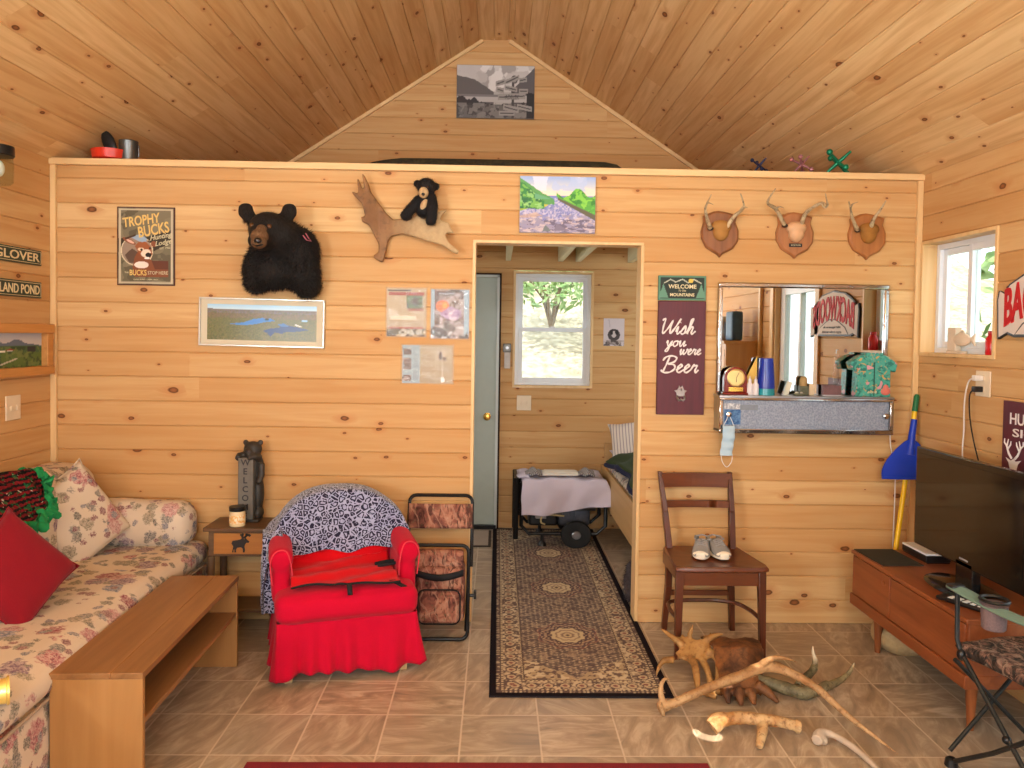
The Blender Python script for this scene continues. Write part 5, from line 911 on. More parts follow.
mb=MB(); mb.ball((.01,.012,.375),(.048,.04,.04)); mb.ball((-.002,-.026,.366),(.024,.022,.018)); mb.ball((-.028,.015,.408),(.015,.01,.015)); mb.ball((.048,.015,.408),(.015,.01,.015)); mb.ball((.022,.03,.26),(.042,.03,.1)); mb.ball((.035,.025,.14),(.03,.035,.1)); mb.ball((.04,.02,.04),(.025,.04,.035)); mb.tube([(.045,.01,.33),(.03,-.025,.34),(.0,-.045,.338)],[.022,.018,.016],10); mb.tube([(-.025,.01,.345),(-.055,-.01,.34),(-.05,-.04,.332)],[.02,.018,.016],10); mb.tube([(.055,.01,.3),(.06,-.0,.24),(.05,-.02,.2)],[.018,.016,.014],10)
link('bear',blob(mb,.005,2),DARK,r,smooth=180); mb=MB(); mb.ball((-.004,-.048,.37),(.009,.006,.007)); mb.build('nose',BLACK,r)
for k,ch in enumerate('WELCOME'): text(ch,SBK,'letter',r,-.011,.312-k*.046,h=.032,y=-.043,bold=.015)
r=thing('jar_candle','small jar candle with black lid on the end table','candle',(1.045,-.205,.56)); MB().lathe([(.036,0),(.039,.004),(.039,.07),(.034,.078)],24).build('jar',plain('cream_wax',c(224,196,150),.2,var=.05),r); MB().lathe([(.040,.078),(.041,.08),(.041,.096),(.038,.1),(.001,.1)],24).build('lid',BLACK,r); M=Mat('citrus_label',rough=.5); n=M.noise(M.co(),40,2); M.set('Base Color',M.ramp(n,[(.4,c(232,214,176)),(.52,c(228,160,60)),(.62,c(232,220,190))])); MB().lathe([(.0396,.016),(.0398,.018),(.0398,.056),(.0396,.058)],24).build('label_band',M.m,r)
# ================================================================== RED ARMCHAIR
REDC=cloth('red_slipcover',c(192,4,44),240,.12,.9,.4); WELT=cloth('faded_red_welt',c(214,60,74),200); REDF=cloth('bright_red_fleece',c(202,8,20),300,.14,.95,.5)
AC=(1.622,-.435,0); AR=R(17)
r=thing('armchair','red slipcovered armchair with a ruffled skirt by the end table','armchair',AC,AR); r.scale=(.94,.94,.94)
for x in (-.27,.27):
    for y in (-.255,.2): MB().hexa([(x-.018,y-.018,0),(x+.018,y-.018,0),(x+.018,y+.018,0),(x-.018,y+.018,0)],[(x-.024,y-.024,.1),(x+.024,y-.024,.1),(x+.024,y+.024,.1),(x-.024,y+.024,.1)]).build('leg',wood('pale_beech_leg',c(196,170,130),c(170,140,100),.8,axis=2),r,bevel=.002)
MB().rbox(-.315,.315,-.30,.25,.10,.30,.04,10).build('seat_base',REDC,r,smooth=180)
def skirt(u,v):
    # u along left side, front, right side; v from top to hem
    Ls=.50; Lf=.64; T=2*Ls+Lf; s=u*T; fl=.014*v+.004; w=(.016+.036*v)*(math.sin(s*62+1.3*math.sin(s*9))+.5*math.sin(s*37+2))*(.3+.7*v)*.6; d=fl+w*.6
    if s<Ls: p=Vector((-.32-d,.2-s,0))
    elif s<Ls+Lf: p=Vector((-.32+(s-Ls),-.30-d,0))
    else: p=Vector((.32+d,-.30+(s-Ls-Lf),0))
    for cx,sgn in ((Ls,-1),(Ls+Lf,1)):
        k=max(0,1-abs(s-cx)/.05); p.x+=sgn*d*k*.6; p.y-=d*k*.6 if abs(s-cx)<.05 else 0
    p.z=.295-.255*v+.012*math.sin(s*11)*v+.008*math.sin(s*23)*v; return p
MB().grid(skirt,260,14).build('ruffled_skirt',REDC,r,smooth=180,thick=.004)
MB().rbox(-.335,.335,-.335,.13,.285,.425,.05,16,(0,.01,.016),.006,6,2).build('seat_cushion',REDC,r,smooth=180)
for s_ in (-1,1):
    mb=MB(); mb.rbox(s_*.30-.045,s_*.30+.045,-.205,.16,.34,.56,.035,10,(.006,0,0),.004,7,s_); mb.tube([(s_*.305,-.222,.562),(s_*.305,-.20,.565),(s_*.303,.0,.575),(s_*.30,.16,.59)],[.045,.058,.058,.055],18); link('arm',blob(mb,.011,5),REDC,r,smooth=180)
def back(u,v):
    a=-1+2*u; return None
P=[]; 
for i in range(25): a=-1+2*i/24; P.append((a*.300,.57+.19*max(0,1-abs(a)**2.6)**.62))
mb=MB(); mb.prism([(-.315,.28)]+P+[(.315,.28)],.10,.235)
for i,p in enumerate(mb.v): mb.v[i].y+=(p.z-.3)*.07-.06*(p.x/.315)**2
link('backrest',blob(mb,.012,8),REDC,r,smooth=180)
for s_ in (-1,1): mb=MB(); mb.tube(cat([(s_*.255,-.212,.45),(s_*.256,-.222,.52),(s_*.275,-.222,.60),(s_*.305,-.224,.618),(s_*.338,-.222,.60),(s_*.354,-.222,.55),(s_*.345,-.212,.45)],4),.0035,6); mb.build('arm_welt',WELT,r)
# leopard blanket over its back
M=Mat('leopard_fleece',rough=.95,spec=.15); v=M.co(); sc_=M.n('ShaderNodeVectorMath',operation='ADD'); M.inp(sc_.inputs[0],v); s2=M.n('ShaderNodeVectorMath',operation='SCALE'); M.inp(s2.inputs[0],M.noise(v,22,2,out=1)); s2.inputs['Scale'].default_value=.02; M.inp(sc_.inputs[1],s2.outputs[0]); P_=sc_.outputs[0]
d=M.vor(P_,34); n=M.noise(v,70,2); de=M.vor(P_,34,feat='DISTANCE_TO_EDGE'); ring=M.ma('MULTIPLY',M.ramp(de,[(.05,0.0),(.09,1.0),(.25,1.0),(.31,0.0)]),M.ramp(n,[(.36,0.0),(.42,1.0)]))
dots=M.ramp(M.vor(P_,62),[(.2,1.0),(.28,0.0)]); k=M.mix(M.noise(v,9,2),c(166,170,196),c(140,144,176)); k=M.mix(M.ramp(d,[(.1,.45),(.26,0.0)]),k,c(120,116,146)); k=M.mix(M.ma('MAXIMUM',ring,M.ma('MULTIPLY',dots,.25)),k,c(26,23,46)); M.set('Base Color',k); M.set('Sheen Weight',.3); M.bump(M.noise(v,200,2),.4,.004); LEO=M.m
def arch(x): a=min(1,abs(x)/.335); return .60+.205*max(0,1-a**2.6)**.62
def leo(u,v):
    x=-.385+u*.73; t=v
    xe=max(-.335,min(.335,x)); zt=arch(xe)+.012; over=max(0,-.33-x)
    zb=.575-.09*u+.06*math.sin(u*6+.6)*.4 if x>-.30 else .575
    zb=.43+.13*min(1,max(0,(u-.04)*6))-.035*math.sin(u*PI)+.012*math.sin(u*19)
    lean=lambda z:(z-.3)*.07
    cur=-.06*(xe/.315)**2
    if over>0: zb=.25-.05*math.sin(v*3)
    # v 0..0.62 front hem to top, 0.62..0.74 over the top, rest down behind
    if v<.62:
        f=v/.62; z=zb+(zt-zb)*f; y=.10+lean(z)+cur-.034-.006*math.sin(x*38)*(1-f); y-=.06*(1-f)**1.5*(1 if abs(x)<.25 else .4)
    elif v<.76:
        f=(v-.62)/.14; z=zt+.012*math.sin(f*PI); y=.10+lean(zt)+cur-.034+f*.19
    else:
        f=(v-.76)/.24; z=zt-f*.26; y=.10+lean(zt)+cur+.156
    nn=mnoise.noise_vector(Vector((x*6,z*6,v)))*.008
    return Vector((x,y,z))+nn
o_=Vector((0,0,.6)); r2_=thing('leopard_blanket','grey and black leopard print blanket over the red armchair back','blanket',(AC[0],AC[1],.564),AR); r2_.scale=(.94,.94,.94)
MB().grid(leo,60,60).build('blanket_cloth',LEO,r2_,off=o_,smooth=180,thick=.008)
def side(u,v):                                              # the end that falls outside the chair's left arm
    y=.20-.30*u*(1-.45*v); z=.70-.42*v-.05*u-.10*max(0,u-.5)*(1-v)*1.6; x=-.352-.028*math.sin(v*2.4)-.012*math.sin(u*13+v*2)*(.3+v)
    if v<.18: x+=.06*(1-v/.18)**1.5
    return Vector((x,y,z))
MB().grid(side,26,36).build('hanging_end',LEO,r2_,off=o_,smooth=180,thick=.008)
# red fleece with black edging on the seat
o_=Vector((0,-.1,.45)); r3=thing('fleece_jacket','bright red fleece with black edging spread on the red armchair seat','fleece',(AC[0],AC[1],.423),AR); r3.scale=(.94,.94,.94)
def flc(u,v):
    x=-.262+.50*u; hem=.0+.05*math.sin(u*5+.4)+.02*math.sin(u*11); s=v*(.56-hem*.5)
    if s<.20: f=s/.20; y=.060-.02*f-.015*math.sin(f*PI); z=.565-.08*f
    else: f=(s-.20); y=.04-f; z=.485-.012*math.sin(f*18)-.09*f
    z+=.010*math.sin(s*42+u*7)*(1 if s>.03 else 0)+.008*mnoise.noise(Vector((x*14,s*14,0))); z=max(z,.462+.002*math.sin(x*30)); return Vector((x,y,z))
MB().grid(flc,50,44).build('fleece_cloth',REDF,r3,off=(0,0,.45),smooth=180,thick=.007)
BED_=plain('black_edging',c(18,14,16),.8)
mb=MB(); mb.tube([flc(u/40,1)+Vector((0,-.002,.001)) for u in range(41)],.0055,7); mb.build('edging',BED_,r3,off=(0,0,.45))
mb=MB(); q=flc(.52,1); mb.grid(lambda u,v:Vector((q.x-.012+.024*u+.004*v,q.y-.004-.03*v,q.z+.003-.045*v*v)),4,8); mb.build('strap_tab',BED_,r3,off=(0,0,.45),thick=.004); mb=MB(); q2=flc(.93,.96); mb.grid(lambda u,v:Vector((q2.x-.016+.03*u+.05*v,q2.y-.0-.05*v,q2.z+.004-.02*v)),4,8); mb.build('strap_tab',BED_,r3,off=(0,0,.45),thick=.004)
mb=MB(); q=flc(.97,.62); mb.tube(cat([q+Vector((-.06,0,.012)),q+Vector((0,-.01,.02)),q+Vector((.045,.0,.022)),q+Vector((.05,.03,.02)),q+Vector((-.01,.035,.02)),q+Vector((-.07,.02,.016))],5),.009,8); mb.build('cuff',BED_,r3,off=(0,0,.45))
# ================================================================== CAMO FOLDING STOOL-CHAIR
def camo(nm,cols,sc=1):
    M=Mat(nm,rough=.8,spec=.2); v=M.co(); a=M.noise(v,9*sc,4,.6,1.4); b=M.noise(M.map(v,(1,1,.35)),22*sc,4,.65,2.0); d=M.wave(M.map(v,(1,1,.6),rot=(0,.5,0)),7*sc,9,3,1.6)
    k=M.ramp(a,[(.3,cols[0]),(.45,cols[1]),(.55,cols[2]),(.68,cols[3])]); k=M.mix(M.ramp(b,[(.52,0.0),(.6,.85)]),k,cols[0]); k=M.mix(M.ramp(d,[(.90,0.0),(.95,.45)]),k,cols[3]); k=M.mix(M.ramp(M.noise(v,70*sc,2),[(.6,0.0),(.7,.5)]),k,cols[4]); M.set('Base Color',k); M.bump(b,.3,.004); return M.m
CAMO=camo('brown_tree_camouflage',[c(64,34,30),c(130,80,66),c(162,110,88),c(176,136,114),c(96,92,66)])
r=thing('camp_stool','folded camouflage chair with cooler bag leaning on front wall','folding chair',(2.06,-.16,0)); o_=Vector((2.06,-.16,0))
yb=lambda z:-.185+z*.22
def rect(x0,x1,z0,z1,yf,rr=.035,open_bottom=False):
    q=[]
    for cx,cz,a0 in ((x0+rr,z1-rr,PI),(x1-rr,z1-rr,PI/2),(x1-rr,z0+rr,0),(x0+rr,z0+rr,-PI/2)):
        for k in range(5): a=a0-k/4*PI/2; q.append((cx+rr*math.cos(a),yf(cz+rr*math.sin(a)),cz+rr*math.sin(a)))
    return q
mb=MB(); q=rect(1.899,2.232,.33,.69,yb); mb.tube(q[:10]+[(2.232,yb(.36),.33)],.0095,10); mb.tube([q[0],(1.899,yb(.36),.33)],.0095,10); mb.build('back_frame',BLKMET,r,off=o_)
yl=lambda z:-.275+z*.10
mb=MB(); mb.tube(rect(1.925,2.222,.011,.475,yl),.0095,10,closed=True); mb.build('leg_frame',BLKMET,r,off=o_)
mb=MB(); mb.tube([(1.912,yb(.4),.4),(1.93,yl(.33),.36),(1.935,yl(.1)+.06,.02)],.008,8); mb.tube([(2.228,yb(.4),.4),(2.222,yl(.33)+.02,.36),(2.21,yl(.1)+.08,.02)],.008,8); mb.build('rear_strut',BLKMET,r,off=o_)
MB().grid(lambda u,v:(1.897+.337*u,yb(.53+.125*v)-.013-.006*math.sin(u*PI),.525+.125*v),16,10).build('back_panel',CAMO,r,off=o_,thick=.008)
MB().rbox(1.948,2.198,-.275,-.215,.37,.455,.015,8,(0,0,.006)).build('seat_flap',CAMO,r,off=o_,smooth=180)
MB().rbox(1.96,2.205,-.30,-.13,.10,.385,.03,10,(0,.01,0),.004).build('cooler_bag',CAMO,r,off=o_,smooth=180)
MB().rbox(1.975,2.182,-.335,-.295,.108,.275,.022,10,(0,.008,0)).build('front_pocket',CAMO,r,off=o_,smooth=180)
STR=plain('black_webbing',c(16,14,18),.8)
mb=MB(); q=rect(1.976,2.186,.108,.28,lambda z:-.33); mb.tube(q,.004,6,closed=True); mb.build('pocket_piping',STR,r,off=o_)
mb=MB(); mb.grid(lambda u,v:(1.955+.245*u,-.312-.022*math.sin(u*PI),.345+.032*v-.02*math.sin(u*PI)),16,3); mb.build('carry_strap',STR,r,off=o_,thick=.006); mb=MB(); mb.grid(lambda u,v:(1.94+.01*v+.02*math.sin(u*3),-.305,.40-.12*u),10,3); mb.build('carry_strap',STR,r,off=o_,thick=.006)
mb=MB(); mb.tube([(2.222,-.245,.225),(2.262,-.245,.225)],.008,10); mb.box(2.25,2.264,-.26,-.23,.21,.25); mb.build('side_clip',BLACK,r,off=o_,bevel=.002)
# ================================================================== DINING CHAIR AND SHOES
CHW=wood('red_brown_chair_wood',c(98,50,28),c(66,32,19),.7,axis=2,rough=.32); CHX=wood('red_brown_seat_wood',c(112,60,32),c(80,40,22),.6,axis=0,rough=.3)
r=thing('dining_chair','dark reddish wooden dining chair with the shoes on its seat','chair',(3.43,-.29,0)); o_=Vector((3.43,-.29,0))
def leg(b,t,w0,w1): return MB().hexa([(b[0]-w0,b[1]-w0,b[2]),(b[0]+w0,b[1]-w0,b[2]),(b[0]+w0,b[1]+w0,b[2]),(b[0]-w0,b[1]+w0,b[2])],[(t[0]-w1,t[1]-w1,t[2]),(t[0]+w1,t[1]-w1,t[2]),(t[0]+w1,t[1]+w1,t[2]),(t[0]-w1,t[1]+w1,t[2])])
leg((3.240,-.47,0),(3.246,-.455,.43),.014,.019).build('leg',CHW,r,off=o_,bevel=.003); leg((3.652,-.47,0),(3.644,-.455,.43),.014,.019).build('leg',CHW,r,off=o_,bevel=.003)
for x0,x1,xt in ((3.255,3.266,3.222),(3.618,3.596,3.594)):
    mb=MB(); q=[Vector((x0,-.098,0)),Vector((x1,-.135,.25)),Vector((x1,-.14,.44)),Vector(((x1+xt)/2,-.12,.64)),Vector((xt,-.075,.838))]; w=[.016,.019,.019,.017,.013]
    for i in range(4): a,b=q[i],q[i+1]; mb.hexa([(a.x-w[i]*.85,a.y-w[i],a.z),(a.x+w[i]*.85,a.y-w[i],a.z),(a.x+w[i]*.85,a.y+w[i],a.z),(a.x-w[i]*.85,a.y+w[i],a.z)],[(b.x-w[i+1]*.85,b.y-w[i+1],b.z),(b.x+w[i+1]*.85,b.y-w[i+1],b.z),(b.x+w[i+1]*.85,b.y+w[i+1],b.z),(b.x-w[i+1]*.85,b.y+w[i+1],b.z)])
    mb.build('rear_post',CHW,r,off=o_,bevel=.003)
def railq(z0,z1,x0,x1,y0,sag):
    def f(sg): return lambda u,v:(x0+(x1-x0)*u,y0+sg*.009+sag*math.sin(u*PI),z0+(z1-z0)*v)
    mb=MB(); k=10
    for sg in (-1,1): mb.grid(f(sg),k,2)
    for i in range(k-1):
        pass
    return mb
def slat(nm,z0,z1,x0,x1,y0,sag):
    k=12; mb=MB(); 
    for i in range(k-1):
        u0,u1=i/(k-1),(i+1)/(k-1); X0,X1=x0+(x1-x0)*u0,x0+(x1-x0)*u1; Y0,Y1=y0+sag*math.sin(u0*PI),y0+sag*math.sin(u1*PI); mb.hexa([(X0,Y0-.009,z0),(X1,Y1-.009,z0),(X1,Y1+.009,z0),(X0,Y0+.009,z0)],[(X0,Y0-.009,z1),(X1,Y1-.009,z1),(X1,Y1+.009,z1),(X0,Y0+.009,z1)])
    me=mb.mesh(o_); bm=bmesh.new(); bm.from_mesh(me); bmesh.ops.remove_doubles(bm,verts=bm.verts,dist=1e-5); bm.to_mesh(me); bm.free(); link(nm,me,CHX,r,smooth=35)
slat('top_rail',.758,.832,3.228,3.594,-.088,.02); slat('back_slat',.655,.692,3.243,3.594,-.112,.016)
P=[(3.222,-.485),(3.250,-.497),(3.64,-.497),(3.67,-.485),(3.674,-.45),(3.630,-.13),(3.60,-.112),(3.27,-.112),(3.238,-.13),(3.218,-.45)]
mb=MB(); k=len(P); ct=Vector((3.43,-.32)); lay=[(.93,.425),(1,.432),(1,.445),(.97,.453),(.6,.446),(.25,.443)]; vs=[]
for s_,z in lay: vs+=[(ct.x+(x-ct.x)*s_,ct.y+(y-ct.y)*s_,z) for x,y in P]
fs=[tuple(range(k-1,-1,-1)),tuple(range((len(lay)-1)*k,len(lay)*k))]+[(j*k+i,j*k+(i+1)%k,(j+1)*k+(i+1)%k,(j+1)*k+i) for j in range(len(lay)-1) for i in range(k)]
mb.add(vs,fs); mb.build('seat',CHX,r,off=o_,smooth=40)
mb=MB(); mb.box(3.255,3.635,-.468,-.45,.355,.428); mb.box(3.262,3.606,-.14,-.124,.37,.428); mb.box(3.235,3.252,-.455,-.13,.37,.428); mb.hexa([(3.628,-.455,.37),(3.645,-.455,.37),(3.612,-.13,.37),(3.595,-.13,.37)],[(3.628,-.455,.428),(3.645,-.455,.428),(3.612,-.13,.428),(3.595,-.13,.428)]); mb.build('seat_apron',CHX,r,off=o_,bevel=.002)
MB().box(3.258,3.61,-.135,-.117,.195,.222).build('stretcher',CHX,r,off=o_,bevel=.004)
mb=MB(); mb.tube(cat([(3.243,-.46,.188),(3.236,-.30,.185),(3.262,-.20,.183),(3.35,-.168,.182),(3.43,-.165,.182),(3.51,-.168,.182),(3.60,-.21,.183),(3.640,-.32,.185),(3.648,-.46,.188)],6),.0105,8); mb.build('hoop_stretcher',CHW,r,off=o_)
SHG=cloth('grey_knit_upper',c(150,146,142),240,.2); SHW=plain('off_white_rubber',c(226,214,192),.5,var=.05); LACE=plain('grey_lace',c(150,148,146),.8)
def shoe(label,loc,rz):
    r=thing('sneaker',label,'shoe',loc,rz,'pair of grey sneakers on the chair'); r.scale=(1.12,.86,.80)
    def sec(t,k=16):                                       # t 0 toe (-y) .. 1 heel (+y)
        y=-.118+.236*t; w=.042*(1-(1-t)**5*.9)**.5*(1-.18*math.sin(t*PI*1.0)**2*0)*(.92 if t>.6 else 1)*(1 if t<.92 else (1-t)/.08*.35+.65); return y,w
    mb=MB(); rows=[]; K=16; 
    def low(u,v):
        a=2*PI*u; t=.5-.5*math.cos(a); 
        return None
    out=[]
    for i in range(28): a=2*PI*i/28; sy=-math.cos(a); sx=math.sin(a); w=.041*(1-.12*max(0,sy)); out.append((sx*abs(sx)**-.25*w if abs(sx)>1e-6 else 0, sy*.118))
    mb.prism(out,0,.024,'xy'); mb.build('sole',SHW,r,bevel=.004)
    mb=MB(); prof=[(-.112,.034,.022),(-.095,.045,.034),(-.06,.056,.038),(-.02,.074,.037),(.02,.086,.034),(.06,.092,.033),(.1,.094,.031),(.112,.088,.022)]
    def up_(u,v):
        i=v*(len(prof)-1); j=min(int(i),len(prof)-2); f=i-j; y=prof[j][0]*(1-f)+prof[j+1][0]*f; h=prof[j][1]*(1-f)+prof[j+1][1]*f; w=prof[j][2]*(1-f)+prof[j+1][2]*f
        a=PI*u; ca=math.cos(a); return (w*(abs(ca)**.7)*(1 if ca>0 else -1)*(1 if y<.02 else 1), y, .02+(h-.02)*math.sin(a)**.75 if y<.03 else .02+(h-.02)*min(1,math.sin(a)**.75*1.15)*(1 if abs(ca)>.55 else .72+.28*0))
    mb.grid(up_,20,20); mb.build('upper',SHG,r,smooth=180,thick=.003)
    mb=MB(); mb.ball((0,-.088,.026),(.036,.03,.022)); mb.build('toe_cap',SHW,r)
    mb=MB()
    for k in range(4): y=-.035+.018*k; z=.072+.006*k; mb.tube([(-.022,y,z-.006),(0,y-.003,z+.004),(.022,y,z-.006)],.003,6)
    mb.build('laces',LACE,r); MB().tube([(-.03,.03,.088),(-.03,.09,.09),(0,.115,.094),(.03,.09,.09),(.03,.03,.088)],.005,8).build('collar',LACE,r)
shoe('grey sneaker with white toe, left one of the pair on the chair',(3.400,-.27,.4525),-.30); shoe('grey sneaker with white toe, right one of the pair on the chair',(3.487,-.27,.4525),.04)
# ================================================================== RUGS
def persian(nx,ny,asp):
    cv=Canvas(nx,ny,asp); u=cv.u; v=cv.v; X=u*.80; Y=v*.80/asp*1.0; L=.80/asp        # metres
    dk=(40,32,34); tan=(182,156,116); mid=(120,96,76); wine=(92,56,50)
    ex=np.minimum(X,.80-X); ey=np.minimum(Y,L-Y); e=np.minimum(ex,ey)
    P_=.026; gx=np.floor(X/P_*1.0); hx=np.abs((X/P_)%1-.5); hy=np.abs((Y/P_+.5*(gx%2))%1-.5); cell=hx+hy*.9
    cv.fill((86,72,66)); n=fbm(X*70,Y*70,5,2)
    cv.put((cell<.32),(140,116,94)); cv.put((cell<.16),(190,168,132)); cv.put(n>.64,(62,48,48),.7); cv.put((n<.38),(160,134,106),.6)
    def med(cx,cy,a,b):
        d=np.sqrt(((X-cx)/a)**2+((Y-cy)/b)**2); th=np.arctan2((Y-cy)/b,(X-cx)/a); dd=d*(1+.07*np.cos(8*th))
        for r_,cc in ((1.5,(112,70,62)),(1.42,(74,56,58)),(1.2,(136,104,84)),(1.1,(66,50,52)),(.82,(190,166,124)),(.62,(128,104,84)),(.52,(192,168,128)),(.34,(120,96,80)),(.22,(186,160,120)),(.1,(70,54,50))): cv.put(dd<r_,cc)
        m=(dd<1.5)&(dd>.82); cv.put(m&(np.cos(18*th)*np.cos(dd*26)>.35),(176,150,114),.75)
        for s in (-1,1): cv.put(((X-cx)/.02)**2+((Y-cy-s*b*2.0)/.035)**2<1,(140,112,88),.5)
    for k in range(4): med(.40,.68+k*.76,.105,.115)
    # corner spandrels
    for sx in (0,1):
        for sy in (0,1):
            xx=(X if sx==0 else .80-X)-.16; yy=(Y if sy==0 else L-Y)-.16; m=(xx>0)&(yy>0)&(xx/.26+yy/.23+.05*np.sin(xx*60)<1); cv.put(m,(158,132,98)); cv.put(m&(fbm(X*60,Y*60,33,2)>.52),(84,64,56)); cv.put(m&(fbm(X*45,Y*45,37,2)>.6),(192,170,132))
    b=e<.16; cv.put(b,(140,116,88)); w=np.where(ex<ey,Y,X); ed=e
    ph=w/.075; fl=np.sqrt(((ph%1-.5)*.075)**2+(ed-.098)**2); alt=np.floor(ph)%2
    cv.put(b,(132,110,88)); cv.put(b&(fbm(X*80,Y*80,41,2)>.48),(188,166,130)); cv.put(b&(fbm(X*60,Y*60,43,2)>.58),(76,60,54))
    cv.put(b&(fl<.028),(66,48,48)); cv.put(b&(fl<.022),(178,152,116)); cv.put(b&(fl<.011),(110,64,56))
    for a0,a1,cc in ((.145,.155,(186,162,122)),(.155,.16,dk),(.05,.062,(190,166,126)),(.045,.05,dk),(.135,.138,dk)): cv.put((e>a0)&(e<a1),cc)
    cv.put((e<.062)&(e>.03)&(((w/.02)%1)<.45),(70,54,50)); cv.put((e<.158)&(e>.145)&(((w/.02)%1)<.4),(92,70,60))
    cv.a=cv.a**.72; cv.put(e<.028,(26,20,26)); return cv
RW_,RL=.79,2.86; r=thing('runner_rug','long dark brown persian runner rug through the doorway','rug',(2.735,-.877+RL/2,0))
M=Mat('woven_rug',rough=.95,spec=.1); a=M.mix(M.ma('MULTIPLY',M.noise(M.co(),230,2),.15),M.attr(),c(30,24,26)); M.set('Base Color',a); M.bump(M.noise(M.co(),300,2),.5,.003); RUGM=M.m
cv=persian(150,540,RW_/RL); picture('woven_field',cv,-RW_/2,RW_/2,-RL/2,RL/2,r,RUGM,y=.0085,plane='xy'); RBK=plain('black_rug_binding',c(24,19,25),.95)
MB().box(-RW_/2-.002,RW_/2+.002,-RL/2-.002,RL/2+.002,.0,.008).build('binding',RBK,r,bevel=.002)
MR=cloth('maroon_rug_pile',c(122,26,34),200,.15,.95,.3)
o=MB().box(-.83,.83,-.5,.5,.0,.009).build('area_rug',MR,None,bevel=.003); o.location=(2.307,-1.893,0); tag(o,'plain maroon rug at the bottom edge in front of the viewer','rug')
r=thing('door_mat','small grey brown door mat before the grey green door','mat',(2.03,1.72,0)); MB().box(-.3,.295,-.26,.2,0,.008).build('mat_base',plain('mat_rubber',c(60,52,46),.8),r,bevel=.002); MB().box(-.28,.275,-.24,.18,.008,.012).build('mat_pile',cloth('grey_brown_pile',c(176,162,148),200,.15),r)
# ================================================================== GENERATOR UNDER A LAVENDER CLOTH
r=thing('generator','black portable generator on wheels at the far end of hallway','generator',(2.83,1.66,0)); r.scale=(1,1,.9); o_=Vector((2.83,1.66,0)); GRY=plain('grey_engine_casting',c(84,86,96),.4,.4,var=.3,sc=40); DGR=plain('dark_blue_grey_tank',c(44,46,58),.35,var=.1)
mb=MB(); 
for y in (1.50,1.86): mb.tube([(2.545,y,.52),(2.545,y,.17),(2.60,y,.105),(3.10,y,.105),(3.165,y,.17),(3.165,y,.52)],.015,10)
mb.tube([(2.545,1.50,.52),(3.165,1.50,.52),(3.165,1.86,.52),(2.545,1.86,.52)],.015,10,closed=True); mb.build('roll_frame',BLKMET,r,off=o_)
MB().rbox(2.60,3.12,1.53,1.83,.375,.50,.03,10).build('fuel_tank',DGR,r,off=o_,smooth=180)
MB().box(2.60,2.82,1.56,1.80,.15,.37).build('alternator',BLACK,r,off=o_,bevel=.02)
mb=MB(); mb.rbox(2.82,3.06,1.55,1.80,.15,.36,.03,8); 
for k in range(6): mb.box(2.70+.05*k,2.725+.05*k,1.535,1.56,.24,.31)
mb.build('engine_block',GRY,r,off=o_,smooth=60); MB().lathe([(.03,0),(.045,.005),(.045,.22),(.03,.225)],18,(2.87,1.53,.335),'x').build('muffler',STEEL,r,off=o_)
MB().box(2.65,2.73,1.52,1.56,.22,.26).build('control_box',STEEL,r,off=o_,bevel=.004); mb=MB(); mb.tube(cat([(2.72,1.50,.18),(2.69,1.49,.20),(2.70,1.49,.25),(2.76,1.49,.26),(2.86,1.50,.25)],5),.007,8); mb.build('fuel_hose',plain('tan_hose',c(196,176,130),.5),r,off=o_)
for y in (1.445,1.90): 
    w=MB().lathe([(.03,-.02),(.07,-.026),(.105,-.024),(.112,-.01),(.112,.01),(.105,.024),(.07,.026),(.03,.02)],28,(2.945,y,.113),'y').build('wheel',plain('rubber_tire',c(20,19,20),.7),r,off=o_); MB().lathe([(.028,-.03),(.034,-.024),(.034,.024),(.028,.03)],18,(2.945,y,.113),'y').build('hub',STEEL,w,off=o_)
    MB().lathe([(.03,0),(.034,.005),(.03,.03),(.014,.05),(.012,.10)],16,(2.70,y+.05*(1 if y<1.6 else -1),0)).build('rubber_foot',BLACK,r,off=o_)
mb=MB(); mb.tube([(2.505,1.50,.56),(2.505,1.50,.06)],.02,10); mb.tube([(2.505,1.84,.56),(2.505,1.84,.06)],.02,10); mb.tube([(2.505,1.50,.55),(2.505,1.84,.55)],.014,10); mb.tube([(2.505,1.5,.3),(2.55,1.5,.3)],.012,8); mb.build('folded_handle',BLKMET,r,off=o_)
LAV=cloth('lavender_sheet',c(206,197,212),260,.06,.9,.2); 
def drape(u,v):
    x=2.545+.61*u+.05*max(0,u-.8)*v*2; 
    if v<.45: f=v/.45; y=1.87-.39*f; z=.548+.012*math.sin(u*9+f*4)*.6+.006*math.sin(u*23)
    else:
        f=(v-.45)/.55; y=1.48-.02*math.sin(min(1,f*3)*PI/2)-.014*math.sin(u*17+.6*f*6)*f; z=.548-.285*f*(1-.32*u**2*.9)-.01*math.sin(u*7)*f
        if u>.8: x+=.07*f*(u-.8)/.2
    return Vector((x,y,z))+mnoise.noise_vector(Vector((x*9,y*9,z*9)))*.008
r=thing('dust_cloth','lavender sheet draped over the black generator','cloth',(2.83,1.66,.479)); r.scale=(1,1,.9); MB().grid(drape,60,50).build('sheet',LAV,r,off=(2.83,1.66,.53),smooth=180,thick=.005)
mb=MB(); mb.grid(lambda u,v:Vector((2.50+.10*u,1.52+.3*v,.585-.03*u+.02*math.sin(v*7)-.05*(1-u)**2)),8,12); mb.build('folded_corner',LAV,r,off=(2.83,1.66,.53),thick=.005)
r=thing('white_tray','white flat box lying on the lavender sheet','tray',(2.83,1.60,.514)); MB().box(-.13,.135,-.07,.07,0,.022).build('tray_body',plain('ivory_plastic',c(220,214,200),.5,var=.04),r,bevel=.006); MB().box(-.115,.12,-.06,.06,.022,.026).build('lid',plain('ivory_lid',c(228,222,208),.5,var=.03),r,bevel=.003)
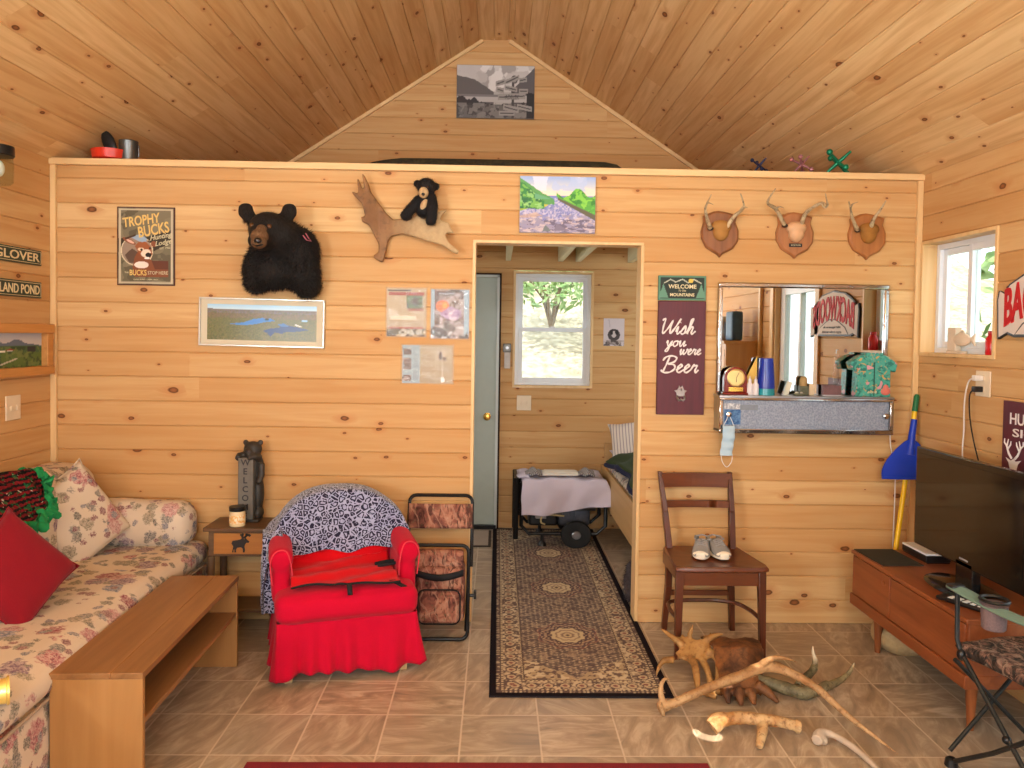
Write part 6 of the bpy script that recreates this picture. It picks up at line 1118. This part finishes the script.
STRP=Mat('striped_towel',rough=.95); w_=STRP.wave(STRP.map(STRP.co(),rot=(0,0,.5)),24,1,1); STRP.set('Base Color',STRP.ramp(w_,[(.45,c(58,52,54)),(.55,c(190,182,176))]))
for nm,lab,x in (('striped_cloth','dark striped cloth on the generator left of white tray',2.635),('striped_cloth','grey striped cloth on the generator right of white tray',3.03)):
    r=thing(nm,lab,'cloth',(x,1.64,.508)); MB().grid(lambda u,v:(-.06+.12*u,-.09+.18*v,.012+.03*math.sin(u*PI)*math.sin(v*PI)+.008*math.sin(u*12+v*4)),16,16).build('cloth',STRP.m,r,smooth=180,thick=.008)
# ================================================================== BED IN THE SIDE ROOM
r=thing('bed','pale plywood bed seen at right through the doorway','bed',(3.75,1.2,0)); o_=Vector((3.75,1.2,0)); BDW=wood('bed_plywood',c(200,160,106),c(178,136,84),.35,axis=1,rough=.55)
MB().box(3.195,3.215,.22,1.99,.255,.53).build('side_board',BDW,r,off=o_,bevel=.003); MB().box(3.215,4.35,1.97,1.99,.255,.7).build('headboard',BDW,r,off=o_,bevel=.003); MB().box(3.215,4.35,.22,.24,.0,.53).build('footboard',BDW,r,off=o_,bevel=.003)
for y in (.28,1.93): MB().box(3.5,3.56,y-.03,y+.03,0,.255).build('leg',BDW,r,off=o_,bevel=.003)
MB().box(3.215,4.35,.24,1.97,.255,.28).build('slat_base',BDW,r,off=o_)
MB().rbox(3.222,4.33,.245,1.965,.282,.565,.05,12,(0,0,.01)).build('mattress',FLOR,r,off=o_,smooth=180)
OLV=cloth('olive_blanket',c(52,66,34),200,.2); NAV=cloth('navy_lining',c(28,32,62),200,.15)
r=thing('green_blanket','dark green blanket with navy lining heaped on the bed','blanket',(3.6,1.2,.575)); o_=Vector((3.6,1.2,.575))
def bl(u,v):
    x=3.235+.8*u; y=.45+1.2*v; h=.10*math.sin(min(1,u*2.5+.15)*PI/2)+.045*math.sin(v*PI)+.03*mnoise.noise(Vector((x*5,y*5,2))); return Vector((x-.025*(1-u)*(1+math.sin(v*14)),y,.582+h+.012*math.sin(u*26+v*5)))
MB().grid(bl,40,40).build('blanket_top',OLV,r,off=o_,smooth=180,thick=.02); MB().tube([bl(0,v/30)+Vector((-.004,0,-.018)) for v in range(31)],.017,8).build('navy_lining',NAV,r,off=o_)
TICK=Mat('ticking_stripe',rough=.95); w_=TICK.wave(TICK.co(),13,.3,1,1,'BANDS','X'); TICK.set('Base Color',TICK.ramp(w_,[(.72,c(220,208,196)),(.85,c(164,150,150))]))
pillow('bed_pillow','pale striped pillow standing behind the green blanket on the bed','pillow',(3.50,1.80,.735),(-.25,-.8,.5),(0,.5,.8),.55,.36,.16,TICK.m,21)
pillow('bed_pillow','lilac white pillow lowest at the left corner of the bed','pillow',(3.52,1.73,.635),(-.2,-.4,.9),(0,1,.3),.55,.34,.09,cloth('lilac_pillowcase',c(214,200,206),240,.05),23)
# far wall small things
cv=Canvas(40,52,.76); cv.fill((206,194,196)); cv.ell(.5,.4,.3,.22,(70,62,62)); cv.ell(.5,.42,.12,.12,(196,186,184)); cv.ell(.38,.5,.08,.1,(40,34,34)); cv.ell(.64,.5,.08,.1,(40,34,34)); cv.rect(.15,.85,.05,.2,(120,108,104)); cv.speck((cv.v<.2),[(70,64,62),(180,170,166)],10,4,.52); cv.line([(.3,.7),(.25,.95)],.02,(186,174,178))
r=thing('dog_print','small unframed print of a dark dog on the far wall','print',(3.281,YB,1.5815)); MB().box(-.083,.083,-.003,0,-.11,.11).build('paper',plain('print_paper',c(214,204,204),.6,var=.02),r); picture('print',cv,-.082,.082,-.109,.109,r,PAINT,y=-.0035)
switch('light_switch','cream double light switch under the far window',(2.571,YB,1.007),0,.115,.12,2)
r=thing('wall_holder','grey metal holder with white strip beside the far window','holder',(2.4305,YB,1.38)); MB().box(-.032,.032,-.02,0,.03,.10).build('holder_body',plain('grey_metal',c(112,106,98),.4,.5),r,bevel=.006); MB().box(-.022,.026,-.012,0,-.10,.03).build('strip',plain('pale_strip',c(196,186,176),.5),r,bevel=.003); MB().lathe([(.012,-.02),(.012,-.026),(.001,-.027)],14,(0,0,.065),'y').build('knob',STEEL,r)
FZ=FUR('dark_speckled_plush',c(34,27,32),c(92,82,84))
mb=MB(); mb.ball((0,0,.10),(.07,.10,.10)); mb.ball((-.01,-.05,.05),(.06,.09,.05)); mb.ball((.0,.05,.17),(.05,.06,.05)); me=blob(mb,.012,3); o=link('furry_bundle',me,FZ,None,smooth=180); o.location=(3.185,.36,.0); f_=furblades(me,900,.02,.002,seed=9).build('fur',FZ,o,smooth=0); f_['kind']='stuff'; tag(o,'dark speckled furry bundle on floor behind the right doorway jamb','bundle')
# ================================================================== ON THE LOFT EDGE
ZL=2.4415; CAMG=camo('olive_case_camo',[c(32,30,22),c(48,44,30),c(60,54,38),c(40,38,28),c(24,22,18)],1.4)
r=thing('gun_case','long dark olive soft gun case lying on the loft edge','case',(2.37,.30,2.4045)); mb=MB(); mb.rbox(-.79,.70,-.10,.10,.0,.128,.06,16,(0,0,.004))
for i,p in enumerate(mb.v):
    k=1-.3*max(0,(-p.x-.55)/.24)**1.6-.25*max(0,(p.x-.55)/.14)**2; mb.v[i].z=p.z*k if p.z>.02 else p.z
mb.build('case_shell',CAMG,r,smooth=180); mb=MB(); mb.tube([(-.66,-.101,.05),(-.4,-.104,.075),(.5,-.104,.08),(.66,-.098,.07)],.005,6); mb.build('zipper',BLACK,r); mb=MB(); mb.tube(cat([(-.1,-.11,.06),(-.07,-.125,.03),(.07,-.125,.03),(.1,-.11,.06)],4),.01,8); mb.build('handle',BLACK,r)
REDPL=plain('red_plastic_lid',c(206,52,30),.35)
r=thing('red_dish','red rimmed dish with black paddle handle on loft edge','dish',(.28,.06,2.4405)); MB().lathe([(.05,0),(.09,.01),(.098,.055),(.094,.056),(.085,.02),(.001,.015)],28).build('dish',REDPL,r); mb=MB(); mb.ball((0,0,0),(.034,.012,.072),rot=Matrix.Rotation(-.42,3,'Y')); o=mb.build('paddle',BLACK,r); o.location=(-.005,-.01,.095)
r=thing('metal_can','dull grey steel can next to the red dish on loft edge','can',(.372,.06,2.4405)); TIN=plain('dull_steel',c(104,104,102),.35,.8,var=.2,sc=8); MB().lathe([(.044,0),(.047,.003),(.047,.105),(.0485,.108),(.047,.111),(.044,.109),(.043,.02),(.001,.018)],28).build('can_wall',TIN,r); MB().tube([(.048,0,.09),(.054,0,.088),(.054,0,.03),(.048,0,.028)],.003,8).build('side_seam',TIN,r)
def jack(label,x,mat,s_,rz,tilt):
    r=thing('toy_jack',label,'toy',(x,.06,2.4405),0,'giant toy jacks on the loft edge'); Rm=Matrix.Rotation(rz,3,'Z')@Matrix.Rotation(tilt,3,'Y')@Matrix.Rotation(.62,3,'X'); L=.085*s_
    axs=[Rm@Vector(v_) for v_ in ((1,0,0),(0,1,0),(0,0,1))]; low=min(-abs(a.z)*L for a in axs); z0=-low+.012*s_
    mb=MB()
    for i,a in enumerate(axs): mb.tube([tuple(a*-L+Vector((0,0,z0))),tuple(a*-L*.5+Vector((0,0,z0))),(0,0,z0),tuple(a*L*.5+Vector((0,0,z0))),tuple(a*L+Vector((0,0,z0)))],[.006*s_,.009*s_,.012*s_,.009*s_,.006*s_],10)
    mb.build('cross_arms',mat,r,smooth=60)
    for i,a in enumerate(axs[:2]):
        for s in (-1,1): mb=MB(); mb.ball(tuple(a*L*s+Vector((0,0,z0))),.017*s_); mb.build('ball_tip',mat,r)
jack('small dark blue toy jack, leftmost on the loft edge',3.76,plain('navy_metallic',c(26,32,66),.3,.4),.62,.3,.5); jack('pinkish purple toy jack in the middle of the loft edge three',3.99,plain('mauve_metallic',c(156,106,112),.35,.4),.76,1.1,.45); jack('large green toy jack, rightmost on the loft edge',4.19,plain('green_metallic',c(20,122,88),.28,.4),1.0,.5,.6)
# ================================================================== ANTLERS ON THE FLOOR
TANA=antlermat('tan_antler',c(142,100,58),c(188,152,108),c(112,76,44),7,60); DKA=antlermat('dark_moose_palm',c(74,46,30),c(140,88,46),c(58,36,24),11,34); LTA=antlermat('golden_moose_palm',c(144,100,50),c(184,142,88),c(112,72,38),7,45); MOS=antlermat('mossy_old_antler',c(84,76,52),c(136,124,92),c(56,50,34),13,60); _p=MOS.node_tree.nodes['Principled BSDF']; MM=Mat.__new__(Mat); MM.m=MOS; MM.nt=MOS.node_tree; MM.p=_p; _o=_p.inputs['Base Color'].links[0].from_socket; MM.set('Base Color',MM.mix(MM.ramp(MM.ma('ADD',MM.sep(MM.co())[2],MM.ma('MULTIPLY',MM.noise(MM.co(),30,2),.03)),[(.105,0.0),(.135,.9)]),_o,c(222,206,178)))
BON=antlermat('pitted_antler',c(162,110,58),c(208,180,134),c(92,56,34),8,55); GRB=plain('grey_bone',c(190,172,152),.6,var=.12,sc=30,bump=.3)
def antler(nm,label,chains,mat,loc,vox=.0045,cat_='antler',extra=None,it=2):
    mb=MB()
    for ch in chains: taper(mb,ch,5,10,.07)
    if extra: extra(mb)
    o_=Vector(loc); me=blob(mb,vox,it,off=o_); zmin=min(v.co.z for v in me.vertices)+loc[2]; o=link(nm,me,mat,None,smooth=180); o.location=(loc[0],loc[1],loc[2]-zmin+.001); return tag(o,label,cat_)
antler('antler','longest tan antler arching over the dark moose palm, sharp tip right',[[(3.045,-1.02,.032,.022),(3.09,-1.02,.05,.019),(3.24,-1.015,.115,.020),(3.38,-1.01,.165,.022),(3.49,-1.0,.20,.024),(3.58,-1.04,.185,.0195),(3.66,-1.10,.15,.016),(3.735,-1.18,.09,.0125),(3.80,-1.25,.05,.009),(3.87,-1.33,.012,.002)],[(3.45,-1.0,.19,.018),(3.475,-1.01,.222,.015),(3.51,-1.02,.243,.011),(3.555,-1.03,.245,.007),(3.60,-1.04,.232,.002)],[(3.06,-1.02,.04,.014),(3.045,-1.01,.085,.012),(3.05,-1.0,.125,.010),(3.07,-.99,.142,.006),(3.09,-.99,.13,.002)],[(3.035,-1.03,.03,.028),(3.05,-1.028,.035,.03)]],TANA,(3.4,-1.05,0))
antler('antler','short forked antler with pitted bark in front of the others',[[(3.215,-1.17,.03,.03),(3.26,-1.16,.055,.026),(3.33,-1.16,.066,.025),(3.41,-1.17,.064,.024),(3.48,-1.175,.058,.022),(3.545,-1.185,.045,.020)],[(3.20,-1.16,.045,.012),(3.225,-1.15,.068,.012),(3.27,-1.15,.075,.01)],[(3.41,-1.175,.06,.022),(3.395,-1.22,.045,.021),(3.37,-1.27,.03,.018),(3.358,-1.295,.022,.013)],[(3.54,-1.185,.045,.026),(3.555,-1.187,.043,.026)]],BON,(3.37,-1.2,0))
antler('curved_bone','pale grey curved antler spike with knobbly end, nearest the viewer',[[(3.60,-1.245,.03,.024),(3.625,-1.225,.035,.020),(3.66,-1.235,.036,.014),(3.70,-1.30,.03,.0125),(3.725,-1.38,.022,.011),(3.735,-1.45,.016,.009),(3.73,-1.53,.012,.003)],[(3.59,-1.26,.025,.022),(3.61,-1.235,.03,.024)],[(3.615,-1.262,.018,.015),(3.625,-1.245,.025,.014)]],GRB,(3.66,-1.33,0))
antler('mossy_antler','greenish lichen covered antler with two white upright tips',[[(3.44,-.80,.07,.024),(3.53,-.83,.055,.026),(3.62,-.86,.038,.028),(3.69,-.88,.028,.028),(3.76,-.86,.03,.024),(3.82,-.82,.04,.018)],[(3.68,-.84,.04,.018),(3.74,-.78,.05,.018),(3.79,-.74,.07,.0165),(3.80,-.73,.105,.013),(3.79,-.73,.14,.008),(3.788,-.73,.172,.003)],[(3.80,-.84,.035,.018),(3.86,-.80,.035,.017),(3.91,-.78,.05,.013),(3.945,-.77,.08,.009),(3.96,-.77,.115,.003)]],MOS,(3.65,-.82,0),extra=None)
def palm(mb,fn,nu,nv,t):
    A=[[Vector(fn(i/(nu-1),j/(nv-1))) for i in range(nu)] for j in range(nv)]
    for j in range(nv):
        for i in range(nu): mb.ball(A[j][i],t*(1.0 if 0<i<nu-1 else .8),6,5)
    for j in range(nv-1):
        for i in range(nu-1):
            q=[A[j][i],A[j][i+1],A[j+1][i+1],A[j+1][i]]; nrm=(q[1]-q[0]).cross(q[3]-q[0]).normalized()*t*.8; mb.hexa([p-nrm for p in q],[p+nrm for p in q])
def dark(u,v):
    if v<.5: f=v/.5; y=-.90+.13*f; z=.035+.135*f**.9
    else: f=(v-.5)/.5; y=-.77+.24*f; z=.17-.05*f*f-.0*f
    k=abs(u-.45); y+=.10*k*k*4*(.3+v*.5)+.10*max(0,.3-u)*(v>.2); z-=.10*k**2.2*(1+2*max(0,v-.5)); z+=.008*math.sin(u*9+v*7)
    return (3.335+.10*v*(.3+.3*u)+(.175+.06*v)*u,y,max(.012,z))
    x=3.315+.055*(v-.2)*1.2+(.20+.05*v)*u; f=v; y=-.93+.34*f+.05*(u-.5)**2; z=.035+.135*math.sin(min(1,f*1.15)*PI*.52)**.8-.14*(abs(u-.5))**2.4*(.4+f)*1.1; return (x,y,max(.012,z))
def dext(mb):
    palm(mb,dark,8,9,.011)
    for a,b in (((3.355,-.87,.05),(3.35,-.935,.006)),((3.40,-.90,.05),(3.398,-.955,.006)),((3.45,-.90,.05),(3.455,-.95,.008)),((3.49,-.87,.06),(3.565,-.93,.008))): mb.tube([a,tuple((Vector(a)+Vector(b))/2+Vector((0,0,.006))),b],[.026,.021,.010],9)
antler('moose_palm','dark brown moose antler palm standing like a hood behind longest antler',[[(3.50,-.60,.12,.02),(3.53,-.56,.07,.022),(3.54,-.53,.03,.022)]],DKA,(3.42,-.76,0),.006,extra=dext,it=7)
def gold(u,v):
    x=3.20+.15*u+.02*v+.02*math.sin(v*9)*(u-.5); y=-.66+(.10+.03*math.sin(u*8))*v-.03*u; z=.075+.055*v+.03*(u-.5)**2+.02*u; return (x,y,z)
def gext(mb):
    palm(mb,gold,6,5,.011)
    for q in ([(3.18,-.66,.075,.018),(3.13,-.66,.07,.014),(3.10,-.68,.03,.008),(3.095,-.69,.005,.003)],[(3.235,-.60,.115,.02),(3.20,-.58,.14,.015),(3.16,-.56,.165,.010),(3.14,-.55,.178,.003)],[(3.27,-.57,.15,.013),(3.285,-.56,.185,.009),(3.29,-.56,.205,.003)],[(3.34,-.60,.14,.018),(3.38,-.60,.165,.014),(3.42,-.60,.172,.006)],[(3.25,-.68,.09,.02),(3.255,-.74,.085,.018),(3.25,-.80,.045,.016),(3.245,-.85,.012,.009)],[(3.30,-.68,.09,.018),(3.31,-.76,.06,.016),(3.30,-.87,.01,.012)],[(3.33,-.66,.12,.02),(3.37,-.70,.10,.02),(3.36,-.76,.06,.02),(3.33,-.86,.015,.017)],[(3.25,-.845,.02,.016),(3.31,-.89,.012,.014)]): taper(mb,q,4,9,.06)
antler('moose_palm','golden tan spiky moose antler palm beside the rug, left of the dark palm',[],LTA,(3.25,-.7,0),.006,extra=gext,it=7)
# ================================================================== CAMP CHAIR AT THE RIGHT EDGE
GRNC=cloth('grey_green_canvas',c(104,128,112),260,.08); CAMD=camo('woodland_chair_camo',[c(24,22,22),c(66,54,46),c(118,86,72),c(158,134,114),c(60,70,60)],1.6); DKT=plain('dark_grey_tube',c(46,48,48),.4,.5)
MESH=plain('mauve_mesh',c(112,92,92),.8,var=.2,sc=160)
r=thing('camp_chair','folding camping chair with grey green arms and camouflage seat, right edge','camping chair',(4.262,-1.60,0),R(191.5))
hw,hd=.182,.25; ZA=.66; ZS_=.41
def bar(pts,nm,rad=.0085): MB().tube(pts,rad,10).build(nm,DKT,r)
for s_ in (1,-1):
    x=s_*hw; bar([(x,-hd,ZA-.01),(x,-hd+.005,ZS_+.06),(x*.98,-hd+.03,ZS_)],'arm_post'); bar([(x*.98,-hd+.02,ZS_+.02),(x,hd*.25,.14),(x*1.02,hd,.014)],'leg'); bar([(x*1.02,-hd-.0,.014),(x,-hd*.3,.14),(x*.98,hd,ZS_)],'leg'); bar([(x*.98,hd,.3),(x*1.02,hd+.06,.92)],'back_post')
    for y in (-hd,hd): MB().lathe([(.022,0),(.024,.004),(.02,.026),(.012,.032)],14,(x*1.02,y,0)).build('foot_cap',BLACK,r)
    mb=MB(); mb.ball((x*.99,-hd+.025,ZS_+.01),(.016,.016,.022)); mb.ball((x,-.02,.215),(.015,.015,.015)); mb.build('joint',BLACK,r)
    MB().grid(lambda u,v:(x-.032+.064*v,-hd-.02+(2*hd+.07)*u,ZA-.022*math.sin(min(1,u*1.05)*PI)+.004-.008*abs(2*v-1)),24,7).build('arm_strap',GRNC,r,thick=.006)
    MB().rbox(x-.030,x+.030,-hd-.03,-hd+.012,ZA-.016,ZA+.008,.011,6).build('arm_end',BLACK if s_>0 else GRNC,r,smooth=180)
    mb=MB(); mb.lathe([(.034,-.085),(.038,-.08),(.042,.0),(.046,.004)],20,(x-.012*s_,-hd+.15,ZA-.015)); mb.build('cup_holder',MESH,r); mb=MB(); mb.tube([(x-.012*s_+.044*math.cos(a),-hd+.15+.044*math.sin(a),ZA+.002) for a in np.linspace(0,2*PI,24,endpoint=False)],.006,6,closed=True); mb.build('cup_holder_rim',BLACK,r)
for y in (-hd-.005,hd+.005): bar([(-hw,y,.05),(hw*.98,y,ZS_-.02)],'cross_leg',.008); bar([(hw,y*1.03,.05),(-hw*.98,y*1.03,ZS_-.02)],'cross_leg',.008)
MB().rbox(-hw+.005,hw-.005,-hd-.005,hd,ZS_-.0,ZS_+.055,.025,14,(0,0,-.0),.008,9).build('seat_pad',CAMD,r,smooth=180)
MB().grid(lambda u,v:(-hw+.01+(2*hw-.02)*u,-hd-.012+.02*math.sin(u*PI),ZS_+.03-.075*v*math.sin(u*PI)**.5),20,6).build('seat_front_flap',CAMD,r,thick=.006)
MB().grid(lambda u,v:(-hw*1.02+2*hw*1.02*u,hd+.02+.05*v+.03*math.sin(u*PI),ZS_+.05+.45*v),14,14).build('back_panel',CAMD,r,thick=.008)
